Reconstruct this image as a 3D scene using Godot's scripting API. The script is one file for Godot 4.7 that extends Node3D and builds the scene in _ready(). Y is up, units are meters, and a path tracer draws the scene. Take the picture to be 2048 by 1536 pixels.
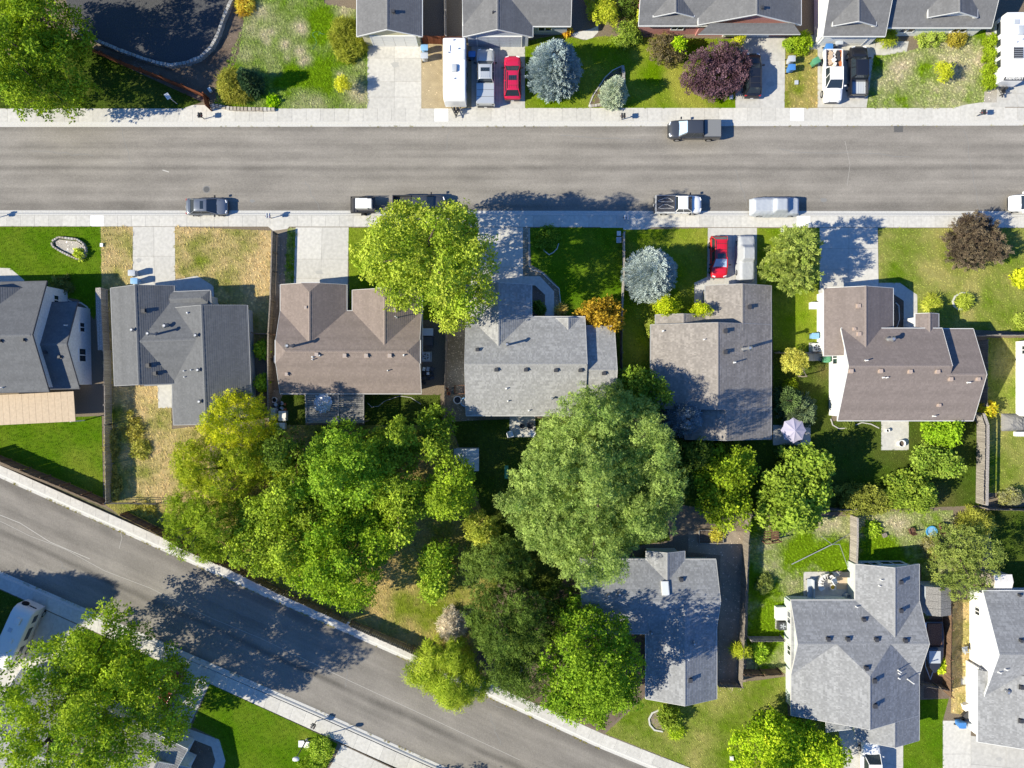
extends Node3D
# A residential block seen from a drone that hovers 76.8 m above it and looks straight down. East is +x, north is -z.
# Plan coordinates are survey units of 1/18.5 m counted from the plan's north-west corner (the drone hovers over 1024, 768);
# at() puts a point that was sighted from the drone at its true place for its real height above the ground.
const DRONE := 76.8
const UNIT := 18.5
const ROAD_Y := 0.0
const YARD_Y := 0.13
var rng := RandomNumberGenerator.new()
var names := {}
var M := {}
var sprigs := {}
var noise := FastNoiseLite.new()
var fine_noise := FastNoiseLite.new()

class MB:
	var v := PackedVector3Array()
	var n := PackedVector3Array()
	var u := PackedVector2Array()
	var c := PackedColorArray()
	var col := Color.WHITE
	func tn(a: Vector3, b: Vector3, d: Vector3, na: Vector3, nb: Vector3, nd: Vector3, ua := Vector2.ZERO, ub := Vector2.ZERO, ud := Vector2.ZERO) -> void:
		if (b - a).cross(d - a).dot(na + nb + nd) > 0.0:
			v.append(a); v.append(d); v.append(b); n.append(na); n.append(nd); n.append(nb); u.append(ua); u.append(ud); u.append(ub)
		else:
			v.append(a); v.append(b); v.append(d); n.append(na); n.append(nb); n.append(nd); u.append(ua); u.append(ub); u.append(ud)
		c.append(col); c.append(col); c.append(col)
	func t(a: Vector3, b: Vector3, d: Vector3, hint: Vector3, ua := Vector2.ZERO, ub := Vector2.ZERO, ud := Vector2.ZERO) -> void:
		var nn := (b - a).cross(d - a).normalized()
		if nn.dot(hint) < 0.0:
			nn = -nn
		tn(a, b, d, nn, nn, nn, ua, ub, ud)
	func q(a: Vector3, b: Vector3, d: Vector3, e: Vector3, hint: Vector3, ua := Vector2.ZERO, ub := Vector2.ZERO, ud := Vector2.ZERO, ue := Vector2.ZERO) -> void:
		t(a, b, d, hint, ua, ub, ud)
		t(a, d, e, hint, ua, ud, ue)
	func box(at: Vector3, s: Vector3, b := Basis()) -> void:
		var x := b.x * s.x * 0.5
		var y := b.y * s.y * 0.5
		var z := b.z * s.z * 0.5
		var su := Vector2(s.x, 0)
		for k in [[x, y, z, s.x, s.y, s.z], [y, z, x, s.y, s.z, s.x], [z, x, y, s.z, s.x, s.y]]:
			for sg in [-1.0, 1.0]:
				var o: Vector3 = at + k[0] * sg
				q(o - k[1] - k[2], o + k[1] - k[2], o + k[1] + k[2], o - k[1] + k[2], k[0] * sg, Vector2.ZERO, Vector2(k[4], 0), Vector2(k[4], k[5]), Vector2(0, k[5]))
	func rod(a: Vector3, b: Vector3, r0: float, r1: float, seg := 8, caps := true) -> void:
		var d := (b - a).normalized()
		var s := d.cross(Vector3.RIGHT if absf(d.x) < 0.8 else Vector3.UP).normalized()
		var w := d.cross(s)
		var ln := (b - a).length()
		for i in seg:
			var a0 := TAU * i / seg
			var a1 := TAU * (i + 1) / seg
			var e0 := s * cos(a0) + w * sin(a0)
			var e1 := s * cos(a1) + w * sin(a1)
			tn(a + e0 * r0, a + e1 * r0, b + e1 * r1, e0, e1, e1, Vector2(a0, 0), Vector2(a1, 0), Vector2(a1, ln))
			tn(a + e0 * r0, b + e1 * r1, b + e0 * r1, e0, e1, e0, Vector2(a0, 0), Vector2(a1, ln), Vector2(a0, ln))
			if caps:
				t(a, a + e0 * r0, a + e1 * r0, -d)
				t(b, b + e0 * r1, b + e1 * r1, d)
	func prism(pts: Array, ext: Vector3) -> void:   # a convex polygon pushed along ext
		var mid := Vector3.ZERO
		for p in pts: mid += p
		mid = mid / pts.size() + ext * 0.5
		for k in range(1, pts.size() - 1):
			t(pts[0], pts[k], pts[k + 1], -ext)
			t(pts[0] + ext, pts[k] + ext, pts[k + 1] + ext, ext)
		for k in pts.size():
			var p: Vector3 = pts[k]
			var r: Vector3 = pts[(k + 1) % pts.size()]
			q(p, r, r + ext, p + ext, (p + r + ext) * 0.5 - mid)
	func loft(rings: Array, caps := true) -> void:   # closed rings of equal size, smooth
		var m: int = rings[0].size()
		var mids := []
		for r in rings:
			var s := Vector3.ZERO
			for p in r: s += p
			mids.append(s / m)
		var nn := []
		for i in rings.size():
			var row := []
			for j in m:
				var tu: Vector3 = rings[i][(j + 1) % m] - rings[i][(j + m - 1) % m]
				var tw: Vector3 = rings[mini(i + 1, rings.size() - 1)][j] - rings[maxi(i - 1, 0)][j]
				var o := tu.cross(tw).normalized()
				if o.dot(rings[i][j] - mids[i]) < 0.0: o = -o
				row.append(o)
			nn.append(row)
		for i in rings.size() - 1:
			for j in m:
				var k := (j + 1) % m
				tn(rings[i][j], rings[i][k], rings[i + 1][k], nn[i][j], nn[i][k], nn[i + 1][k])
				tn(rings[i][j], rings[i + 1][k], rings[i + 1][j], nn[i][j], nn[i + 1][k], nn[i + 1][j])
		if caps:
			for e in [0, rings.size() - 1]:
				var h: Vector3 = mids[e] - mids[1 if e == 0 else e - 1]
				for j in m:
					t(mids[e], rings[e][j], rings[e][(j + 1) % m], h)
	func mesh() -> ArrayMesh:
		var a := []
		a.resize(Mesh.ARRAY_MAX)
		a[Mesh.ARRAY_VERTEX] = v
		a[Mesh.ARRAY_NORMAL] = n
		a[Mesh.ARRAY_TEX_UV] = u
		a[Mesh.ARRAY_COLOR] = c
		var m := ArrayMesh.new()
		m.add_surface_from_arrays(Mesh.PRIMITIVE_TRIANGLES, a)
		return m

func at(px: float, py: float, h := 0.0, y = null) -> Vector3:
	var k := (DRONE - h) / (DRONE * UNIT)
	return Vector3((px - 1024.0) * k, h if y == null else y, (py - 768.0) * k)

func numbered(called: String, under = null) -> String:
	var key := [under.get_instance_id() if under else 0, called]
	var k: int = names.get(key, 0)
	names[key] = k + 1
	return called if k == 0 else "%s_%03d" % [called, k]

func tag(o: Node3D, label: String, category: String, group := "", kind := "") -> Node3D:
	if label: o.set_meta("label", label)
	if category: o.set_meta("category", category)
	if group: o.set_meta("group", group)
	if kind: o.set_meta("kind", kind)
	return o

func thing(called: String, label: String, category: String, where := Vector3.ZERO, turn := 0.0, group := "", kind := "") -> Node3D:
	var o := Node3D.new()
	o.name = numbered(called)
	add_child(o, true)
	o.position = where
	o.rotation.y = turn
	return tag(o, label, category, group, kind)

func inst(called: String, m: Mesh, mat: Material, under: Node3D, x := Transform3D()) -> MeshInstance3D:
	var o := MeshInstance3D.new()
	o.name = numbered(called, under)
	o.mesh = m
	o.material_override = mat
	o.transform = x
	under.add_child(o, true)
	return o

func part(called: String, b: MB, mat: Material, under: Node3D, where := Vector3.ZERO) -> MeshInstance3D:
	return inst(called, b.mesh(), mat, under, Transform3D(Basis(), where))

func boxpart(called: String, c: Vector3, s: Vector3, mat: Material, under: Node3D, b := Basis()) -> MeshInstance3D:
	var m := MB.new()
	m.box(Vector3.ZERO, s)
	return inst(called, m.mesh(), mat, under, Transform3D(b, c))

func rodpart(called: String, a: Vector3, b: Vector3, r: float, mat: Material, under: Node3D, r1 := -1.0, seg := 8) -> MeshInstance3D:
	var m := MB.new()
	m.rod(a, b, r, r if r1 < 0 else r1, seg)
	return part(called, m, mat, under)

func lin(r: float, g: float, b: float) -> Color:
	return Color(r, g, b).linear_to_srgb()

func mat(r: float, g: float, b: float, rough := 0.9, tex: Texture2D = null, scale := 1.0, metal := 0.0) -> StandardMaterial3D:
	var m := StandardMaterial3D.new()
	m.albedo_color = lin(r, g, b)
	m.roughness = rough
	m.metallic = metal
	if tex:
		m.albedo_texture = tex
		m.uv1_scale = Vector3.ONE * scale
	if rough > 0.6:
		m.metallic_specular = 0.25
	return m

func vmat(rough := 0.9, tex: Texture2D = null, scale := 1.0, back := 0.0) -> StandardMaterial3D:
	var m := mat(1, 1, 1, rough, tex, scale)
	m.vertex_color_use_as_albedo = true
	if back > 0.0:
		m.backlight_enabled = true
		m.backlight = Color(back, back, back * 0.5)
	return m

func tri_mat(r: float, g: float, b: float, tex: Texture2D, scale: float, rough := 0.9) -> StandardMaterial3D:
	var m := mat(r, g, b, rough, tex, scale)
	m.uv1_triplanar = true
	m.uv1_world_triplanar = true
	return m

func img_tex(w: int, h: int, f: Callable) -> ImageTexture:
	var im := Image.create_empty(w, h, false, Image.FORMAT_RGB8)
	for y in h:
		for x in w:
			im.set_pixel(x, y, f.call(x, y))
	return ImageTexture.create_from_image(im)

func grey(k: float) -> Color:
	return Color(k, k, k)

func noise_tex(size: int, freq: float, lo: float, hi: float, sd: int, oct := 4) -> ImageTexture:   # grey, seamless
	var f := FastNoiseLite.new()
	f.seed = sd
	f.frequency = freq
	f.fractal_octaves = oct
	var im := f.get_seamless_image(size, size)
	im.convert(Image.FORMAT_RGB8)
	for y in size:
		for x in size:
			im.set_pixel(x, y, grey(lerpf(lo, hi, im.get_pixel(x, y).r)))
	return ImageTexture.create_from_image(im)

func make_materials() -> void:
	noise.seed = 11
	noise.frequency = 0.16
	noise.fractal_octaves = 4
	fine_noise.seed = 5
	fine_noise.frequency = 1.1
	fine_noise.fractal_octaves = 3
	rng.seed = 77
	var r := RandomNumberGenerator.new()
	r.seed = 3
	# shingles: courses of tabs, every tab its own tone; 3.6 m x 2.4 m
	var rows := []
	for k in 16:
		var row := PackedFloat32Array()
		while row.size() < 256:
			var tone := pow(r.randf_range(0.0, 1.0), 1.4) * 0.13 + 0.78
			for w in r.randi_range(6, 18): row.append(tone)
		rows.append(row)
	var shingle := img_tex(256, 256, func(x, y): return grey(clampf(rows[y / 16][x] + r.randf_range(-0.06, 0.06), 0, 1)))
	var shingle_soft := img_tex(256, 256, func(x, y): return grey(clampf(0.80 + (rows[y / 16][x] - 0.84) * 0.5 + r.randf_range(-0.06, 0.06), 0, 1)))
	var grain := noise_tex(512, 0.05, 0.62, 1.0, 8, 5)
	var stain := noise_tex(512, 0.03, 0.89, 1.0, 21, 6)
	var speck := img_tex(256, 256, func(_x, _y): return grey(clampf(0.8 + r.randfn(0.0, 0.11), 0.3, 1.0)))
	var wood := noise_tex(256, 0.03, 0.55, 1.0, 33, 4)
	M.grain = grain
	M.speck = speck
	for key in ["slate", "grey_soft", "brown", "taupe", "pale", "weathered", "blue_grey", "north_grey"]:
		var c: Array = {"slate": [0.25, 0.255, 0.262, 1], "grey_soft": [0.25, 0.255, 0.262, 1], "brown": [0.40, 0.325, 0.285, 1], "taupe": [0.37, 0.31, 0.285, 1], "pale": [0.48, 0.475, 0.465, 0],
			"weathered": [0.42, 0.38, 0.345, 0], "blue_grey": [0.415, 0.42, 0.43, 0], "north_grey": [0.29, 0.29, 0.295, 1]}[key]
		var m := mat(c[0] * 1.02, c[1] * 1.02, c[2] * 1.02, 0.95, shingle_soft if c[3] else shingle)
		m.uv1_scale = Vector3(1 / 3.6, 1 / 3.2, 1)
		m.vertex_color_use_as_albedo = true
		M["roof_" + key] = m
		M["cap_" + key] = mat(c[0] * 1.1, c[1] * 1.1, c[2] * 1.1, 0.95, speck, 0.5)
	M.stain = mat(0.42, 0.41, 0.385)
	M.road_stain = mat(0.24, 0.235, 0.225)
	M.fence_white = [mat(0.72, 0.70, 0.66), mat(0.66, 0.63, 0.59), mat(0.78, 0.76, 0.73)]
	M.white = mat(0.78, 0.78, 0.77, 0.6)
	M.trim = mat(0.72, 0.72, 0.70, 0.6)
	M.trim_grey = mat(0.36, 0.36, 0.36, 0.7)
	M.trim_dark = mat(0.10, 0.10, 0.11, 0.7)
	M.trim_soft = mat(0.55, 0.54, 0.52, 0.7)
	M.vent_taupe = mat(0.42, 0.33, 0.28, 0.8)
	M.vent_brown = mat(0.42, 0.35, 0.31, 0.8)
	M.white_wall = tri_mat(0.86, 0.86, 0.85, stain, 0.2, 0.7)
	M.pale_wall = tri_mat(0.62, 0.66, 0.66, stain, 0.2, 0.7)
	M.cream_wall = tri_mat(0.66, 0.62, 0.42, stain, 0.2, 0.7)
	M.grey_wall = tri_mat(0.42, 0.45, 0.5, stain, 0.2, 0.7)
	M.blue_wall = tri_mat(0.5, 0.55, 0.63, stain, 0.2, 0.7)
	M.tan_wall = tri_mat(0.5, 0.45, 0.37, stain, 0.2, 0.7)
	M.sage_wall = tri_mat(0.62, 0.70, 0.66, stain, 0.2, 0.7)
	M.red_wall = tri_mat(0.55, 0.27, 0.25, stain, 0.2, 0.7)
	M.concrete = []
	for k in [1.0, 0.955, 1.035, 0.92, 0.985]:
		M.concrete.append(tri_mat(0.64 * k, 0.615 * k, 0.56 * k, stain, 0.13, 0.9))
	M.new_concrete = tri_mat(0.92, 0.9, 0.87, stain, 0.13, 0.9)
	M.old_concrete = []
	for k in [1.0, 0.97, 0.93]:
		M.old_concrete.append(tri_mat(0.585 * k, 0.565 * k, 0.52 * k, stain, 0.11, 0.9))
	M.kerb = tri_mat(0.63, 0.612, 0.57, stain, 0.3, 0.9)
	M.joint = mat(0.40, 0.38, 0.345)
	M.grass = vmat(0.85, speck, 0.9)
	M.blade = vmat(0.7, null, 1.0, 0.5)
	M.grit = vmat(0.9)
	M.leaf = vmat(0.55, null, 1.0, 0.8)
	M.leaf.metallic_specular = 0.12
	M.blade.metallic_specular = 0.08
	M.grass.metallic_specular = 0.05
	M.needle = vmat(0.7, null, 1.0, 0.15)
	M.bark = tri_mat(0.2, 0.155, 0.12, wood, 0.8, 0.95)
	M.pale_bark = tri_mat(0.42, 0.36, 0.3, wood, 0.8, 0.95)
	M.fence_grey = []
	M.fence_brown = []
	M.fence_red = []
	M.fence_pale = []
	for k in [1.0, 0.86, 1.12]:
		M.fence_grey.append(tri_mat(0.40 * k, 0.345 * k, 0.29 * k, wood, 0.9, 0.95))
		M.fence_brown.append(tri_mat(0.36 * k, 0.23 * k, 0.15 * k, wood, 0.9, 0.95))
		M.fence_red.append(tri_mat(0.32 * k, 0.115 * k, 0.06 * k, wood, 0.9, 0.95))
		M.fence_pale.append(tri_mat(0.62 * k, 0.56 * k, 0.50 * k, wood, 0.9, 0.95))
	M.stone = []
	for k in [1.0, 0.85, 1.12]:
		M.stone.append(tri_mat(0.62 * k, 0.60 * k, 0.56 * k, grain, 1.1, 0.95))
	M.pale_stone = [tri_mat(0.7, 0.64, 0.56, grain, 1.1), tri_mat(0.62, 0.55, 0.46, grain, 1.1), tri_mat(0.78, 0.74, 0.68, grain, 1.1)]
	M.glass = mat(0.025, 0.035, 0.045, 0.06)
	M.glass.metallic_specular = 0.7
	M.rubber = mat(0.02, 0.02, 0.022, 0.9)
	M.rim = mat(0.55, 0.55, 0.56, 0.35, null, 1.0, 0.8)
	M.black = mat(0.015, 0.015, 0.017, 0.5)
	M.dark_metal = mat(0.05, 0.05, 0.055, 0.5)
	M.metal = mat(0.55, 0.56, 0.58, 0.4, null, 1.0, 0.7)
	M.chrome = mat(0.8, 0.8, 0.8, 0.15, null, 1.0, 1.0)
	M.lamp = mat(0.8, 0.82, 0.85, 0.1)
	M.tail = mat(0.5, 0.01, 0.01, 0.2)
	M.bin_blue = mat(0.06, 0.22, 0.55, 0.55)
	M.bin_light_blue = mat(0.22, 0.42, 0.66, 0.55)
	M.bin_grey = mat(0.45, 0.48, 0.52, 0.6)
	M.bin_green = mat(0.1, 0.32, 0.17, 0.6)
	M.beige_metal = tri_mat(0.54, 0.405, 0.265, stain, 0.15, 0.6)
	M.tarp = mat(0.5, 0.54, 0.6, 0.55)
	M.pool_blue = mat(0.08, 0.35, 0.7, 0.4)
	M.terracotta = mat(0.5, 0.17, 0.07, 0.8)
	M.brown_wood = tri_mat(0.28, 0.15, 0.1, wood, 0.9, 0.9)
	M.deck_wood = [tri_mat(0.36, 0.34, 0.31, wood, 0.9), tri_mat(0.30, 0.285, 0.265, wood, 0.9), tri_mat(0.42, 0.40, 0.37, wood, 0.9)]
	M.tan = mat(0.55, 0.42, 0.3, 0.8)
	M.yellow = mat(0.8, 0.5, 0.02, 0.5)
	M.cushion = mat(0.75, 0.72, 0.68, 0.9)
	M.shaded_cloth = mat(0.44, 0.41, 0.52, 0.8)  # umbrella cloth; the shade it stands in is put into the colour

func paint(r: float, g: float, b: float, metal := 0.0) -> StandardMaterial3D:
	var m := mat(r, g, b, 0.35, null, 1.0, metal)
	m.clearcoat_enabled = true
	m.clearcoat = 0.8
	m.clearcoat_roughness = 0.06
	return m

# ---------- ground ----------
func plan(flat: Array, h := 0.0, y := 0.0) -> PackedVector2Array:   # survey pairs -> world x, z
	var o := PackedVector2Array()
	for k in range(0, flat.size(), 2):
		var p := at(flat[k], flat[k + 1], h)
		o.append(Vector2(p.x, p.z))
	return o

func sheet(poly: PackedVector2Array, y: float, skirt := 0.0) -> MB:
	var b := MB.new()
	var idx := Geometry2D.triangulate_polygon(poly)
	for k in range(0, idx.size(), 3):
		var p := [poly[idx[k]], poly[idx[k + 1]], poly[idx[k + 2]]]
		b.t(Vector3(p[0].x, y, p[0].y), Vector3(p[1].x, y, p[1].y), Vector3(p[2].x, y, p[2].y), Vector3.UP, p[0], p[1], p[2])
	if skirt > 0.0:
		var turn := 1.0 if not Geometry2D.is_polygon_clockwise(poly) else -1.0
		for k in poly.size():
			var p := poly[k]
			var r := poly[(k + 1) % poly.size()]
			var o := Vector3(r.y - p.y, 0, p.x - r.x) * turn
			b.q(Vector3(p.x, y, p.y), Vector3(r.x, y, r.y), Vector3(r.x, y - skirt, r.y), Vector3(p.x, y - skirt, p.y), o, p, r, r, p)
	return b

func ground_piece(called: String, label: String, category: String, poly: PackedVector2Array, y: float, m: Material, skirt := 0.0) -> MeshInstance3D:
	var o := part(called, sheet(poly, y, skirt), m, self)
	tag(o, label, category, "", "structure")
	if category != "ground": paved.append(poly)
	return o

var paved := []   # nothing grows through these

func is_paved(w: Vector2) -> bool:
	for p in paved:
		if Geometry2D.is_point_in_polygon(w, p): return true
	return false

const KIND := {   # linear colours: growing, dead; how dry; how patchy; blade height, tufts per square metre
	"lush": [Color(0.125, 0.255, 0.010), Color(0.28, 0.34, 0.04), 0.20, 0.5, 0.09, 26],
	"green": [Color(0.18, 0.31, 0.006), Color(0.46, 0.46, 0.08), 0.30, 0.55, 0.09, 24],
	"patchy": [Color(0.175, 0.285, 0.015), Color(0.50, 0.46, 0.15), 0.36, 0.75, 0.10, 24],
	"meadow": [Color(0.18, 0.32, 0.010), Color(0.70, 0.60, 0.42), 0.08, 0.42, 0.15, 24],
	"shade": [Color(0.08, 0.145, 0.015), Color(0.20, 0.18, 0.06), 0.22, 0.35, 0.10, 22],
	"weedy": [Color(0.20, 0.33, 0.012), Color(0.70, 0.60, 0.42), 0.30, 0.85, 0.16, 22],
	"dry": [Color(0.25, 0.31, 0.03), Color(0.64, 0.48, 0.20), 0.60, 0.9, 0.13, 20],
	"straw": [Color(0.26, 0.31, 0.04), Color(0.76, 0.57, 0.28), 0.72, 0.85, 0.15, 12],
	"dirt": [Color(0.34, 0.28, 0.21), Color(0.50, 0.41, 0.31), 0.5, 0.9, 0.0, 0],
	"sand": [Color(0.60, 0.48, 0.29), Color(0.68, 0.55, 0.35), 0.5, 0.9, 0.0, 0],
	"bark": [Color(0.20, 0.145, 0.11), Color(0.30, 0.235, 0.18), 0.5, 0.9, 0.0, 0],
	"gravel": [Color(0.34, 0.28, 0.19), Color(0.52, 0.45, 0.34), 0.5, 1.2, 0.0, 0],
	"stones": [Color(0.6, 0.55, 0.47), Color(0.76, 0.7, 0.6), 0.5, 1.2, 0.0, 0],
}

func cover_color(k: Array, p: Vector2, spots: Array) -> Array:
	var d: float = k[2] + k[3] * (noise.get_noise_2d(p.x, p.y) * 0.9 + fine_noise.get_noise_2d(p.x, p.y) * 0.35)
	for s in spots:   # [x, z, radius, how much drier]
		var r: float = Vector2(s[0], s[1]).distance_to(p) / s[2]
		if r < 2.2:
			d += s[3] * exp(-r * r * 1.3)
	d = clampf(d, 0.0, 1.0)
	var c: Color = k[0].lerp(k[1], d)
	var tone := 1.0 + 0.22 * fine_noise.get_noise_2d(p.x * 1.7 + 50.0, p.y * 1.7)
	return [Color(c.r * tone, c.g * tone, c.b * tone), d]

func lawn(called: String, label: String, flat: Array, kind: String, y := 0.145, spots := [], step := 0.42) -> Node3D:
	var poly := plan(flat)
	var k: Array = KIND[kind]
	var sp := []
	for s in spots:
		var w := at(s[0], s[1])
		sp.append([w.x, w.z, s[2] / UNIT, s[3]])
	var lo := poly[0]
	var hi := poly[0]
	for p in poly:
		lo = lo.min(p)
		hi = hi.max(p)
	var b := MB.new()
	var nx := int(ceil((hi.x - lo.x) / step))
	var nz := int(ceil((hi.y - lo.y) / step))
	var tufts := []
	var inside := []
	var shade := []
	for i in nx + 1:
		var ra := []
		var rc := []
		for j in nz + 1:
			var p := lo + Vector2(i, j) * step
			ra.append(Geometry2D.is_point_in_polygon(p, poly))
			rc.append(cover_color(k, p, sp)[0])
		inside.append(ra)
		shade.append(rc)
	for i in nx:
		for j in nz:
			var p := lo + Vector2(i, j) * step
			var n_in: int = int(inside[i][j]) + int(inside[i + 1][j]) + int(inside[i][j + 1]) + int(inside[i + 1][j + 1])
			var cell := PackedVector2Array([p, p + Vector2(step, 0), p + Vector2(step, step), p + Vector2(0, step)])
			if n_in == 4:
				var cs: Array = [shade[i][j], shade[i + 1][j], shade[i + 1][j + 1], shade[i][j + 1]]
				for tr in [[0, 1, 2], [0, 2, 3]]:
					for m in [tr[0], tr[1], tr[2]]:
						b.v.append(Vector3(cell[m].x, y, cell[m].y))
						b.n.append(Vector3.UP)
						b.u.append(cell[m])
						b.c.append(cs[m])
			else:
				for piece in Geometry2D.intersect_polygons(poly, cell):
					var idx := Geometry2D.triangulate_polygon(piece)
					b.col = shade[i][j]
					for m in range(0, idx.size(), 3):
						var a := piece[idx[m]]
						var e := piece[idx[m + 1]]
						var f := piece[idx[m + 2]]
						b.t(Vector3(a.x, y, a.y), Vector3(e.x, y, e.y), Vector3(f.x, y, f.y), Vector3.UP, a, e, f)
			if n_in >= 2 and k[5] > 0:
				var c_n := int(k[5] * step * step + rng.randf())
				for m in c_n:
					var w := p + Vector2(rng.randf(), rng.randf()) * step
					if n_in < 4 and not Geometry2D.is_point_in_polygon(w, poly) or is_paved(w): continue
					tufts.append(w + Vector2(rng.randf_range(-0.09, 0.09), rng.randf_range(-0.09, 0.09)))
	var o := part(called, b, M.grass, self)
	var litter := {"straw": 9, "dirt": 9, "bark": 10, "gravel": 26, "stones": 26, "shade": 2, "dry": 3, "weedy": 3, "sand": 4}
	if litter.has(kind):   # pebbles, chips and fallen leaves
		var xs := []
		var cs := []
		var n := int((hi.x - lo.x) * (hi.y - lo.y) * litter[kind])
		for m in n:
			var w := Vector2(rng.randf_range(lo.x, hi.x), rng.randf_range(lo.y, hi.y))
			if not Geometry2D.is_point_in_polygon(w, poly) or is_paved(w): continue
			var c: Color = cover_color(k, w, sp)[0]
			var tone := rng.randf_range(0.45, 1.75)
			var s := rng.randf_range(0.03, 0.10) if kind in ["gravel", "stones", "dirt"] else rng.randf_range(0.03, 0.075)
			xs.append(Transform3D(Basis(Vector3.UP, rng.randf() * TAU).scaled(Vector3(s, s * rng.randf_range(0.3, 0.9), s * rng.randf_range(0.5, 1.0))), Vector3(w.x, y, w.y)))
			cs.append(Color(c.r * tone, c.g * tone * 0.97, c.b * tone))
		if xs.size(): swarm("litter", "flake", xs, cs, o, M.grit)
	tag(o, label, "lawn" if k[5] > 0 else "ground", "", "structure")
	if tufts.size():
		var mm := MultiMesh.new()
		mm.transform_format = MultiMesh.TRANSFORM_3D
		mm.use_colors = true
		mm.mesh = sprigs.tuft
		mm.instance_count = tufts.size()
		for m in tufts.size():
			var w: Vector2 = tufts[m]
			var cd := cover_color(k, w, sp)
			var c: Color = cd[0]
			var tone := rng.randf_range(0.72, 1.4)
			var s: float = k[4] / 0.1 * rng.randf_range(0.6, 1.25)
			mm.set_instance_transform(m, Transform3D(Basis(Vector3.UP, rng.randf() * TAU).scaled(Vector3(s, s * 0.8, s)), Vector3(w.x, y, w.y)))
			mm.set_instance_color(m, Color(c.r * tone, c.g * tone, c.b * tone))
		var g := MultiMeshInstance3D.new()
		g.name = "grass_blades"
		g.multimesh = mm
		g.material_override = M.blade
		g.set_meta("kind", "stuff")
		o.add_child(g)
	return o

func slabs(called: String, label: String, category: String, quad: Array, nx: int, nz: int, mats: Array, y: float, odd := {}, gap := 0.018, rows := []) -> Node3D:
	# a paved strip of separate concrete slabs: quad = four survey corners (clockwise from north-west)
	var p := plan(quad)
	paved.append(p)
	var o := thing(called, label, category, Vector3.ZERO, 0.0, "", "structure")
	var bed := sheet(p, y - 0.02, 0.1)
	part("bedding", bed, M.joint, o)
	for i in nx:
		for j in nz:
			var c := []
			var z0: float = rows[j] if rows else float(j) / nz
			var z1: float = rows[j + 1] if rows else float(j + 1) / nz
			for e in [[i, z0], [i + 1, z0], [i + 1, z1], [i, z1]]:
				c.append(p[0].lerp(p[1], float(e[0]) / nx).lerp(p[3].lerp(p[2], float(e[0]) / nx), e[1]))
			var mid: Vector2 = (c[0] + c[1] + c[2] + c[3]) / 4.0
			var b := MB.new()
			var lift := rng.randf_range(0.0, 0.004)
			var f := []
			for e in c:
				var d: Vector2 = (mid - e)
				d = Vector2(signf(d.x) * minf(absf(d.x), gap * 0.5), signf(d.y) * minf(absf(d.y), gap * 0.5)) if absf(d.x) > 0.05 and absf(d.y) > 0.05 else d.normalized() * gap * 0.5
				f.append(Vector3(e.x + d.x - mid.x, lift, e.y + d.y - mid.y))
			b.q(f[0], f[1], f[2], f[3], Vector3.UP)
			for e in 4:
				var a: Vector3 = f[e]
				var g: Vector3 = f[(e + 1) % 4]
				b.q(a, g, g - Vector3(0, 0.03, 0), a - Vector3(0, 0.03, 0), (a + g))
			var m: Material = mats[rng.randi() % mats.size()]
			if odd.has(i): m = odd[i]
			part("slab", b, m, o, Vector3(mid.x, y, mid.y))
	return o

func asphalt(dark: Array, sd: int, base: float, warm: float) -> StandardMaterial3D:   # wheel tracks and seams run along the road; dark = [place across, width, how dark]
	var f := FastNoiseLite.new()
	f.seed = sd
	f.frequency = 0.02
	f.fractal_octaves = 4
	var r := RandomNumberGenerator.new()
	r.seed = sd
	var paint_at := func(x, y):
		var v: float = y / 160.0
		var k: float = 0.86 + f.get_noise_2d(x * 0.16, y * 5.0) * 0.045 + f.get_noise_2d(x * 0.5, y * 1.2 + 300.0) * 0.07 + r.randfn(0.0, 0.03)
		for d in dark:
			var wob: float = f.get_noise_2d(x * 0.25 + d[0] * 900.0, 77.0) * 0.012
			k -= 0.8 * d[2] * exp(-pow((v - d[0] + wob) / d[1], 2.0)) * (1.0 + 0.5 * f.get_noise_2d(x * 0.6, d[0] * 500.0))
		k = clampf(k, 0.1, 1.0)
		return Color(k, k * (1.0 - 0.02 * warm), k * (1.0 - 0.05 * warm))
	var tex := img_tex(1536, 160, paint_at)
	return mat(base, base * 0.985, base * 0.965, 0.92, tex)

func road(called: String, label: String, quad: Array, m: Material) -> Node3D:
	var p := plan(quad)
	var b := MB.new()
	var n := 12
	for i in n:
		var a := p[0].lerp(p[1], float(i) / n)
		var e := p[0].lerp(p[1], float(i + 1) / n)
		var f := p[3].lerp(p[2], float(i + 1) / n)
		var g := p[3].lerp(p[2], float(i) / n)
		b.q(Vector3(a.x, 0, a.y), Vector3(e.x, 0, e.y), Vector3(f.x, 0, f.y), Vector3(g.x, 0, g.y), Vector3.UP, Vector2(float(i) / n, 0), Vector2(float(i + 1) / n, 0), Vector2(float(i + 1) / n, 1), Vector2(float(i) / n, 1))
	var o := part(called, b, m, self)
	return tag(o, label, "street", "", "structure")

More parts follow.
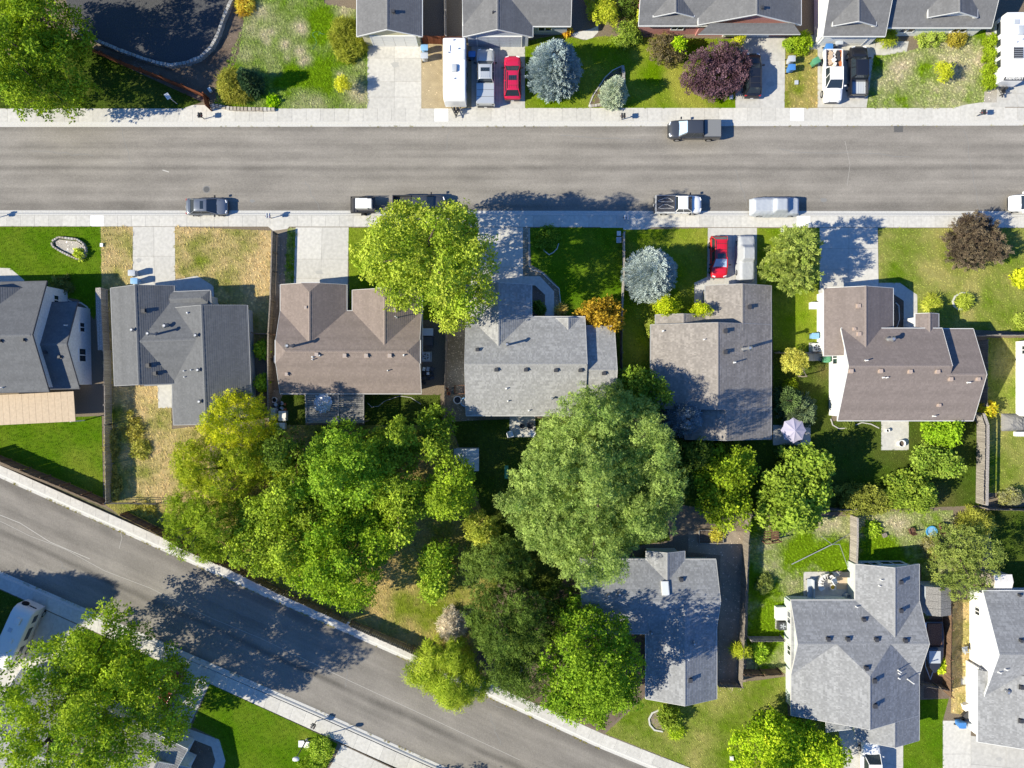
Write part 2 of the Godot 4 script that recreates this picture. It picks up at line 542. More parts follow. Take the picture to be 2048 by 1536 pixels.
func kerb(label: String, line: Array, side: float) -> void:   # a rolled concrete kerb and its gutter; side: +1 when the road lies at larger z
	var p := plan(line)
	var b := MB.new()
	for k in p.size() - 1:
		var d := (p[k + 1] - p[k]).normalized()
		var o := Vector2(-d.y, d.x) * side
		var prof := [[-0.02, 0.135], [0.12, 0.135], [0.20, 0.09], [0.27, 0.028], [0.52, 0.012], [0.54, 0.0]]
		for m in prof.size() - 1:
			var a: Vector2 = p[k] + o * prof[m][0]
			var e: Vector2 = p[k + 1] + o * prof[m][0]
			var f: Vector2 = p[k + 1] + o * prof[m + 1][0]
			var g: Vector2 = p[k] + o * prof[m + 1][0]
			b.q(Vector3(a.x, prof[m][1], a.y), Vector3(e.x, prof[m][1], e.y), Vector3(f.x, prof[m + 1][1], f.y), Vector3(g.x, prof[m + 1][1], g.y), Vector3.UP, a, e, f, g)
	tag(part("kerb", b, M.kerb, self), label, "kerb", "", "structure")

func streak(o: Node3D, called: String, line: Array, w: float, m: Material, y := 0.004) -> void:   # a thin seam or crack on a road
	var p := plan(line)
	var b := MB.new()
	for k in p.size() - 1:
		var d := (p[k + 1] - p[k]).normalized()
		var s := Vector2(-d.y, d.x) * w * 0.5
		b.q(Vector3(p[k].x - s.x, y, p[k].y - s.y), Vector3(p[k + 1].x - s.x, y, p[k + 1].y - s.y), Vector3(p[k + 1].x + s.x, y, p[k + 1].y + s.y), Vector3(p[k].x + s.x, y, p[k].y + s.y), Vector3.UP)
	part(called, b, m, o)

func border(called: String, label: String, line: Array, w: float, h: float, stone_len: float, mats: Array, category := "garden edging", y := YARD_Y, courses := 1) -> Node3D:   # a low edging or wall of single stones along a line
	var p := plan(line)
	var o := thing(called, label, category, Vector3(p[0].x, y, p[0].y))
	for k in p.size() - 1:
		var ln := p[k].distance_to(p[k + 1])
		var n := maxi(1, int(round(ln / stone_len)))
		for i in n:
			for c in courses:
				var off := (0.5 if c % 2 else 0.0)
				var m := p[k].lerp(p[k + 1], (i + 0.5 + off * 0.9) / n) - p[0]
				var d := (p[k + 1] - p[k]).normalized()
				var b := Basis(Vector3.UP, -d.angle() + rng.randf_range(-0.06, 0.06))
				var hh := h / courses
				var q := MB.new()
				var sx := ln / n * 0.47 * rng.randf_range(0.9, 1.0)
				var sz := w * 0.5 * rng.randf_range(0.85, 1.1)
				var ty := hh * rng.randf_range(0.92, 1.0)
				# a block with worn shoulders
				var r0 := [Vector3(-sx, 0, -sz), Vector3(sx, 0, -sz), Vector3(sx, 0, sz), Vector3(-sx, 0, sz)]
				for e in 4:
					var a: Vector3 = r0[e]
					var g: Vector3 = r0[(e + 1) % 4]
					var up := Vector3(0, ty * 0.75, 0)
					q.q(a, g, g + up, a + up, a + g)
					q.q(a + up, g + up, g * 0.82 + Vector3(0, ty, 0), a * 0.82 + Vector3(0, ty, 0), (a + g) + Vector3.UP * 0.3)
				q.q(r0[0] * 0.82 + Vector3(0, ty, 0), r0[1] * 0.82 + Vector3(0, ty, 0), r0[2] * 0.82 + Vector3(0, ty, 0), r0[3] * 0.82 + Vector3(0, ty, 0), Vector3.UP)
				inst("stone", q.mesh(), mats[rng.randi() % mats.size()], o, Transform3D(b, Vector3(m.x, c * hh, m.y)))
	return o

func strip_edge(called: String, label: String, line: Array, w: float, h: float, m: Material) -> Node3D:   # one continuous cast edging
	var p := plan(line)
	var b := MB.new()
	for k in p.size() - 1:
		var d := (p[k + 1] - p[k]).normalized()
		var s := Vector2(-d.y, d.x) * w * 0.5
		var c := []
		for e in [p[k] - s - d * w * 0.3, p[k + 1] - s + d * w * 0.3, p[k + 1] + s + d * w * 0.3, p[k] + s - d * w * 0.3]:
			c.append(Vector3(e.x - p[0].x, 0, e.y - p[0].y))
		b.prism(c, Vector3(0, h - 0.002 * (k % 2), 0))
	var o := part(called, b, m, self, Vector3(p[0].x, YARD_Y, p[0].y))
	return tag(o, label, "garden edging")

func verge_weeds(label: String, line: Array, per_m: float, wide: float, c: Color) -> void:   # what grows in the gutter's seam
	var p := plan(line)
	var xs := []
	var cs := []
	for k in p.size() - 1:
		var n := int(p[k].distance_to(p[k + 1]) * per_m)
		for m in n:
			var t := rng.randf()
			var w := p[k].lerp(p[k + 1], t)
			if noise.get_noise_2d(w.x * 3.0, w.y * 3.0) < -0.05: continue
			w += Vector2(rng.randfn(0.0, wide), rng.randfn(0.0, wide))
			var s := rng.randf_range(0.4, 1.1)
			var tone := rng.randf_range(0.6, 1.3)
			xs.append(Transform3D(Basis(Vector3.UP, rng.randf() * TAU).scaled(Vector3(s, s * 0.7, s)), Vector3(w.x, 0.005, w.y)))
			cs.append(Color(c.r * tone, c.g * tone, c.b * tone))
	var g := swarm("weeds", "tuft", xs, cs, self, M.blade)
	g.name = numbered("weeds")
	tag(g, label, "weeds", "", "stuff")

func oil_stain(label: String, px: float, py: float, r: float, y: float) -> void:
	var on_road := y < 0.1
	var q := []
	for k in 11:
		var a := TAU * k / 11
		var s := r * rng.randf_range(0.55, 1.1)
		q.append(px + cos(a) * s * 1.5)
		q.append(py + sin(a) * s)
	tag(part("stain", sheet(plan(q), y), M.road_stain if on_road else M.stain, self), label, "stain", "", "structure")

func wander(o: Node3D, x0: float, y0: float, x1: float, y1: float, sway: float, w: float) -> void:   # a crack that wanders across the asphalt
	var line := []
	var n := 9
	for k in n + 1:
		var t := float(k) / n
		line.append(lerpf(x0, x1, t) + rng.randf_range(-sway, sway))
		line.append(lerpf(y0, y1, t) + rng.randf_range(-sway, sway))
	streak(o, "crack", line, w, M.road_stain, 0.0045)

# ---------- plants ----------
func leaf_shape(b: MB, root: Vector3, dir: Vector3, up: Vector3, ln: float, w: float) -> void:   # one leaf folded along its midrib
	var s := dir.cross(up).normalized() * w * 0.5
	var tip := root + dir * ln
	var mid := root + dir * ln * 0.45
	var f := up * w * 0.16
	var nn := up
	b.t(root, mid + s + f, tip, nn)
	b.t(root, tip, mid - s + f, nn)

func make_sprigs() -> void:
	var r := RandomNumberGenerator.new()
	r.seed = 19
	for spec in [["broad", 8, 0.30, 0.19, 0.26, 0.7], ["big", 7, 0.40, 0.30, 0.30, 0.6], ["fine", 14, 0.30, 0.085, 0.24, 0.8], ["small", 12, 0.17, 0.11, 0.22, 0.9], ["strand", 9, 0.55, 0.06, 0.15, 0.5]]:
		var b := MB.new()
		for k in spec[1]:
			var a: float = TAU * k / spec[1] + r.randf_range(-0.4, 0.4)
			var tilt := r.randf_range(-0.35, spec[5])
			var d := Vector3(cos(a), tilt, sin(a)).normalized()
			if spec[0] == "strand": d = Vector3(cos(a), r.randf_range(-0.9, 0.35), sin(a)).normalized()
			var up := (Vector3.UP + Vector3(r.randf_range(-0.6, 0.6), 0, r.randf_range(-0.6, 0.6))).normalized()
			up = (up - d * up.dot(d)).normalized()
			var root := Vector3(cos(a) * 0.06, r.randf_range(-0.12, 0.12), sin(a) * 0.06) + d * r.randf_range(0.0, spec[4] * 0.6)
			b.col = grey(r.randf_range(0.8, 1.0))
			leaf_shape(b, root, d, up, spec[2] * r.randf_range(0.75, 1.15), spec[3] * r.randf_range(0.8, 1.1))
		sprigs[spec[0]] = b.mesh()
	var nb := MB.new()
	for k in 14:   # a conifer shoot along +y
		var a := k * 2.4
		var y := k / 14.0 * 0.4
		var d := Vector3(cos(a) * 0.75, 0.75, sin(a) * 0.75).normalized()
		nb.col = grey(r.randf_range(0.78, 1.0))
		leaf_shape(nb, Vector3(0, y, 0), d, Vector3(-d.z, 0.2, d.x).normalized(), 0.22, 0.075)
	sprigs.needle = nb.mesh()
	var tb := MB.new()
	for k in 7:
		var a := k * 2.4
		var d := Vector3(cos(a) * 0.8, r.randf_range(0.2, 1.0), sin(a) * 0.8).normalized()
		tb.rod(Vector3.ZERO, d * r.randf_range(0.3, 0.6), 0.03, 0.016, 3, false)
	sprigs.twig = tb.mesh()
	var gb := MB.new()
	for k in 6:
		var a := k * 1.05 + r.randf_range(-0.3, 0.3)
		var d := Vector3(cos(a) * 0.75, 0.65, sin(a) * 0.75)
		var s := Vector3(-sin(a), 0, cos(a)) * 0.02
		gb.col = grey(r.randf_range(0.75, 1.0))
		var root := Vector3(cos(a), 0, sin(a)) * 0.02
		gb.t(root - s, root + s, root + d * 0.15, Vector3.UP)
	sprigs.tuft = gb.mesh()
	var sb := MB.new()
	var ring6 := []
	for k in 5:
		ring6.append(Vector3(cos(k * TAU / 5) * r.randf_range(0.7, 1.0), 0.0, sin(k * TAU / 5) * r.randf_range(0.7, 1.0)))
	for k in 5:
		var a: Vector3 = ring6[k]
		var d: Vector3 = ring6[(k + 1) % 5]
		sb.col = grey(r.randf_range(0.85, 1.0))
		sb.t(a, d, Vector3(0.1, 0.55, -0.1), a + d + Vector3.UP)
	sprigs.flake = sb.mesh()

func swarm(called: String, kind: String, xs: Array, cs: Array, under: Node3D, m: Material) -> MultiMeshInstance3D:
	var mm := MultiMesh.new()
	mm.transform_format = MultiMesh.TRANSFORM_3D
	mm.use_colors = true
	mm.mesh = sprigs[kind]
	mm.instance_count = xs.size()
	for k in xs.size():
		mm.set_instance_transform(k, xs[k])
		var c: Color = cs[k]
		if m == M.leaf:   # fresh summer leaves
			var grey_part := minf(c.r, c.g) * 0.02
			if c.b > c.g * 0.5:   # purple, brown and bleached foliage
				c = Color(c.r * 1.5, c.g * 1.45, c.b * 1.5)
			else:
				c = Color(minf(c.r * 2.62, 0.88), minf(c.g * 2.5, 0.9), c.b * 1.5 + grey_part)
		elif m == M.needle:
			c = Color(c.r * 1.75, c.g * 1.75, c.b * 1.6) if c.g > c.b * 1.3 and c.g > c.r else Color(c.r * 1.3, c.g * 1.3, c.b * 1.25)
		mm.set_instance_color(k, c)
	var g := MultiMeshInstance3D.new()
	g.name = called
	g.multimesh = mm
	g.material_override = m
	g.set_meta("kind", "stuff")
	under.add_child(g)
	return g

func facing(up: Vector3, spin: float, s: float) -> Basis:
	var x := up.cross(Vector3.FORWARD if absf(up.z) < 0.9 else Vector3.RIGHT).normalized()
	var z := x.cross(up)
	return Basis(x * cos(spin) + z * sin(spin), up, z * cos(spin) - x * sin(spin)).scaled(Vector3.ONE * s)

# outline: survey pairs round the crown, sighted at its widest level (a bit above half its height)
func tree(called: String, label: String, category: String, outline: Array, height: float, low: float, lobe: float, kind: String, c1: Color, c2: Color, o := {}) -> Node3D:
	var level: float = low + (height - low) * 0.5
	var poly := plan(outline, level)
	var mid := Vector2.ZERO
	for p in poly: mid += p / poly.size()
	if o.has("foot"):
		var f := at(o.foot[0], o.foot[1])
		mid = Vector2(f.x, f.z)
	var root := thing(called, label, category, Vector3(mid.x, YARD_Y, mid.y), 0.0, o.get("group", ""))
	var heart := Vector2.ZERO
	for p in poly: heart += p / poly.size()
	for k in poly.size():   # the clumps and twigs reach out past their centres
		poly[k] = poly[k].move_toward(heart, lobe * o.get("inset", 0.10))
	var lo := poly[0]
	var hi := poly[0]
	for p in poly:
		lo = lo.min(p)
		hi = hi.max(p)
	var deepest := 0.01
	var spots := []
	var area := 0.0
	for k in poly.size():
		area += poly[k].cross(poly[(k + 1) % poly.size()]) * 0.5
	area = absf(area)
	var want := int(area / (lobe * lobe) * o.get("lobes", 1.3)) + 4
	var tries := 0
	while spots.size() < want and tries < want * 30:
		tries += 1
		var w := Vector2(rng.randf_range(lo.x, hi.x), rng.randf_range(lo.y, hi.y))
		if not Geometry2D.is_point_in_polygon(w, poly): continue
		var d := 1e9
		for k in poly.size():
			d = minf(d, w.distance_to(Geometry2D.get_closest_point_to_segment(w, poly[k], poly[(k + 1) % poly.size()])))
		var ok := true
		for s in spots:
			if s[0].distance_to(w) < lobe * 0.62:
				ok = false
				break
		if not ok and tries < want * 20: continue
		deepest = maxf(deepest, d)
		spots.append([w, d])
	var boughs := []
	for k in maxi(1, int(area / 9.0)):
		var w: Vector2 = spots[rng.randi() % spots.size()][0]
		boughs.append([w, rng.randf_range(0.8, 1.0)])
	var balls := []
	for s in spots:
		var near := 1e9
		var rise := 1.0
		for b in boughs:
			var bd: float = b[0].distance_to(s[0])
			if bd < near:
				near = bd
				rise = b[1]
		rise *= 1.0 - 0.42 * minf(1.0, pow(near / 1.75, 2.0))
		var u: float = clampf(s[1] / deepest, 0.0, 1.0)
		var dome := sqrt(1.0 - pow(1.0 - u, 2.0))
		var r: float = lobe * rng.randf_range(0.5, 1.0)
		r = minf(r, maxf(s[1] * 1.1, lobe * 0.6))
		var top: float = low + (height - low) * lerpf(0.42, 1.0, dome) * rng.randf_range(0.88, 1.0) * rise
		balls.append([Vector3(s[0].x, maxf(top - r, low * 0.6 + r * 0.6), s[0].y), r])
		if rng.randf() < o.get("under", 0.9):   # foliage lower down the same bough
			var r2: float = lobe * rng.randf_range(0.55, 0.85)
			balls.append([Vector3(s[0].x + rng.randf_range(-0.5, 0.5) * lobe * 0.5, lerpf(low, top, rng.randf_range(0.15, 0.65)) , s[0].y + rng.randf_range(-0.5, 0.5) * lobe * 0.5), minf(r2, maxf(s[1], lobe * 0.4))])
	var xs := []
	var cs := []
	var dens: float = o.get("dens", 2.3)
	var size: float = o.get("size", 0.84)
	var gap: float = o.get("gap", 0.08)
	for bl in balls:
		if rng.randf() < gap: continue
		var r: float = bl[1]
		var n := int(12.6 * r * r * dens / (size * size)) + 3
		var tone := rng.randf()
		var leaf_tone := rng.randf_range(0.86, 1.14)  # random tone for the whole clump
		var off := rng.randf() * 100.0
		var shoots := []   # twigs that reach out of the clump
		for k in 6:
			shoots.append(Vector3(rng.randf_range(-1, 1), rng.randf_range(-0.2, 1), rng.randf_range(-1, 1)).normalized())
		for k in n:
			var y := rng.randf_range(-0.75, 1.0)
			var a := rng.randf() * TAU
			var h := sqrt(1.0 - y * y)
			var d := Vector3(h * cos(a), y, h * sin(a))
			var reach := 0.92 + 0.55 * noise.get_noise_3d(d.x * 7.0 + off, d.y * 7.0, d.z * 7.0) * 1.4
			var far_out := rng.randf_range(0.66, 1.1) * reach
			if kind != "needle" and rng.randf() < 0.24:
				d = (shoots[rng.randi() % 6] + Vector3(rng.randf_range(-0.16, 0.16), rng.randf_range(-0.16, 0.16), rng.randf_range(-0.16, 0.16))).normalized()
				far_out = rng.randf_range(0.9, 1.42)
			var p: Vector3 = bl[0] + d * r * far_out * Vector3(1, 0.85, 1)
			var up := (d + Vector3(rng.randf_range(-0.7, 0.7), 0.35, rng.randf_range(-0.7, 0.7))).normalized()
			if kind == "needle": up = (d + Vector3(0, o.get("rise", 0.3), 0)).normalized()
			xs.append(Transform3D(facing(up, rng.randf() * TAU, size * rng.randf_range(0.65, 1.3)), p - root.position))
			var c := c1.lerp(c2, clampf(tone * 0.55 + rng.randf() * 0.4 + (far_out - 0.95) * 0.5, 0, 1))
			var v := leaf_tone * rng.randf_range(0.74, 1.24)
			cs.append(Color(c.r * v, c.g * v, c.b * v))
	swarm("crown", kind, xs, cs, root, M.needle if kind in ["needle", "twig"] else M.leaf)
	var wood: Material = M.pale_bark if o.has("pale") else M.bark
	var tr: float = o.get("trunk", clampf(height * 0.018, 0.03, 0.32))
	var fork := Vector3(rng.randf_range(-0.2, 0.2), low + (height - low) * 0.3, rng.randf_range(-0.2, 0.2))
	var tb := MB.new()
	tb.rod(Vector3(0, -0.1, 0), fork * 0.5 + Vector3(0.06, 0, 0.04), tr * 1.25, tr, 9, false)
	tb.rod(fork * 0.5 + Vector3(0.06, 0, 0.04), fork, tr, tr * 0.75, 9, false)
	part("trunk", tb, wood, root)
	var limbs: int = o.get("limbs", clampi(int(area / 9.0), 2, 9))
	for k in limbs:
		var bl: Array = balls[(k * 7919) % balls.size()]
		var e: Vector3 = bl[0] - root.position
		if e.y < fork.y * 0.7: e.y = fork.y
		var lb := MB.new()
		var knee := fork.lerp(e, 0.5) + Vector3(0, 0.08 * e.distance_to(fork), 0)
		lb.rod(fork * rng.randf_range(0.8, 1.0), knee, tr * 0.6, tr * 0.38, 6, false)
		lb.rod(knee, e, tr * 0.38, tr * 0.12, 6, false)
		part("limb", lb, wood, root)
	return root

func ring_outline(x: float, y: float, r: float, n := 12, rough := 0.12, ry := 0.0) -> Array:
	var o := []
	for k in n:
		var a := TAU * k / n
		var q := r * rng.randf_range(1.0 - rough, 1.0 + rough)
		o.append(x + cos(a) * q)
		o.append(y + sin(a) * q * (1.0 if ry <= 0 else ry / r))
	return o

func conifer(called: String, label: String, category: String, where: Vector3, radius: float, height: float, c1: Color, c2: Color, o := {}) -> Node3D:   # whorls of boughs round one straight stem
	var root := thing(called, label, category, where, 0.0, o.get("group", ""))
	var xs := []
	var cs := []
	var y: float = o.get("low", 0.25)
	var size: float = o.get("size", 1.35)
	while y < height:
		var u := y / height
		var r: float = radius * pow(1.0 - u, o.get("taper", 0.72)) * minf(1.0, 0.75 + u * 1.6)
		var n := maxi(4, int(TAU * r / (0.36 * size)))
		var spin := rng.randf() * TAU
		for k in n:
			var a := spin + TAU * k / n + rng.randf_range(-0.2, 0.2)
			var rr := r * rng.randf_range(0.84, 1.1)
			var leaf_tone := rng.randf_range(0.85, 1.15)  # random tone for the whole bough
			for m in 4:
				var f := 1.0 - m * 0.14 * rng.randf_range(0.8, 1.2)
				var d := Vector3(cos(a), o.get("rise", 0.35) + u * 0.6, sin(a)).normalized()
				var side := Vector3(-sin(a), 0, cos(a)) * rng.randf_range(-0.22, 0.22) * size
				var p := Vector3(cos(a) * rr * f, y + rng.randf_range(-0.15, 0.15), sin(a) * rr * f) + side
				var up := (d + side * 2.0 + Vector3(0, rng.randf_range(-0.2, 0.4), 0)).normalized()
				xs.append(Transform3D(facing(up, rng.randf() * TAU, size * rng.randf_range(0.8, 1.2)), p))
				var c := c1.lerp(c2, rng.randf())
				cs.append(Color(c.r * leaf_tone, c.g * leaf_tone, c.b * leaf_tone))
		y += 0.30 * size * (1.0 - 0.3 * u)
	xs.append(Transform3D(facing(Vector3.UP, 0.0, size), Vector3(0, height - 0.2, 0)))
	cs.append(c2)
	swarm("crown", "needle", xs, cs, root, M.needle)
	rodpart("trunk", Vector3(0, -0.1, 0), Vector3(0, height * 0.9, 0), 0.14, M.bark, root, 0.03)
	return root

func bush(called: String, label: String, x: float, y: float, r: float, h: float, kind: String, c1: Color, c2: Color, o := {}) -> Node3D:
	var q := o.duplicate()
	q.limbs = q.get("limbs", 2)
	q.dens = q.get("dens", 3.2)
	q.gap = q.get("gap", 0.03)
	q.trunk = 0.04
	return tree(called, label, q.get("category", "bush"), ring_outline(x, y, r, 11, 0.14, q.get("ry", 0.0)), h, q.get("low", h * 0.12), clampf(r / UNIT * 0.45, 0.22, 0.6), kind, c1, c2, q)

# ---------- houses ----------
# wing: [x0, y0, x1, y1 of the eaves, "x" or "z" (along the ridge), eave height, pitch, where across the ridge runs, end at low side, end at high side]
# ends: 1 gable, 0 hip, between: clipped gable, 2 runs on inside another wing
var homes := {}

func wing_data(w: Array, root: Node3D) -> Dictionary:
	var inv := root.transform.affine_inverse()
	var piv: Vector3 = root.position
	var a := at(w[0], w[1], w[5] + YARD_Y) - piv
	var b := at(w[2], w[3], w[5] + YARD_Y) - piv
	var d := {"axis": w[4]}
	d.s0 = a.x if w[4] == "x" else a.z
	d.s1 = b.x if w[4] == "x" else b.z
	d.t0 = a.z if w[4] == "x" else a.x
	d.t1 = b.z if w[4] == "x" else b.x
	d.tr = lerpf(d.t0, d.t1, w[7])
	d.e1 = w[5]
	d.rh = w[5] + w[6] * (d.t1 - d.tr)
	d.e0 = d.rh - w[6] * (d.tr - d.t0)
	if w.size() > 10:
		d.e0 = w[10]
	var half: float = (d.t1 - d.t0) * 0.5
	d.v0 = w[8]
	d.v1 = w[9]
	d.in0 = maxf(0.0, 1.0 - w[8]) * half
	d.in1 = maxf(0.0, 1.0 - w[9]) * half
	return d

func put(d: Dictionary, s: float, t: float, h: float) -> Vector3:
	return Vector3(s, h, t) if d.axis == "x" else Vector3(t, h, s)

func roof_ends(d: Dictionary, v: float) -> Vector2:
	var l: float = d.s0
	var r: float = d.s1
	if d.v0 < 1.0 and v > d.v0: l += (v - d.v0) / (1.0 - d.v0) * d.in0
	if d.v1 < 1.0 and v > d.v1: r -= (v - d.v1) / (1.0 - d.v1) * d.in1
	return Vector2(l, r)

func roof_height(root: Node3D, p: Vector3) -> float:
	var q: Vector3 = root.transform.affine_inverse() * Vector3(p.x, 0, p.z)
	var best := 0.0
	for d in homes[root]:
		var s: float = q.x if d.axis == "x" else q.z
		var t: float = q.z if d.axis == "x" else q.x
		if s < d.s0 or s > d.s1 or t < d.t0 or t > d.t1: continue
		var h: float = minf(lerpf(d.e0, d.rh, (t - d.t0) / (d.tr - d.t0)), lerpf(d.e1, d.rh, (t - d.t1) / (d.tr - d.t1)))
		if d.v0 < 1.0: h = minf(h, lerpf(d.e1, d.rh, clampf(d.v0 + (s - d.s0) / maxf(d.in0, 0.01) * (1.0 - d.v0), 0, 1)))
		if d.v1 < 1.0: h = minf(h, lerpf(d.e1, d.rh, clampf(d.v1 + (d.s1 - s) / maxf(d.in1, 0.01) * (1.0 - d.v1), 0, 1)))
		best = maxf(best, h)
	return best

func on_roof(root: Node3D, px: float, py: float) -> Vector3:   # where the sight line to a survey point meets the roof, in the house's own frame
	var h := 3.5
	for k in 6:
		h = roof_height(root, at(px, py, h + YARD_Y))
	return root.transform.affine_inverse() * at(px, py, h + YARD_Y)

func course(b: MB, a: Vector3, c: Vector3, d: Vector3, e: Vector3, ua: Vector2, uc: Vector2, ud: Vector2, ue: Vector2, nn: Vector3) -> void:   # one row of shingles; its butt edge stands 13 mm proud
	var up := nn * 0.013
	b.q(a + up, c + up, d, e, Vector3.UP, ua, uc, ud, ue)
	b.q(a, c, c + up, a + up, (a - e).normalized() + Vector3(0, 0.3, 0), ua, uc, uc, ua)

func slope(b: MB, lo_a: Callable, n: int, run: float) -> void:   # lo_a(v) -> [left point, right point]
	var p0: Array = lo_a.call(0.0)
	var pm: Array = lo_a.call(0.5)
	var nn: Vector3 = (p0[1] - p0[0]).cross(pm[0] - p0[0]).normalized()
	if nn.y < 0: nn = -nn
	for k in n:
		var v0 := float(k) / n
		var v1 := float(k + 1) / n
		var a: Array = lo_a.call(v0)
		var c: Array = lo_a.call(v1)
		var dir: Vector3 = (p0[1] - p0[0]).normalized()
		var f := func(p, v): return Vector2((p - p0[0]).dot(dir), v * run)
		var tone := 0.93 + 0.05 * absf(sin(k * 12.9898 + n * 4.1)) + 0.03 * sin(k * 0.7)
		b.col = grey(minf(tone, 1.0))
		course(b, a[0], a[1], c[1], c[0], f.call(a[0], v0), f.call(a[1], v0), f.call(c[1], v1), f.call(c[0], v1), nn)

func make_wing(d: Dictionary, root: Node3D, spec: Dictionary, k: int) -> void:
	var over := 0.42
	var rb := MB.new()
	var run0 := sqrt(pow(d.tr - d.t0, 2) + pow(d.rh - d.e0, 2))
	var run1 := sqrt(pow(d.t1 - d.tr, 2) + pow(d.rh - d.e1, 2))
	var low_side := func(v):
		var e := roof_ends(d, v)
		return [put(d, e.x, lerpf(d.t0, d.tr, v), lerpf(d.e0, d.rh, v)), put(d, e.y, lerpf(d.t0, d.tr, v), lerpf(d.e0, d.rh, v))]
	slope(rb, low_side, maxi(4, int(run0 / 0.2)), run0)
	var high_side := func(v):
		var e := roof_ends(d, v)
		return [put(d, e.x, lerpf(d.t1, d.tr, v), lerpf(d.e1, d.rh, v)), put(d, e.y, lerpf(d.t1, d.tr, v), lerpf(d.e1, d.rh, v))]
	slope(rb, high_side, maxi(4, int(run1 / 0.2)), run1)
	for end in 2:
		var vj: float = d.v0 if end == 0 else d.v1
		if vj >= 1.0: continue
		var hip_side := func(w):
			var v: float = lerpf(vj, 1.0, w)
			var e := roof_ends(d, v)
			var s: float = e.x if end == 0 else e.y
			return [put(d, s, lerpf(d.t0, d.tr, v), lerpf(d.e0, d.rh, v)), put(d, s, lerpf(d.t1, d.tr, v), lerpf(d.e1, d.rh, v))]
		slope(rb, hip_side, maxi(3, int(run0 * (1.0 - vj) / 0.2)), run0 * (1.0 - vj))
	var roof := part("roof", rb, M["roof_" + spec.roof], root)
	var re := roof_ends(d, 1.0)
	var cap := MB.new()
	var dn0: float = (d.rh - d.e0) / (d.tr - d.t0) * 0.15
	var dn1: float = (d.rh - d.e1) / (d.t1 - d.tr) * 0.15
	for i in int((re.y - re.x) / 0.3):
		var s0: float = re.x + i * 0.3
		var s1: float = minf(s0 + 0.31, re.y)
		var l := 0.026 + 0.008 * (i % 2)
		cap.q(put(d, s0, d.tr, d.rh + l), put(d, s1, d.tr, d.rh + l), put(d, s1, d.tr - 0.15, d.rh + l - dn0), put(d, s0, d.tr - 0.15, d.rh + l - dn0), Vector3.UP, Vector2(s0, 0), Vector2(s1, 0), Vector2(s1, 0.15), Vector2(s0, 0.15))
		cap.q(put(d, s0, d.tr, d.rh + l), put(d, s1, d.tr, d.rh + l), put(d, s1, d.tr + 0.15, d.rh + l - dn1), put(d, s0, d.tr + 0.15, d.rh + l - dn1), Vector3.UP, Vector2(s0, 0), Vector2(s1, 0), Vector2(s1, 0.15), Vector2(s0, 0.15))
	if cap.v.size(): part("ridge_cap", cap, M["cap_" + spec.roof], roof)
	# eaves boards with their soffits, bargeboards
	var sx: float = (d.s1 - d.s0)
	var sm: float = (d.s0 + d.s1) * 0.5
	var trim: Material = M[spec.get("trim", "trim")]
	for e in [[d.t0, d.e0, -1.0], [d.t1, d.e1, 1.0]]:
		var tb := MB.new()
		var size := Vector3(sx, 0.16, 0.08) if d.axis == "x" else Vector3(0.08, 0.16, sx)
		tb.box(put(d, sm, e[0] + e[2] * 0.035, e[1] - 0.085 - 0.003 * k), size)
		tb.q(put(d, d.s0, e[0], e[1] - 0.17), put(d, d.s1, e[0], e[1] - 0.17), put(d, d.s1, e[0] - e[2] * over, e[1] - 0.17), put(d, d.s0, e[0] - e[2] * over, e[1] - 0.17), Vector3.DOWN)
		part("eaves_board", tb, trim, roof)
	for end in 2:
		var vj: float = d.v0 if end == 0 else d.v1
		if vj > 1.5: continue
		var s: float = d.s0 if end == 0 else d.s1
		var o := -1.0 if end == 0 else 1.0
		for e in [[d.t0, d.e0], [d.t1, d.e1]]:
			if vj <= 0.0 or vj > 1.1 and e[0] == d.t1: continue   # 1.2: a step in the roof on the low side alone
			var tb := MB.new()
			var t1: float = lerpf(e[0], d.tr, minf(vj, 1.0))
			var h1: float = lerpf(e[1], d.rh, minf(vj, 1.0))
			var pts := [put(d, s - o * 0.02, e[0], e[1] + 0.022), put(d, s - o * 0.02, t1, h1 + 0.022), put(d, s - o * 0.02, t1, h1 - 0.16), put(d, s - o * 0.02, e[0], e[1] - 0.16)]
			tb.prism(pts, put(d, o * 0.04, 0, 0))
			part("bargeboard", tb, trim, roof)
		if vj < 1.0:
			var tb := MB.new()
			var tl: float = lerpf(d.t0, d.tr, vj)
			var th: float = lerpf(d.t1, d.tr, vj)
			var hh: float = lerpf(d.e1, d.rh, vj)
			var size := Vector3(0.1, 0.15, th - tl) if d.axis == "x" else Vector3(th - tl, 0.15, 0.1)
			tb.box(put(d, s + o * 0.05, (tl + th) * 0.5, hh - 0.08), size)
			part("eaves_board", tb, trim, roof)
	# walls
	var eps := 0.006 * k
	var a0: float = d.t0 + over + eps
	var a1: float = d.t1 - over - eps
	var b0: float = d.s0 + (0.3 if d.v0 <= 1.5 else 0.0) + eps
	var b1: float = d.s1 - (0.3 if d.v1 <= 1.5 else 0.0) - eps
	var foot := 0.0
	for e in [[a0, a0 + 0.18, d.e0], [a1 - 0.18, a1, d.e1]]:
		var top: float = e[2] - 0.02
		var sb := MB.new()
		sb.box(put(d, (b0 + b1) * 0.5, (e[0] + e[1]) * 0.5, (top + foot) * 0.5), put(d, b1 - b0, e[1] - e[0], top - foot).abs())
		part("wall", sb, M[spec.wall], root)
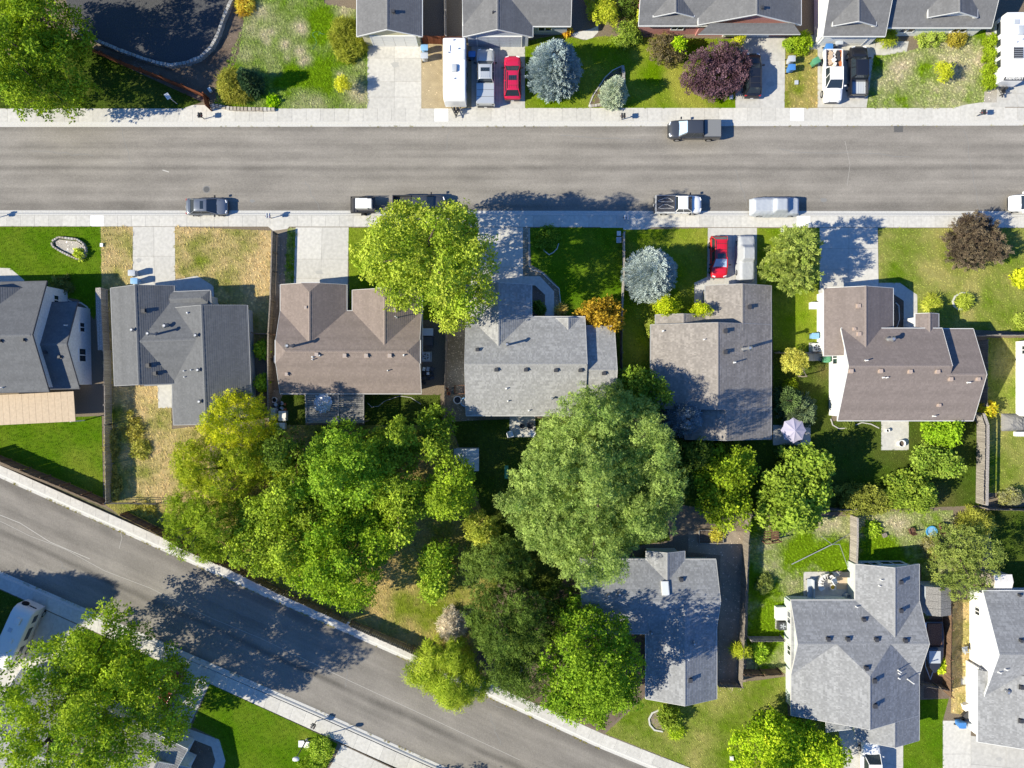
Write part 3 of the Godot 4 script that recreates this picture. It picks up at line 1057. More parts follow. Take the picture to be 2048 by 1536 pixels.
	for end in 2:
		var vj: float = d.v0 if end == 0 else d.v1
		if vj > 1.5: continue
		var s: float = b0 if end == 0 else b1 - 0.16
		var q0: float = (a0 + 0.18 - d.t0) / (d.tr - d.t0)
		var q1: float = (a1 - 0.18 - d.t1) / (d.tr - d.t1)
		var vt := clampf(vj, maxf(q0, 0.0), 1.0)
		if vj < q0:   # under a hip the wall stops at the eaves
			var hb := MB.new()
			hb.box(put(d, s + 0.08, (a0 + a1) * 0.5, (d.e1 - 0.03) * 0.5), put(d, 0.16, a1 - a0 - 0.36, d.e1 - 0.03).abs())
			part("wall", hb, M[spec.wall], root)
			continue
		var pts := [put(d, s, a0 + 0.18, foot), put(d, s, a1 - 0.18, foot), put(d, s, a1 - 0.18, lerpf(d.e1, d.rh, q1) - 0.06)]
		if vt < 1.0: pts.append(put(d, s, lerpf(d.t1, d.tr, maxf(vt, q1)), lerpf(d.e1, d.rh, maxf(vt, q1)) - 0.06))
		pts.append(put(d, s, lerpf(d.t0, d.tr, maxf(vt, q0)), lerpf(d.e0, d.rh, maxf(vt, q0)) - 0.06))
		pts.append(put(d, s, a0 + 0.18, lerpf(d.e0, d.rh, q0) - 0.06))
		var wb := MB.new()
		wb.prism(pts, put(d, 0.16, 0, 0))
		part("wall", wb, M[spec.wall], root)
	d.wall = {"a0": a0, "a1": a1, "b0": b0, "b1": b1}

func house(called: String, label: String, spec: Dictionary) -> Node3D:
	var p: Array = spec.pivot
	var root := thing(called, label, "house", at(p[0], p[1], 0.0, YARD_Y), 0.0)
	var ds := []
	for w in spec.wings: ds.append(wing_data(w, root))
	homes[root] = ds
	for k in ds.size(): make_wing(ds[k], root, spec, k)
	root.rotation.y = deg_to_rad(spec.get("turn", 0.0))
	for v in spec.get("vents", []):   # low box vents
		var q := on_roof(root, v[0], v[1])
		var b := MB.new()
		var s: float = (v[2] if v.size() > 2 else 0.42) * 0.62
		b.box(Vector3(0, 0.02, 0), Vector3(s + 0.16, 0.05, s + 0.16))
		b.box(Vector3(0, 0.12, 0), Vector3(s, 0.2, s))
		b.prism([Vector3(-s * 0.6, 0.22, -s * 0.6), Vector3(s * 0.6, 0.22, -s * 0.6), Vector3(s * 0.6, 0.22, s * 0.6), Vector3(-s * 0.6, 0.22, s * 0.6)], Vector3(0, 0.035, 0))
		part("roof_vent", b, M[spec.get("vent", "dark_metal")], root, q)
	for v in spec.get("pipes", []):   # x, y, height, radius
		var q := on_roof(root, v[0], v[1])
		var b := MB.new()
		b.rod(Vector3(0, -0.2, 0), Vector3(0, v[2], 0), v[3], v[3], 9)
		b.rod(Vector3(0, 0.0, 0), Vector3(0, 0.1, 0), v[3] * 2.0, v[3] * 1.1, 9)
		if v[3] > 0.07:
			b.rod(Vector3(0, v[2] + 0.04, 0), Vector3(0, v[2] + 0.16, 0), v[3] * 1.9, v[3] * 0.9, 9)
			b.rod(Vector3(0, v[2] - 0.05, 0), Vector3(0, v[2] + 0.05, 0), v[3] * 0.8, v[3] * 0.8, 7)
		part("flue_pipe" if v[3] > 0.07 else "vent_pipe", b, M.white if v[3] <= 0.07 else M.metal, root, q)
	for v in spec.get("windows", []):   # wing, side (0 low t, 1 high t, 2 low s, 3 high s), along, sill, width, height
		var d: Dictionary = ds[v[0]]
		var c: float
		var pos: Vector3
		var out: Vector3
		var along: Vector3
		var mid: float = v[3] + v[5] * 0.5
		if v[1] < 2:
			pos = put(d, lerpf(d.wall.b0, d.wall.b1, v[2]), d.wall.a0 if v[1] == 0 else d.wall.a1, mid)
			out = put(d, 0, -1 if v[1] == 0 else 1, 0)
			along = put(d, 1, 0, 0)
		else:
			pos = put(d, d.wall.b0 if v[1] == 2 else d.wall.b1, lerpf(d.wall.a0, d.wall.a1, v[2]), mid)
			out = put(d, -1 if v[1] == 2 else 1, 0, 0)
			along = put(d, 0, 1, 0)
		var f := MB.new()
		for e in [-1.0, 1.0, 0.0]:
			f.box(along * e * v[4] * 0.5, (along * 0.09 + Vector3.UP * (v[5] + 0.09) + out * 0.08).abs())
		for e in [-1.0, 1.0]:
			f.box(Vector3.UP * e * v[5] * 0.5, (along * (v[4] - 0.09) + Vector3.UP * 0.09 + out * 0.076).abs())
		var w := part("window", f, M.white, root, pos + out * 0.03)
		for e in [-0.25, 0.25]:
			boxpart("pane", along * e * v[4] - out * 0.01, (along * (v[4] * 0.5 - 0.09) + Vector3.UP * (v[5] - 0.09) + out * 0.02).abs(), M.glass, w)
	for v in spec.get("doors", []):   # garage doors: wing, side, along, width, height
		var d: Dictionary = ds[v[0]]
		var pos := put(d, lerpf(d.wall.b0, d.wall.b1, v[2]), d.wall.a0 if v[1] == 0 else d.wall.a1, 0)
		var out := put(d, 0, -1 if v[1] == 0 else 1, 0)
		var along := put(d, 1, 0, 0)
		if v[1] >= 2:
			pos = put(d, d.wall.b0 if v[1] == 2 else d.wall.b1, lerpf(d.wall.a0, d.wall.a1, v[2]), 0)
			out = put(d, -1 if v[1] == 2 else 1, 0, 0)
			along = put(d, 0, 1, 0)
		var f := MB.new()
		for e in [-1.0, 1.0]:
			f.box(along * e * (v[3] * 0.5 + 0.06) + Vector3.UP * v[4] * 0.5, (along * 0.12 + Vector3.UP * v[4] + out * 0.1).abs())
		f.box(Vector3.UP * (v[4] + 0.07), (along * (v[3] + 0.24) + Vector3.UP * 0.14 + out * 0.104).abs())
		var g := part("garage_door", f, M.white, root, pos + out * 0.04)
		for r in 4:
			for c2 in 4:
				boxpart("panel", Vector3.UP * ((r + 0.5) * v[4] / 4.0) + along * ((c2 - 1.5) * v[3] / 4.0) + out * 0.01, (along * (v[3] / 4.0 - 0.03) + Vector3.UP * (v[4] / 4.0 - 0.03) + out * 0.05).abs(), M[v[5]] if v.size() > 5 else M.trim, g)
	for v in spec.get("skirts", []):   # single roof planes: two eave points, two upper points as [x, y, h]
		var q := []
		for e in v: q.append(root.transform.affine_inverse() * at(e[0], e[1], e[2] + YARD_Y))
		var b := MB.new()
		var run: float = q[0].distance_to(q[3])
		var plane := func(w): return [q[0].lerp(q[3], w), q[1].lerp(q[2], w)]
		slope(b, plane, maxi(3, int(run / 0.2)), run)
		var r := part("porch_roof", b, M["roof_" + spec.roof], root)
		var t := MB.new()
		var dv := Vector3(0, -0.14, 0)
		t.prism([q[0] - dv * 0.05, q[1] - dv * 0.05, q[1] + dv, q[0] + dv], (q[0] - q[3]).normalized() * 0.06)
		t.q(q[0] + dv, q[1] + dv, q[2] + dv, q[3] + dv, Vector3.DOWN)
		part("roof_trim", t, M.trim, r)
	return root

# ---------- fences ----------
func fence(called: String, label: String, line: Array, h: float, mats: Array, o := {}) -> Node3D:   # line: survey points of the top edge
	var p := plan(line, h)
	var base: float = o.get("base", YARD_Y)
	var bw: float = o.get("board", 0.17)
	var root := thing(called, label, "fence", Vector3(p[0].x, base, p[0].y))
	var bm := []
	for k in 3:
		var b := MB.new()
		var hh := h * (1.0 + 0.012 * (k - 1))
		b.prism([Vector3(-bw * 0.48, 0.04, 0), Vector3(bw * 0.48, 0.04, 0), Vector3(bw * 0.48, hh - 0.05, 0), Vector3(bw * 0.3, hh, 0), Vector3(-bw * 0.3, hh, 0), Vector3(-bw * 0.48, hh - 0.05, 0)], Vector3(0, 0, 0.02))
		bm.append(b.mesh())
	var pm := MB.new()
	pm.box(Vector3(0, h * 0.5, 0), Vector3(0.1, h, 0.1))
	var post_mesh := pm.mesh()
	for k in p.size() - 1:
		var a := p[k]
		var ln := a.distance_to(p[k + 1])
		var d := (p[k + 1] - a) / ln
		var side := Vector2(-d.y, d.x)
		var yaw := -d.angle()
		var n := int(ln / bw)
		var sag := rng.randf_range(-0.03, 0.03)
		for i in n:
			var w := a + d * (i + 0.5) * ln / n - p[0]
			if rng.randf() < o.get("missing", 0.0): continue
			var lean: float = o.get("lean", 0.0) + sag + rng.randf_range(-0.012, 0.012)
			var x := Transform3D(Basis(Vector3.UP, yaw + rng.randf_range(-0.02, 0.02)) * Basis(Vector3.RIGHT, lean), Vector3(w.x, 0, w.y))
			inst("board", bm[rng.randi() % 3], mats[rng.randi() % mats.size()], root, x)
		var np := maxi(1, int(round(ln / 2.4)))
		for i in np + 1:
			var w := a + d * ln * i / np - p[0] - side * 0.09
			inst("post", post_mesh, mats[0], root, Transform3D(Basis(Vector3.UP, yaw), Vector3(w.x, 0, w.y)))
		for y in [0.3, h - 0.3]:
			boxpart("rail", Vector3((a.x + p[k + 1].x) * 0.5 - p[0].x - side.x * 0.045, y, (a.y + p[k + 1].y) * 0.5 - p[0].y - side.y * 0.045), Vector3(ln, 0.09, 0.04), mats[0], root, Basis(Vector3.UP, yaw))
		if o.has("cap"):
			boxpart("cap_board", Vector3((a.x + p[k + 1].x) * 0.5 - p[0].x, h + 0.03, (a.y + p[k + 1].y) * 0.5 - p[0].y), Vector3(ln, 0.03, o.cap), mats[0], root, Basis(Vector3.UP, yaw))
	return root

func rail_fence(called: String, label: String, line: Array, h: float, m: Material) -> Node3D:
	var p := plan(line, h)
	var root := thing(called, label, "fence", Vector3(p[0].x, YARD_Y, p[0].y))
	for k in p.size() - 1:
		var a := Vector3(p[k].x - p[0].x, 0, p[k].y - p[0].y)
		var b := Vector3(p[k + 1].x - p[0].x, 0, p[k + 1].y - p[0].y)
		var n := maxi(1, int(round(a.distance_to(b) / 2.4)))
		for i in n + 1:
			var w := a.lerp(b, float(i) / n)
			rodpart("post", w, w + Vector3(0, h, 0), 0.05, m, root)
		for y in [h, h * 0.55]:
			rodpart("rail", a + Vector3(0, y, 0), b + Vector3(0, y, 0), 0.035, m, root)
		for i in int(a.distance_to(b) / 0.3):
			var w := a.lerp(b, (i + 0.5) / int(a.distance_to(b) / 0.3))
			rodpart("wire", w + Vector3(0, 0.05, 0), w + Vector3(0, h, 0), 0.006, m, root, -1, 4)
	return root

# ---------- vehicles: forward is +x ----------
func ring(x: float, prof: Array) -> Array:   # half profile [[z, y], ...] from the sill up to the centre line, mirrored
	var o := []
	for p in prof: o.append(Vector3(x, p[1], p[0]))
	for k in range(prof.size() - 1, -1, -1): o.append(Vector3(x, prof[k][1], -prof[k][0]))
	return o

func body_ring(x: float, w: float, lo: float, top: float, tuck := 0.9) -> Array:
	return ring(x, [[w * 0.80, lo], [w * 0.97, lo + 0.12], [w, lerpf(lo, top, 0.45)], [w * 0.985, lerpf(lo, top, 0.8)], [w * tuck, top - 0.015], [w * tuck * 0.72, top + 0.012], [w * 0.3, top + 0.03]])

func wheels(root: Node3D, xs: Array, w: float, r: float) -> void:
	for x in xs:
		for s in [-1.0, 1.0]:
			var b := MB.new()
			b.rod(Vector3(0, 0, -0.11), Vector3(0, 0, 0.11), r, r, 14)
			var t := part("wheel", b, M.rubber, root, Vector3(x, r, s * (w - 0.09)))
			rodpart("rim", Vector3(0, 0, s * 0.105), Vector3(0, 0, s * 0.125), r * 0.62, M.rim, t, -1, 10)

func panel4(called: String, a: Vector3, b: Vector3, c: Vector3, d: Vector3, thick: float, m: Material, under: Node3D, hint: Vector3) -> MeshInstance3D:
	var k := MB.new()
	var n := (b - a).cross(c - a).normalized()
	if n.dot(hint) < 0: n = -n
	k.prism([a, b, c, d], n * thick)
	return part(called, k, m, under)

# o: length, width, height, belt, nose (bonnet height), cabin [rear base, rear roof, front roof, front base] as x, tail "deck" height, kind
func car(called: String, label: String, category: String, where: Vector3, turn: float, col: Material, o: Dictionary) -> Node3D:
	var root := thing(called, label, category, where, turn, o.get("group", ""))
	var L: float = o.length
	var w: float = o.width * 0.5
	var f := L * 0.5
	var belt: float = o.get("belt", 1.0)
	var nose: float = o.get("nose", 0.95)
	var deck: float = o.get("deck", belt)
	var cab: Array = o.cabin
	var lo: float = o.get("clear", 0.25)
	var rings := []
	var back: float = -f if not o.has("bed") else cab[0] - 0.05
	if not o.has("bed"):
		rings.append(body_ring(-f, w * 0.84, lo + 0.18, deck - 0.22))
		rings.append(body_ring(-f + 0.10, w * 0.93, lo + 0.05, deck - 0.06))
		rings.append(body_ring(-f + 0.35, w, lo, deck))
	else:
		rings.append(body_ring(back, w, lo, belt))
	rings.append(body_ring(maxf(cab[0], back + 0.02), w, lo, belt))
	rings.append(body_ring((cab[0] + cab[3]) * 0.5, w, lo, belt))
	rings.append(body_ring(cab[3], w, lo, belt))
	rings.append(body_ring(lerpf(cab[3], f, 0.4), w * 0.985, lo, lerpf(belt, nose, 0.45)))
	rings.append(body_ring(f - 0.32, w * 0.95, lo, nose, 0.86))
	rings.append(body_ring(f - 0.10, w * 0.87, lo + 0.04, nose - 0.12, 0.86))
	rings.append(body_ring(f, w * 0.74, lo + 0.15, nose - 0.30, 0.86))
	var b := MB.new()
	b.loft(rings)
	part("body", b, col, root)
	# glasshouse
	var y0 := belt - 0.03
	var y1: float = o.height
	var zb := w * 0.90
	var zr := w * 0.70
	var inner := MB.new()
	inner.loft([ring(cab[0] + 0.06, [[zb * 0.96, y0 - 0.1], [zb * 0.94, y0], [zb * 0.6, y0 + 0.02]]), ring(cab[1] + 0.05, [[zb * 0.94, y0 - 0.1], [zr * 0.96, y1 - 0.06], [zr * 0.6, y1 - 0.05]]), ring(cab[2] - 0.05, [[zb * 0.94, y0 - 0.1], [zr * 0.96, y1 - 0.06], [zr * 0.6, y1 - 0.05]]), ring(cab[3] - 0.06, [[zb * 0.96, y0 - 0.1], [zb * 0.94, y0], [zb * 0.6, y0 + 0.02]])])
	part("cabin", inner, M.black, root)
	var B0 := Vector3(cab[0], y0, zb)
	var R0 := Vector3(cab[1], y1 - 0.02, zr)
	var R1 := Vector3(cab[2], y1 - 0.02, zr)
	var B1 := Vector3(cab[3], y0, zb)
	var fl := Vector3(1, 1, -1)
	var gi := 0.06
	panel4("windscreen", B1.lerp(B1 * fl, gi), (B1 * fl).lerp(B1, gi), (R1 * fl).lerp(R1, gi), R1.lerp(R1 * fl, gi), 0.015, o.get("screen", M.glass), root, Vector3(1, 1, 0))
	panel4("rear_window", B0.lerp(B0 * fl, gi), (B0 * fl).lerp(B0, gi), (R0 * fl).lerp(R0, gi), R0.lerp(R0 * fl, gi), 0.015, M.glass, root, Vector3(-1, 1, 0))
	for s in [Vector3(1, 1, 1), fl]:
		var h := Vector3(0, 0.3, s.z)
		for e in [[0.04, 0.48], [0.52, 0.96]]:
			panel4("side_window", (B0 * s).lerp(B1 * s, e[0]), (B0 * s).lerp(B1 * s, e[1]), (R0 * s).lerp(R1 * s, e[1]), (R0 * s).lerp(R1 * s, e[0]), 0.012, M.glass, root, h)
		var pb := MB.new()
		pb.rod(B0 * s, R0 * s, 0.05, 0.045, 6)
		pb.rod(B1 * s, R1 * s, 0.05, 0.04, 6)
		pb.rod((B0 * s).lerp(B1 * s, 0.5), (R0 * s).lerp(R1 * s, 0.5), 0.04, 0.035, 6)
		pb.rod(R0 * s, R1 * s, 0.045, 0.045, 6)
		part("pillar", pb, col, root)
	var rb := MB.new()
	var rr := []
	var hx: float = cab[2] - cab[1]
	for e in [[0.0, 0.94, -0.02], [0.06, 1.0, 0.015], [0.3, 1.02, 0.035], [0.7, 1.02, 0.035], [0.94, 1.0, 0.015], [1.0, 0.94, -0.02]]:
		rr.append(ring(cab[1] + hx * e[0], [[zr * e[1] * 0.9, y1 - 0.07], [zr * e[1] + 0.02, y1 - 0.03], [zr * e[1] * 0.8, y1 + e[2]], [zr * 0.3, y1 + e[2] + 0.012]]))
	rb.loft(rr)
	var roof := part("roof", rb, col, root)
	if o.get("sunroof", false):
		boxpart("sunroof", Vector3(lerpf(cab[1], cab[2], o.get("sunroof_at", 0.62)), y1 + 0.045, 0), Vector3(hx * 0.26, 0.02, zr * 1.35), M.glass, roof)
	if o.get("rails", false):
		for s in [-1.0, 1.0]:
			rodpart("roof_rail", Vector3(cab[1] + 0.12, y1 + 0.07, s * zr * 0.9), Vector3(cab[2] - 0.15, y1 + 0.07, s * zr * 0.9), 0.022, M.dark_metal, roof)
		for e in [0.3, 0.72]:
			rodpart("crossbar", Vector3(lerpf(cab[1], cab[2], e * 0.75), y1 + 0.08, -zr * 0.9), Vector3(lerpf(cab[1], cab[2], e * 0.75), y1 + 0.08, zr * 0.9), 0.018, M.dark_metal, roof)
	if o.get("ribs", 0) > 0:
		for k in o.ribs:
			boxpart("roof_rib", Vector3(lerpf(cab[1], cab[2], 0.4), y1 + 0.048, (k - (o.ribs - 1) * 0.5) * zr * 1.5 / o.ribs), Vector3(hx * 0.6, 0.014, 0.03), col, roof)
	var wr: float = o.get("wheel", 0.34)
	wheels(root, [-f + L * 0.20, f - L * 0.18], w, wr)
	for s in [-1.0, 1.0]:
		var hb := MB.new()
		hb.box(Vector3.ZERO, Vector3(0.2, 0.14, w * 0.36), Basis(Vector3.UP, -s * 0.35) * Basis(Vector3.BACK, 0.5))
		part("headlight", hb, M.lamp, root, Vector3(f - 0.17, nose - 0.14, s * w * 0.62))
		boxpart("mirror", Vector3(cab[3] - 0.25, belt + 0.06, s * (w + 0.13)), Vector3(0.12, 0.16, 0.24), o.get("mirror", M.black), root)
		boxpart("tail_light", Vector3(-f + 0.06, deck - 0.22, s * w * 0.8), Vector3(0.1, 0.2, w * 0.22), M.tail, root)
		for e in [0.34, 0.72]:
			boxpart("door_handle", Vector3(lerpf(cab[0], cab[3], e), belt - 0.16, s * (w + 0.01)), Vector3(0.16, 0.04, 0.03), M.dark_metal, root)
	boxpart("front_bumper", Vector3(f - 0.03, lo + 0.2, 0), Vector3(0.14, 0.16, w * 1.45), o.get("bumper", M.dark_metal), root)
	boxpart("rear_bumper", Vector3(-f - 0.02, lo + 0.22, 0), Vector3(0.16, 0.16, w * 1.7), o.get("bumper", M.dark_metal), root)
	boxpart("grille", Vector3(f + 0.012, nose - 0.36, 0), Vector3(0.04, 0.14, w * 0.9), M.black, root)
	boxpart("number_plate", Vector3(-f - 0.11, lo + 0.26, 0), Vector3(0.02, 0.13, 0.3), M.white, root)
	for s in [-1.0, 1.0]:
		rodpart("bonnet_seam", Vector3(cab[3] + 0.1, belt + 0.02, s * w * 0.72), Vector3(f - 0.4, nose + 0.0, s * w * 0.62), 0.012, M.dark_metal, root, -1, 4)
	boxpart("wiper", Vector3(cab[3] - 0.06, y0 + 0.06, w * 0.2), Vector3(0.03, 0.03, w * 0.7), M.black, root)
	if o.has("bed"):
		var bx0 := -f + 0.02
		var bx1: float = back - 0.03
		var bl := bx1 - bx0
		var bm := (bx0 + bx1) * 0.5
		var bt: float = o.bed
		boxpart("bed_floor", Vector3(bm, 0.72, 0), Vector3(bl, 0.06, w * 1.9), o.get("bed_floor", M.dark_metal), root)
		for k in 7:
			boxpart("bed_rib", Vector3(bm, 0.76, (k - 3) * w * 0.26), Vector3(bl - 0.1, 0.02, 0.06), o.get("bed_floor", M.dark_metal), root)
		for s in [-1.0, 1.0]:
			var sb := MB.new()
			sb.loft([ring_side(bx0, s, w, lo + 0.1, bt), ring_side(bm, s, w, lo + 0.1, bt), ring_side(bx1, s, w, lo + 0.1, bt)])
			part("bed_side", sb, col, root)
		boxpart("tailgate", Vector3(bx0 + 0.03, (bt + 0.62) * 0.5, 0), Vector3(0.08, bt - 0.62, w * 1.84), col, root)
		boxpart("bulkhead", Vector3(bx1 - 0.03, (bt + 0.62) * 0.5, 0), Vector3(0.06, bt - 0.64, w * 1.8), col, root)
		if o.has("cover"):
			var cb := MB.new()
			cb.box(Vector3(bm, bt + 0.03, 0), Vector3(bl - 0.06, 0.05, w * 1.82))
			var cv := part("bed_cover", cb, o.cover, root)
			if o.get("seams", false):
				for k in 2:
					boxpart("cover_seam", Vector3(bm - bl * 0.17 + k * bl * 0.34, bt + 0.06, 0), Vector3(0.03, 0.02, w * 1.8), M.dark_metal, cv)
	return root

func ring_side(x: float, s: float, w: float, lo: float, top: float) -> Array:
	return [Vector3(x, lo, s * w * 0.9), Vector3(x, lo + 0.12, s * w * 0.98), Vector3(x, lerpf(lo, top, 0.6), s * w), Vector3(x, top - 0.03, s * w * 0.97), Vector3(x, top, s * w * 0.93), Vector3(x, top, s * w * 0.87), Vector3(x, lo + 0.3, s * w * 0.86)]

func draped(called: String, label: String, where: Vector3, turn: float, L: float, W: float, prof: Array, m: Material, sd: int) -> Node3D:   # a car under a loose fabric cover; prof: [x, height] along it
	var root := thing(called, label, "covered car", where, turn)
	var b := MB.new()
	var nx := 44
	var nz := 22
	var f := FastNoiseLite.new()
	f.seed = sd
	f.frequency = 1.0
	var grid := []
	for i in nx + 1:
		var row := []
		for j in nz + 1:
			var u := float(i) / nx * 2.0 - 1.0
			var v := float(j) / nz * 2.0 - 1.0
			var x := u * L * 0.5
			var h := 0.0
			for k in prof.size() - 1:
				if x >= prof[k][0] and x <= prof[k + 1][0]:
					var e: float = (x - float(prof[k][0])) / (prof[k + 1][0] - prof[k][0])
					h = lerpf(prof[k][1], prof[k + 1][1], smoothstep(0, 1, e))
			var body := minf(h, 1.02)
			var av := absf(v)
			# the roof is narrower than the sides; the hem hangs down to the wheels
			var y := lerpf(h, body, smoothstep(0.55, 0.82, av))
			y = lerpf(y, 0.22, smoothstep(0.86, 1.0, av))
			y = lerpf(y, 0.3, smoothstep(0.955, 1.0, absf(u)))
			var z := v * W * 0.5 * (1.0 - 0.20 * pow(absf(u), 5.0))
			var crease := f.get_noise_2d(x * 2.2, z * 0.8) * 0.02 + absf(f.get_noise_2d(x * 0.9 + z * 1.3, z * 2.4 + 9.0)) * 0.05
			y += crease * smoothstep(1.0, 0.8, av) * (0.5 + av)
			z += f.get_noise_2d(x * 3.5, 40.0) * 0.06 * smoothstep(0.7, 1.0, av)
			row.append(Vector3(x, y, z))
		grid.append(row)
	var nn := []
	for i in nx + 1:
		var row := []
		for j in nz + 1:
			var a: Vector3 = grid[mini(i + 1, nx)][j] - grid[maxi(i - 1, 0)][j]
			var c: Vector3 = grid[i][mini(j + 1, nz)] - grid[i][maxi(j - 1, 0)]
			var o := c.cross(a).normalized()
			row.append(o if o.y >= 0 else -o)
		nn.append(row)
	for i in nx:
		for j in nz:
			b.tn(grid[i][j], grid[i + 1][j], grid[i + 1][j + 1], nn[i][j], nn[i + 1][j], nn[i + 1][j + 1])
			b.tn(grid[i][j], grid[i + 1][j + 1], grid[i][j + 1], nn[i][j], nn[i + 1][j + 1], nn[i][j + 1])
	part("fabric_cover", b, m, root)
	wheels(root, [-L * 0.3, L * 0.31], W * 0.47, 0.34)
	return root

func camper(called: String, label: String, category: String, where: Vector3, turn: float, L: float, W: float, H: float, col: Material, o := {}) -> Node3D:
	var root := thing(called, label, category, where, turn)
	var w := W * 0.5
	var f := L * 0.5
	var lo := 0.55
	var prof := func(x, k, top): return ring(x, [[w * k, lo], [w * k, (lo + top) * 0.5], [w * k, top - 0.14], [w * k - 0.05, top - 0.04], [w * k - 0.16, top], [w * 0.3, top + 0.03]])
	var b := MB.new()
	var ft: float = o.get("front_drop", 0.5)
	b.loft([prof.call(-f, 0.96, H - 0.06), prof.call(-f + 0.07, 1.0, H), prof.call(0.0, 1.0, H + 0.02), prof.call(f - 0.9, 1.0, H), prof.call(f - 0.35, 0.99, H - ft * 0.3), prof.call(f - 0.06, 0.97, H - ft), prof.call(f, 0.93, H - ft - 0.25)])
	part("body", b, col, root)
	for u in o.get("units", []):   # roof air conditioner: x, z, length, width, height
		var ab := MB.new()
		ab.loft([ring(-u[2] * 0.5, [[u[3] * 0.4, 0], [u[3] * 0.42, u[4] * 0.7], [u[3] * 0.3, u[4] * 0.8]]), ring(-u[2] * 0.3, [[u[3] * 0.5, 0], [u[3] * 0.5, u[4] * 0.8], [u[3] * 0.38, u[4]]]), ring(u[2] * 0.4, [[u[3] * 0.5, 0], [u[3] * 0.46, u[4] * 0.8], [u[3] * 0.34, u[4]]]), ring(u[2] * 0.5, [[u[3] * 0.4, 0], [u[3] * 0.4, u[4] * 0.4], [u[3] * 0.3, u[4] * 0.5]])])
		part("air_conditioner", ab, M.bin_grey if u.size() < 6 else M[u[5]], root, Vector3(u[0], H, u[1]))
	for u in o.get("hatches", []):   # x, z, length, width
		boxpart("roof_hatch", Vector3(u[0], H + 0.06, u[1]), Vector3(u[2], 0.1, u[3]), M[u[4]] if u.size() > 4 else M.cushion, root)
	for u in o.get("pipes", []):
		rodpart("roof_vent_cap", Vector3(u[0], H, u[1]), Vector3(u[0], H + 0.18, u[1]), 0.07, M.bin_grey, root)
	for s in [-1.0, 1.0]:
		for u in o.get("windows", [[-1.8, 0.9], [0.2, 1.2], [1.7, 0.7]]):
			var wn := boxpart("window", Vector3(u[0], 1.75, s * (w + 0.01)), Vector3(u[1], 0.62, 0.05), M.dark_metal, root)
			boxpart("pane", Vector3(0, 0, s * 0.02), Vector3(u[1] - 0.1, 0.52, 0.03), M.glass, wn)
	for s in [-1.0, 1.0]:
		boxpart("stripe", Vector3(-0.1, 1.2, s * (w + 0.006)), Vector3(L * 0.82, 0.16, 0.02), o.get("stripe", M.bin_grey), root)
	wheels(root, o.get("axles", [-0.75, 0.1]), w - 0.02, 0.36)
	for s in [-1.0, 1.0]:
		boxpart("tail_light", Vector3(-f + 0.0, 0.9, s * w * 0.8), Vector3(0.05, 0.26, 0.12), M.tail, root)
	boxpart("rear_bumper", Vector3(-f - 0.06, 0.55, 0), Vector3(0.12, 0.12, W * 0.9), M.dark_metal, root)
	if o.get("tongue", true):
		var tb := MB.new()
		tb.rod(Vector3(f - 0.2, 0.5, w * 0.5), Vector3(f + 0.95, 0.5, 0.03), 0.05, 0.05, 6)
		tb.rod(Vector3(f - 0.2, 0.5, -w * 0.5), Vector3(f + 0.95, 0.5, -0.03), 0.05, 0.05, 6)
		tb.box(Vector3(f + 1.0, 0.52, 0), Vector3(0.3, 0.1, 0.12))
		part("tongue", tb, M.dark_metal, root)
		rodpart("jack", Vector3(f + 0.8, 0.05, 0), Vector3(f + 0.8, 1.0, 0), 0.045, M.dark_metal, root)
		for s in [-1.0, 1.0]:
			var gb := MB.new()
			gb.rod(Vector3(0, 0, 0), Vector3(0, 0.42, 0), 0.15, 0.15, 12)
			gb.rod(Vector3(0, 0.42, 0), Vector3(0, 0.52, 0), 0.15, 0.05, 12)
			part("gas_bottle", gb, M[o.get("bottle", "dark_metal")], root, Vector3(f + 0.3, 0.55, s * 0.17))
		boxpart("battery_box", Vector3(f + 0.55, 0.66, 0.0), Vector3(0.26, 0.22, 0.3), M.black, root)
	return root

# ---------- small things ----------
func bin(label: String, px: float, py: float, m: Material, turn := 0.0) -> Node3D:
	var root := thing("wheelie_bin", label, "bin", at(px, py, 1.05, 0.15), turn, "wheeled bins beside the houses")
	var b := MB.new()
	b.loft([[Vector3(-0.24, 0.08, -0.24), Vector3(0.24, 0.08, -0.24), Vector3(0.24, 0.08, 0.24), Vector3(-0.24, 0.08, 0.24)], [Vector3(-0.31, 1.0, -0.3), Vector3(0.31, 1.0, -0.3), Vector3(0.31, 1.0, 0.3), Vector3(-0.31, 1.0, 0.3)]])
	part("body", b, m, root)
	var l := MB.new()
	l.loft([ring(-0.36, [[0.31, 1.0], [0.31, 1.03], [0.2, 1.06]]), ring(0.0, [[0.33, 1.0], [0.33, 1.06], [0.22, 1.1]]), ring(0.38, [[0.31, 0.99], [0.31, 1.03], [0.2, 1.05]])])
	part("lid", l, m, root)
	rodpart("handle", Vector3(-0.38, 0.98, -0.25), Vector3(-0.38, 0.98, 0.25), 0.02, m, root)
	for s in [-1.0, 1.0]:
		rodpart("wheel", Vector3(-0.27, 0.12, s * 0.26), Vector3(-0.27, 0.12, s * 0.31), 0.12, M.rubber, root, -1, 10)
	return root

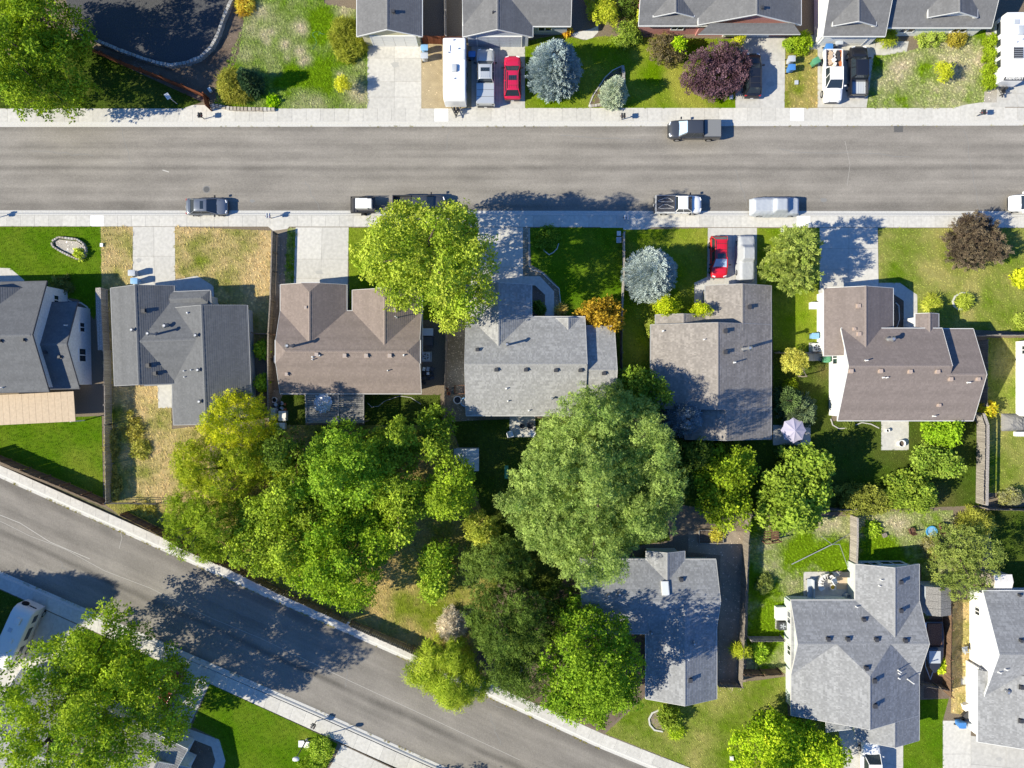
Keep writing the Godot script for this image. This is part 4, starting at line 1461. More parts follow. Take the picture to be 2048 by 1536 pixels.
func mailbox(label: String, px: float, py: float, turn: float, light := false) -> Node3D:   # survey point of the post's foot
	var root := thing("mailbox", label, "mailbox", at(px, py, 0.0, 0.14), turn, "mailboxes on posts along the kerb")
	rodpart("post", Vector3.ZERO, Vector3(0, 1.0, 0), 0.045, M.dark_metal, root)
	boxpart("bracket", Vector3(-0.05, 1.0, 0), Vector3(0.6, 0.05, 0.08), M.dark_metal, root)
	for s in [-1.0, 1.0]:
		var b := MB.new()
		var pr := []
		for k in 7:
			var a := PI * k / 6.0
			pr.append(Vector3(cos(a) * 0.1, 1.16 + sin(a) * 0.1, 0))
		pr.append(Vector3(-0.1, 1.03, 0))
		pr.append(Vector3(0.1, 1.03, 0))
		var q := []
		for e in pr: q.append(e + Vector3(s * 0.13, 0, -0.25))
		b.prism(q, Vector3(0, 0, 0.5))
		part("box", b, (M.metal if light else M.dark_metal) if s < 0 else M.metal if light else M.black, root)
		boxpart("flag", Vector3(s * 0.245, 1.24, 0.1), Vector3(0.012, 0.1, 0.06), M.tail, root)
	return root

func ac_unit(label: String, px: float, py: float, m: Material, cat := "air conditioner") -> Node3D:
	var root := thing("air_conditioner", label, cat, at(px, py, 0.8, 0.14), 0.0, "air conditioners beside the houses")
	boxpart("pad", Vector3(0, 0.03, 0), Vector3(1.1, 0.06, 1.1), M.old_concrete[0], root)
	boxpart("casing", Vector3(0, 0.42, 0), Vector3(0.85, 0.72, 0.85), m, root)
	rodpart("fan_well", Vector3(0, 0.781, 0), Vector3(0, 0.79, 0), 0.34, M.black, root, -1, 18)
	for k in 5:
		boxpart("fan_blade", Vector3(0, 0.796, 0) + Basis(Vector3.UP, k * TAU / 5) * Vector3(0.17, 0, 0), Vector3(0.28, 0.01, 0.1), M.bin_grey, root, Basis(Vector3.UP, k * TAU / 5))
	for k in 3:
		var b := MB.new()
		var r := 0.12 + k * 0.1
		for i in 16:
			b.rod(Vector3(cos(TAU * i / 16) * r, 0.81, sin(TAU * i / 16) * r), Vector3(cos(TAU * (i + 1) / 16) * r, 0.81, sin(TAU * (i + 1) / 16) * r), 0.012, 0.012, 4, false)
		part("grille_ring", b, M.metal, root)
	return root

func crate(called: String, label: String, category: String, px: float, py: float, s: Vector3, m: Material, turn := 0.0, y := 0.14, group := "") -> Node3D:   # a lidded box with a proud rim
	var root := thing(called, label, category, at(px, py, s.y, y), turn, group)
	boxpart("body", Vector3(0, s.y * 0.46, 0), Vector3(s.x * 0.96, s.y * 0.92, s.z * 0.96), m, root)
	var l := MB.new()
	l.loft([ring(-s.x * 0.5, [[s.z * 0.5, s.y * 0.9], [s.z * 0.49, s.y * 0.97], [s.z * 0.4, s.y]]), ring(s.x * 0.5, [[s.z * 0.5, s.y * 0.9], [s.z * 0.49, s.y * 0.97], [s.z * 0.4, s.y]])])
	part("lid", l, m, root)
	return root

func umbrella(label: String, px: float, py: float, r: float, m: Material) -> Node3D:
	var root := thing("patio_umbrella", label, "umbrella", at(px, py, 2.4, YARD_Y))
	rodpart("pole", Vector3.ZERO, Vector3(0, 2.62, 0), 0.025, M.metal, root)
	rodpart("base", Vector3.ZERO, Vector3(0, 0.1, 0), 0.3, M.dark_metal, root, 0.2, 14)
	for k in 8:
		var a0 := TAU * k / 8
		var a1 := TAU * (k + 1) / 8
		var b := MB.new()
		var p0 := Vector3(cos(a0) * r, 2.12, sin(a0) * r)
		var p1 := Vector3(cos(a1) * r, 2.12, sin(a1) * r)
		var hub := Vector3(0, 2.62, 0)
		var mid := (p0 + p1) * 0.5 * 0.93 + Vector3(0, 0.28, 0)
		mid.y = 2.13
		var cen := (p0 + p1) * 0.25 + hub * 0.5 - Vector3(0, 0.04, 0)
		for tr in [[hub, p0, cen], [hub, cen, p1], [p0, mid, cen], [mid, p1, cen]]:
			b.t(tr[0], tr[1], tr[2], Vector3(cos(a0), 2, sin(a0)))
		part("canopy_panel", b, m, root)
		rodpart("rib", hub - Vector3(0, 0.03, 0), p0 - Vector3(0, 0.02, 0), 0.012, M.dark_metal, root, -1, 5)
	return root

func chair(label: String, px: float, py: float, turn: float, m: Material) -> Node3D:
	var root := thing("patio_chair", label, "chair", at(px, py, 0.5, 0.15), turn, "chairs on the back patios")
	boxpart("seat", Vector3(0, 0.42, 0), Vector3(0.55, 0.06, 0.55), m, root)
	boxpart("backrest", Vector3(-0.3, 0.72, 0), Vector3(0.06, 0.6, 0.55), m, root, Basis(Vector3.BACK, 0.2))
	for x in [-0.24, 0.24]:
		for z in [-0.24, 0.24]:
			rodpart("leg", Vector3(x, 0, z), Vector3(x, 0.4, z), 0.02, M.dark_metal, root)
	for z in [-0.3, 0.3]:
		boxpart("armrest", Vector3(0, 0.62, z), Vector3(0.5, 0.04, 0.06), m, root)
	return root

func round_pot(called: String, label: String, category: String, px: float, py: float, r: float, h: float, m: Material, fill: Material) -> Node3D:
	var root := thing(called, label, category, at(px, py, h, 0.15))
	var b := MB.new()
	var n := 20
	for i in n:
		var a0 := TAU * i / n
		var a1 := TAU * (i + 1) / n
		var e0 := Vector3(cos(a0), 0, sin(a0))
		var e1 := Vector3(cos(a1), 0, sin(a1))
		var up := Vector3(0, h, 0)
		b.q(e0 * r * 0.85, e1 * r * 0.85, e1 * r + up, e0 * r + up, e0)
		b.q(e0 * r + up, e1 * r + up, e1 * r * 0.8 + up, e0 * r * 0.8 + up, Vector3.UP)
		b.q(e0 * r * 0.8 + up, e1 * r * 0.8 + up, e1 * r * 0.75 + up * 0.5, e0 * r * 0.75 + up * 0.5, -e0)
	part("rim_wall", b, m, root)
	rodpart("filling", Vector3(0, 0.02, 0), Vector3(0, h * 0.55, 0), r * 0.76, fill, root, -1, 16)
	return root

func cover_plate(label: String, px: float, py: float, y: float, w: float, m: Material) -> Node3D:   # utility boxes and valve lids in the grass
	var root := thing("utility_box", label, "utility box", at(px, py, 0.0, y))
	boxpart("casing", Vector3(0, 0.07, 0), Vector3(w, 0.14, w * 1.2), m, root)
	boxpart("lid", Vector3(0, 0.16, 0), Vector3(w * 1.06, 0.04, w * 1.26), m, root)
	return root

func shed(label: String, px0: float, py0: float, px1: float, py1: float, h: float, m: Material, roof_m: Material, along_x: bool) -> Node3D:
	var a := at(px0, py0, h)
	var b := at(px1, py1, h)
	var c := (a + b) * 0.5
	var w := b.x - a.x
	var d := b.z - a.z
	var root := thing("garden_shed", label, "shed", Vector3(c.x, YARD_Y, c.z))
	var wb := MB.new()
	wb.box(Vector3(0, h * 0.45, 0), Vector3(w - 0.2, h * 0.9, d - 0.2))
	part("wall", wb, m, root)
	var sp := d if along_x else w
	for s in [-1.0, 1.0]:
		var rb := MB.new()
		var n := maxi(3, int((w if along_x else d) / 0.7))
		for k in n:
			var u0 := -0.5 + float(k) / n
			var u1 := -0.5 + (k + 0.97) / n
			var ln := w if along_x else d
			var q := []
			for e in [[u0, 0.0], [u1, 0.0], [u1, 1.0], [u0, 1.0]]:
				var t: float = s * sp * 0.5 * (1.0 - e[1])
				var y: float = h + e[1] * sp * 0.16
				q.append(Vector3(e[0] * ln, y, t) if along_x else Vector3(t, y, e[0] * ln))
			rb.prism(q, Vector3(0, 0.05, 0))
		part("roof", rb, roof_m, root)
	boxpart("door", Vector3(0, h * 0.42, d * 0.5 - 0.08), Vector3(0.9, h * 0.8, 0.06), M.trim, root)
	return root

func street_lamp(label: String, fx: float, fy: float) -> Node3D:
	var root := thing("street_lamp", label, "street lamp", at(fx, fy, 0.0, YARD_Y))
	rodpart("base", Vector3.ZERO, Vector3(0, 0.25, 0), 0.16, M.metal, root, 0.12, 12)
	rodpart("pole", Vector3(0, 0.2, 0), Vector3(0, 4.0, 0), 0.065, M.dark_metal, root, 0.05, 10)
	var b := MB.new()
	b.loft([ring(-0.18, [[0.1, 4.0], [0.14, 4.06], [0.1, 4.2]]), ring(0.0, [[0.2, 3.98], [0.22, 4.1], [0.14, 4.28]]), ring(0.3, [[0.2, 3.98], [0.22, 4.1], [0.14, 4.26]]), ring(0.45, [[0.1, 4.02], [0.13, 4.1], [0.08, 4.18]])])
	part("lamp_head", b, M.trim, root, Vector3(-0.1, 0, 0))
	boxpart("lens", Vector3(0.05, 3.97, 0), Vector3(0.4, 0.04, 0.28), M.lamp, root)
	return root

func _ready() -> void:
	# camera, sky, sun, exposure
	var cam := Camera3D.new()
	cam.name = "camera"
	add_child(cam)
	cam.look_at_from_position(Vector3(0, DRONE, 0), Vector3.ZERO, Vector3(0, 0, -1))
	cam.fov = rad_to_deg(2.0 * atan(768.0 / (DRONE * UNIT)))
	cam.near = 0.5
	cam.far = 3000.0
	cam.current = true
	var we := WorldEnvironment.new()
	we.name = "surroundings"
	var env := Environment.new()
	var sky := Sky.new()
	var sm := ProceduralSkyMaterial.new()
	sm.sky_top_color = Color(0.30, 0.50, 0.80)
	sm.sky_horizon_color = Color(0.55, 0.72, 0.93)
	sm.sky_curve = 0.12
	sm.ground_bottom_color = Color(0.30, 0.28, 0.24)
	sm.ground_horizon_color = Color(0.5, 0.6, 0.75)
	sm.energy_multiplier = 1.0
	sky.sky_material = sm
	env.background_mode = Environment.BG_SKY
	env.sky = sky
	env.background_energy_multiplier = SKY_E
	env.tonemap_mode = Environment.TONE_MAPPER_LINEAR
	env.tonemap_exposure = EXPO
	env.sdfgi_enabled = true
	env.ssao_enabled = true
	env.ssil_enabled = true
	we.environment = env
	add_child(we)
	var sun := DirectionalLight3D.new()
	sun.name = "sun"
	sun.light_energy = 1.6
	sun.light_color = Color(1.0, 0.97, 0.885)
	sun.light_angular_distance = 0.5
	sun.shadow_enabled = true
	add_child(sun)
	var el := deg_to_rad(36.0)
	var az := deg_to_rad(15.0)   # shadows fall to the east and a little to the north
	sun.look_at_from_position(Vector3.ZERO, Vector3(cos(az) * cos(el), -sin(el), -sin(az) * cos(el)), Vector3.UP)

	make_materials()
	make_sprigs()
	setting()
	houses()
	fences()
	trees()
	cars()
	things()

const SKY_E := 0.62
const EXPO := 1.53

func setting() -> void:
	var far_poly := PackedVector2Array([Vector2(-900, -900), Vector2(900, -900), Vector2(900, 900), Vector2(-900, 900)])
	ground_piece("ground", "bare earth under and beyond the block", "ground", far_poly, -0.06, tri_mat(0.20, 0.19, 0.10, M.grain, 0.05))
	# streets
	var a1 := asphalt([[0.03, 0.05, 0.12], [0.24, 0.05, 0.10], [0.36, 0.03, 0.08], [0.49, 0.03, 0.16], [0.60, 0.05, 0.10], [0.76, 0.05, 0.06], [0.93, 0.07, 0.17]], 4, 0.40, 1.6)
	var r1 := road("street", "grey asphalt street running straight across above the middle houses", [-60, 248, 2108, 248, 2108, 427, -60, 427], a1)
	streak(r1, "seam", [325, 340, 338, 344], 0.08, M.concrete[0])
	streak(r1, "crack", [1690, 282, 1700, 330, 1694, 372], 0.04, M.joint)
	streak(r1, "patch", [1788, 257, 1806, 257], 0.8, tri_mat(0.2, 0.195, 0.19, M.grain, 1.0))
	for e in [[240, 252, 262, 330], [610, 360, 640, 424], [905, 254, 890, 300], [1120, 270, 1290, 282], [1560, 300, 1820, 312], [1470, 340, 1500, 424], [1930, 256, 1960, 420], [60, 300, 190, 312]]:
		wander(r1, e[0], e[1], e[2], e[3], 3.0, 0.05)
	var a2 := asphalt([[0.05, 0.06, 0.14], [0.3, 0.08, 0.06], [0.56, 0.035, 0.2], [0.68, 0.05, 0.06], [0.94, 0.06, 0.14]], 9, 0.345, 1.6)
	# the second street runs down to the right: north edge y = 953 + 0.449 x
	var r2 := road("street", "grey asphalt street slanting down across the lower left", [-60, 924, 1420, 1592, 1420, 1800, -60, 1121], a2)
	streak(r2, "seam", [-40, 1022, 60, 1072, 130, 1098, 210, 1142, 300, 1176, 420, 1235, 520, 1276, 700, 1362, 860, 1436, 1040, 1520], 0.05, M.joint)
	streak(r2, "seam", [-40, 1014, 40, 1046, 100, 1084, 180, 1118], 0.05, M.concrete[3])
	streak(r2, "crack", [240, 1060, 244, 1076, 238, 1098], 0.05, M.joint)
	for e in [[120, 1120, 150, 1180], [420, 1200, 560, 1262], [700, 1300, 690, 1372], [860, 1360, 1010, 1420], [980, 1430, 1000, 1490]]:
		wander(r2, e[0], e[1], e[2], e[3], 3.0, 0.05)
	# blocks of yards, each a step above the streets
	var soil := tri_mat(0.30, 0.24, 0.175, M.grain, 0.35)
	ground_piece("yard_ground", "brown earth of the yards north of the straight street", "ground", plan([-80, -120, 2130, -120, 2130, 222, -80, 222]), YARD_Y, soil, 0.2)
	ground_piece("yard_ground", "brown earth of the yards between the two streets", "ground", plan([-80, 452, 2130, 452, 2130, 1640, 1460, 1640, 1440, 1558, 1380, 1533, 1208, 1468, 859, 1320, 560, 1185, 354, 1090, 208, 1013, 0, 929, -80, 893]), YARD_Y, soil, 0.2)
	ground_piece("yard_ground", "brown earth of the yards below the slanting street", "ground", plan([-80, 1143, 0, 1176, 187, 1259, 336, 1328, 582, 1441, 700, 1494, 900, 1588, 1000, 1640, -80, 1640]), YARD_Y, soil, 0.2)
	# pavements
	slabs("pavement", "pale concrete pavement along the north side of the straight street", "pavement", [-40, 218, 2090, 216, 2090, 242, -40, 245], 75, 1, M.concrete, 0.137, {32: M.new_concrete, 57: M.new_concrete})
	kerb("rolled concrete kerb on the north side of the straight street", [-60, 244, 1024, 243, 2108, 241], 1.0)
	slabs("pavement", "pale concrete pavement along the south side of the straight street", "pavement", [-40, 431, 2090, 433, 2090, 456, -40, 453], 77, 1, M.concrete, 0.137, {8: M.new_concrete, 59: M.new_concrete})
	kerb("rolled concrete kerb on the south side of the straight street", [-60, 430.5, 1024, 431.5, 2108, 432.5], -1.0)
	slabs("pavement", "pale concrete pavement along the upper side of the slanting street", "pavement", [-60, 903, 1209, 1468, 1201, 1487, -60, 919], 50, 1, M.concrete, 0.137)
	slabs("pavement", "pale concrete pavement bending past the corner lawn at the bottom", "pavement", [1209, 1468, 1440, 1558, 1430, 1578, 1201, 1487], 9, 1, M.concrete, 0.137)
	kerb("rolled concrete kerb on the upper side of the slanting street", [-60, 918, 560, 1196, 860, 1330, 1203, 1487, 1430, 1580], 1.0)
	slabs("pavement", "concrete pavement along the lower side of the slanting street", "pavement", [-60, 1127, 640, 1434, 630, 1461, -60, 1149], 27, 1, M.concrete, 0.137)
	slabs("pavement", "concrete pavement past the driveway at the bottom edge", "pavement", [640, 1434, 1000, 1596, 990, 1622, 630, 1461], 14, 1, M.concrete, 0.137)
	kerb("rolled concrete kerb on the lower side of the slanting street", [-60, 1127, 640, 1432, 1000, 1594], -1.0)
	verge_weeds("dry yellow weeds in the gutter along the upper side of the slanting street", [-60, 928, 560, 1206, 860, 1341, 1200, 1498], 14.0, 0.05, Color(0.38, 0.33, 0.08))
	verge_weeds("dry weeds in the gutter along the lower side of the slanting street", [-60, 1118, 640, 1423, 1000, 1584], 7.0, 0.04, Color(0.36, 0.30, 0.08))
	verge_weeds("sparse weeds in the gutter along the north side of the straight street", [440, 253, 1024, 253, 2100, 251], 2.5, 0.04, Color(0.34, 0.30, 0.10))
	var pads := [["bump in the pavement round the mailbox near the red fence", [368, 220, 376, 211, 420, 211, 462, 220]], ["bump in the pavement by the mailbox beside the small spruce", [1196, 220, 1206, 212, 1272, 212, 1296, 219]],
		["bump in the pavement by the mailbox next to the trailer with lettering", [1900, 217, 1935, 206, 1990, 203, 2010, 217]], ["curved bump in the pavement by the pale low fence", [1196, 453, 1215, 462, 1250, 465, 1290, 461, 1306, 453]],
		["bump in the pavement at the end of the weathered fence by the wide driveway", [536, 453, 548, 463, 574, 460, 580, 453]]]
	for p in pads:
		ground_piece("pavement_pad", p[0], "pavement", plan(p[1]), 0.141, M.concrete[0])
	# driveways
	slabs("driveway", "concrete driveway in front of the cream garage at the top", "driveway", [735, 84, 843, 84, 843, 218, 735, 218], 2, 4, M.concrete, 0.146, {}, 0.018, [0.0, 0.25, 0.6, 0.83, 1.0])
	slabs("driveway", "concrete driveway under the silver pickup and the red car at the top", "driveway", [943, 84, 1050, 80, 1050, 218, 943, 218], 2, 3, M.old_concrete, 0.146)
	slabs("driveway", "concrete driveway beside the purple plum tree", "driveway", [1470, 74, 1570, 74, 1568, 217, 1470, 217], 2, 3, M.old_concrete, 0.146)
	slabs("driveway", "concrete driveway under the white and the black pickup", "driveway", [1634, 72, 1752, 72, 1732, 216, 1634, 216], 2, 3, M.old_concrete, 0.146)
	slabs("driveway", "concrete apron in front of the trailer with lettering", "driveway", [1978, 160, 2070, 160, 2090, 215, 1980, 215], 2, 2, M.old_concrete, 0.146)
	ground_piece("path", "curved concrete landing by the front door at the top", "path", plan([1135, 70, 1180, 60, 1197, 52, 1196, 66, 1185, 77, 1172, 81, 1160, 79, 1146, 74]), 0.15, M.concrete[0])
	ground_piece("path", "concrete walk beside the black pickup leading to the door", "path", plan([1752, 84, 1816, 84, 1812, 104, 1770, 112, 1745, 110]), 0.15, M.old_concrete[0])
	slabs("driveway", "concrete driveway of the slate roofed house with an angled wing", "driveway", [267, 454, 351, 454, 352, 572, 267, 572], 2, 2, M.concrete, 0.146)
	slabs("driveway", "wide bright concrete driveway of the brown hipped house", "driveway", [592, 455, 698, 455, 696, 575, 588, 575], 2, 3, M.concrete, 0.146, {}, 0.018, [0.0, 0.53, 0.85, 1.0])
	slabs("driveway", "concrete driveway dappled by the big yellow green tree", "driveway", [958, 455, 1046, 455, 1046, 575, 940, 575], 2, 3, M.concrete, 0.146)
	slabs("driveway", "concrete driveway under the red wagon and the covered pickup", "driveway", [1415, 456, 1513, 456, 1513, 576, 1413, 576], 2, 3, M.old_concrete, 0.146)
	ground_piece("path", "concrete apron left of the red wagon", "path", plan([1388, 566, 1416, 553, 1416, 606, 1388, 612]), 0.15, M.old_concrete[0])
	slabs("driveway", "concrete driveway shaded by the shaggy juniper", "driveway", [1638, 456, 1754, 456, 1756, 580, 1638, 580], 2, 3, M.concrete, 0.146)
	ground_piece("path", "concrete strip beside the taupe garage", "path", plan([1636, 580, 1655, 580, 1655, 700, 1634, 700]), 0.15, M.concrete[0])
	slabs("driveway", "concrete driveway beside the motorhome at the lower left", "driveway", [60, 1205, 172, 1256, 110, 1420, -30, 1390], 2, 3, M.old_concrete, 0.146)
	slabs("driveway", "concrete driveway under the red car at the lower left", "driveway", [336, 1328, 420, 1367, 372, 1468, 280, 1430], 2, 3, M.old_concrete, 0.146)
	slabs("driveway", "concrete driveway by the street lamp at the bottom", "driveway", [684, 1488, 880, 1580, 840, 1680, 630, 1590], 3, 3, M.concrete, 0.146)
	slabs("driveway", "concrete driveway under the pale van at the bottom", "driveway", [1672, 1430, 1805, 1480, 1805, 1640, 1700, 1640], 2, 3, M.old_concrete, 0.146)
	slabs("driveway", "concrete driveway at the lower right corner", "driveway", [1884, 1440, 1940, 1440, 1940, 1640, 1884, 1640], 1, 3, M.concrete, 0.146)
	slabs("driveway", "broad concrete driveway below the grey garage at the right", "driveway", [1940, 1470, 2080, 1490, 2080, 1640, 1940, 1640], 2, 3, M.old_concrete, 0.148)
	# garden paths and patios
	var paths := [["angled concrete walk round the garage to the brown house's hidden door", [1046, 553, 1080, 553, 1108, 583, 1108, 632, 1090, 632, 1090, 590, 1070, 571, 1046, 571], 0.150],
		["angled concrete walk round the taupe garage", [1756, 566, 1798, 566, 1833, 590, 1833, 640, 1806, 640, 1806, 602, 1782, 586, 1756, 586], 0.150],
		["angled concrete walk to the slate roofed house's porch", [352, 560, 395, 552, 428, 572, 430, 610, 440, 622, 415, 630, 400, 600, 352, 585], 0.150],
		["white concrete walk at the left house's front corner", [-20, 535, 22, 537, 50, 560, 52, 575, -20, 575], 0.150],
		["narrow concrete landing behind the slate roofed house", [316, 768, 345, 768, 345, 816, 318, 816], 0.150],
		["concrete back patio of the pale grey house", [1020, 828, 1070, 828, 1071, 874, 1018, 874], 0.150],
		["long concrete back patio with two round pots", [1761, 838, 1816, 838, 1816, 900, 1761, 900], 0.150],
		["concrete patio under the pale umbrella", [1545, 850, 1620, 850, 1620, 890, 1545, 890], 0.150],
		["dark concrete back patio with cushioned seats", [1606, 1143, 1700, 1143, 1700, 1202, 1606, 1202], 0.150],
		["concrete pad under the lattice shelter", [610, 780, 730, 780, 728, 846, 612, 846], 0.150],
		["angled concrete walk below the slanting street", [372, 1454, 395, 1462, 440, 1478, 452, 1520, 440, 1560, 420, 1556, 432, 1520, 424, 1492, 368, 1470], 0.150],
		["concrete landing by the white wall at the right", [1920, 1352, 1948, 1352, 1948, 1368, 1920, 1368], 0.150],
		["pale flagstone strip between the houses at the top right", [1606, 72, 1638, 72, 1636, 100, 1600, 100], 0.150]]
	for p in paths:
		ground_piece("path", p[0], "path", plan(p[1]), p[2], M.old_concrete[0] if rng.randf() < 0.5 else M.concrete[3])
	var pt := slabs("patio", "grey paver apron beside the taupe house's air conditioner", "patio", [1614, 705, 1660, 705, 1660, 722, 1614, 722], 4, 1, M.old_concrete, 0.152)
	pt.set_meta("label", "short row of pavers below the taupe house's air conditioner")
	# parking court in the north-west, tree shade put into its asphalt colour; curved wall
	ground_piece("parking_court", "asphalt court inside the curved stone wall, tree shade put into its colour", "parking lot", plan([100, -120, 500, -120, 478, -20, 470, 0, 452, 40, 440, 75, 427, 99, 406, 119, 378, 130, 346, 135, 325, 131, 294, 122, 247, 105, 187, 80, 150, 62]), 0.16, tri_mat(0.13, 0.13, 0.135, M.grain, 0.3), 0.1)
	border("retaining_wall", "curved low wall of pale stone blocks round the asphalt court", [150, 64, 187, 81, 247, 106, 294, 123, 325, 132, 346, 136, 378, 131, 406, 120, 427, 100, 440, 76, 452, 41, 470, 1, 476, -20], 0.36, 0.62, 0.42, M.stone, "wall", YARD_Y, 3)
	# lawns north of the street
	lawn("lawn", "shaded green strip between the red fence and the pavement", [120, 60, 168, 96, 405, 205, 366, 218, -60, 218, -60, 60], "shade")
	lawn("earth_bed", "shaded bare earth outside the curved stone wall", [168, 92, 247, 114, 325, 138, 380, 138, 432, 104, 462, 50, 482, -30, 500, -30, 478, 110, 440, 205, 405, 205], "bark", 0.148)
	lawn("lawn", "weedy front lawn with pale bare patches and a yellow weeping bush", [500, -60, 640, -60, 650, 10, 712, 20, 712, 84, 735, 90, 735, 218, 430, 218, 436, 160, 460, 110, 485, 60], "meadow", 0.146,
		[[527, 70, 15, 0.64], [545, 66, 10, 0.56], [570, 90, 12, 0.64], [600, 55, 16, 0.72], [610, 62, 14, 0.64], [602, 105, 13, 0.72], [615, 122, 14, 0.72], [605, 128, 10, 0.64], [535, 85, 10, 0.56], [500, 60, 18, 0.48], [640, 205, 22, 0.48], [575, 118, 8, 0.48], [680, 150, 8, 0.64], [715, 180, 26, 0.56], [722, 130, 20, 0.48], [490, 110, 20, 0.48], [520, 25, 20, 0.48], [690, 20, 22, 0.56], [725, 200, 20, 0.40], [600, 208, 40, 0.32], [500, 150, 20, 0.32], [540, 100, 50, 0.18], [530, 30, 40, 0.24],
		[640, 60, 40, -0.3], [600, 160, 45, -0.2]])
	lawn("sand_strip", "sandy strip under the white trailer beside the driveway", [843, 90, 943, 84, 943, 218, 843, 218], "sand", 0.143)
	lawn("lawn", "front lawn round the large blue spruce", [1050, 84, 1120, 70, 1146, 76, 1168, 82, 1197, 74, 1470, 80, 1470, 217, 1050, 217], "green", 0.146,
		[[1210, 62, 30, 0.5], [1270, 110, 26, 0.3], [1345, 160, 24, 0.9], [1365, 190, 24, 0.9], [1350, 130, 20, 0.8], [1400, 210, 30, 0.35], [1310, 150, 22, -0.4], [1440, 205, 30, -0.2], [1130, 100, 30, 0.2]])
	lawn("gravel_bed", "dark planting bed beside the small spruce", [1176, 216, 1180, 196, 1206, 158, 1242, 134, 1244, 200, 1226, 214], "bark", 0.152)
	lawn("lawn", "dry strip of grass between the two driveways", [1570, 90, 1634, 90, 1634, 217, 1568, 217], "dry", 0.146, [[1596, 180, 14, -0.6], [1585, 140, 20, -0.1]])
	lawn("lawn", "patchy front lawn right of the black pickup", [1732, 112, 1770, 112, 1812, 104, 1970, 60, 1966, 205, 1932, 210, 1900, 217, 1732, 217], "weedy", 0.146,
		[[1850, 120, 70, 0.22], [1780, 170, 60, 0.2], [1930, 120, 50, 0.12], [1850, 140, 26, -0.4], [1800, 185, 26, -0.4], [1790, 130, 30, 0.3], [1760, 170, 24, 0.3], [1870, 190, 26, 0.3], [1880, 95, 24, 0.25], [1920, 170, 24, 0.2]])
	lawn("stone_bed", "pale stone bed with four clipped bushes beside the trailer", [1970, 60, 1992, 60, 1992, 206, 1966, 206], "stones", 0.15)
	lawn("sand_strip", "tan earth under the trailer with lettering", [1992, 40, 2130, 40, 2130, 190, 2070, 170, 1992, 165], "sand", 0.142)
	# lawns south of the street
	lawn("lawn", "smooth bright green lawn with an oval stone bed", [-60, 454, 203, 454, 205, 586, 190, 640, 160, 600, 60, 580, 40, 560, -60, 540], "lush", 0.146)
	lawn("lawn", "straw coloured dry strip left of the slate house's driveway", [203, 454, 267, 454, 266, 572, 226, 574, 232, 780, 212, 780, 205, 586], "straw", 0.145, [[235, 545, 26, -0.35], [250, 470, 14, -0.15]])
	lawn("lawn", "straw coloured dry lawn right of the slate house's driveway", [351, 454, 543, 462, 541, 600, 534, 690, 500, 690, 500, 620, 436, 620, 428, 572, 394, 552, 352, 558], "straw", 0.145, [[392, 490, 24, -0.55], [412, 475, 16, -0.3], [402, 525, 22, -0.5], [375, 515, 14, 0.3], [440, 490, 30, -0.3], [500, 480, 24, -0.15], [365, 545, 12, -0.5]])
	lawn("earth_bed", "shaded stony strip beside the weathered fence and wide driveway", [547, 462, 592, 456, 588, 575, 560, 575, 548, 700, 537, 860, 560, 870, 566, 780, 545, 780], "dirt", 0.144)
	lawn("lawn", "narrow weedy strip left of the wide bright driveway", [576, 458, 592, 456, 588, 570, 571, 570], "weedy", 0.15)
	lawn("lawn", "green lawn mostly hidden under the big yellow green tree", [697, 456, 958, 456, 940, 640, 700, 640], "green", 0.145)
	lawn("mulch_strip", "dark stony strip between the dappled driveway and the lawn", [1046, 456, 1060, 456, 1062, 530, 1088, 545, 1118, 575, 1122, 630, 1108, 632, 1108, 583, 1080, 553, 1046, 553], "gravel", 0.147)
	lawn("lawn", "tidy green front lawn shaded by the big tree beside the orange maple", [1060, 456, 1246, 456, 1246, 640, 1122, 640, 1118, 575, 1088, 545, 1062, 530], "lush", 0.146)
	lawn("lawn", "green lawn round the silver blue spruce", [1246, 460, 1415, 457, 1413, 560, 1388, 570, 1388, 620, 1310, 640, 1300, 760, 1230, 840, 1230, 640, 1244, 640], "green", 0.145, [[1400, 470, 26, 0.3], [1370, 590, 20, 0.2]])
	lawn("lawn", "green strip between the covered pickup and the shaggy juniper", [1513, 457, 1638, 457, 1638, 700, 1612, 705, 1545, 700, 1543, 576, 1513, 576], "green", 0.145, [[1620, 600, 26, 0.2]])
	lawn("lawn", "large patchy front lawn of the taupe house", [1755, 457, 2130, 457, 2130, 668, 1950, 660, 1880, 655, 1875, 628, 1834, 640, 1833, 590, 1798, 566, 1756, 566], "patchy", 0.146,
		[[1850, 540, 40, 0.45], [1900, 560, 34, 0.55], [1940, 580, 22, 0.5], [1810, 465, 40, 0.4], [1880, 460, 40, 0.5], [1860, 600, 24, 0.3], [2000, 560, 60, 0.12], [1935, 628, 14, 0.7], [1790, 545, 30, -0.3]])
	lawn("mulch_strip", "dark bed beside the taupe house's front walk", [1786, 580, 1806, 600, 1806, 655, 1786, 655], "bark", 0.147)
	lawn("mulch_strip", "dark bed beside the pale grey house's front walk", [1063, 572, 1072, 572, 1090, 590, 1090, 632, 1063, 634], "bark", 0.147)
	# back yards
	lawn("lawn", "bright green back lawn inside the slanting fence at the left", [-60, 840, 205, 832, 208, 1005, 0, 916, -60, 890], "lush", 0.146, [[150, 930, 40, 0.4], [190, 960, 30, 0.6], [200, 900, 18, 0.5]])
	lawn("earth_bed", "bare weedy earth with pale tree bark behind the slate house", [212, 774, 342, 772, 345, 858, 420, 850, 420, 1004, 210, 1006], "straw", 0.145, [[240, 880, 26, -0.6], [235, 940, 26, -0.5], [290, 880, 18, -0.25], [300, 940, 22, -0.35], [225, 830, 18, -0.6]])
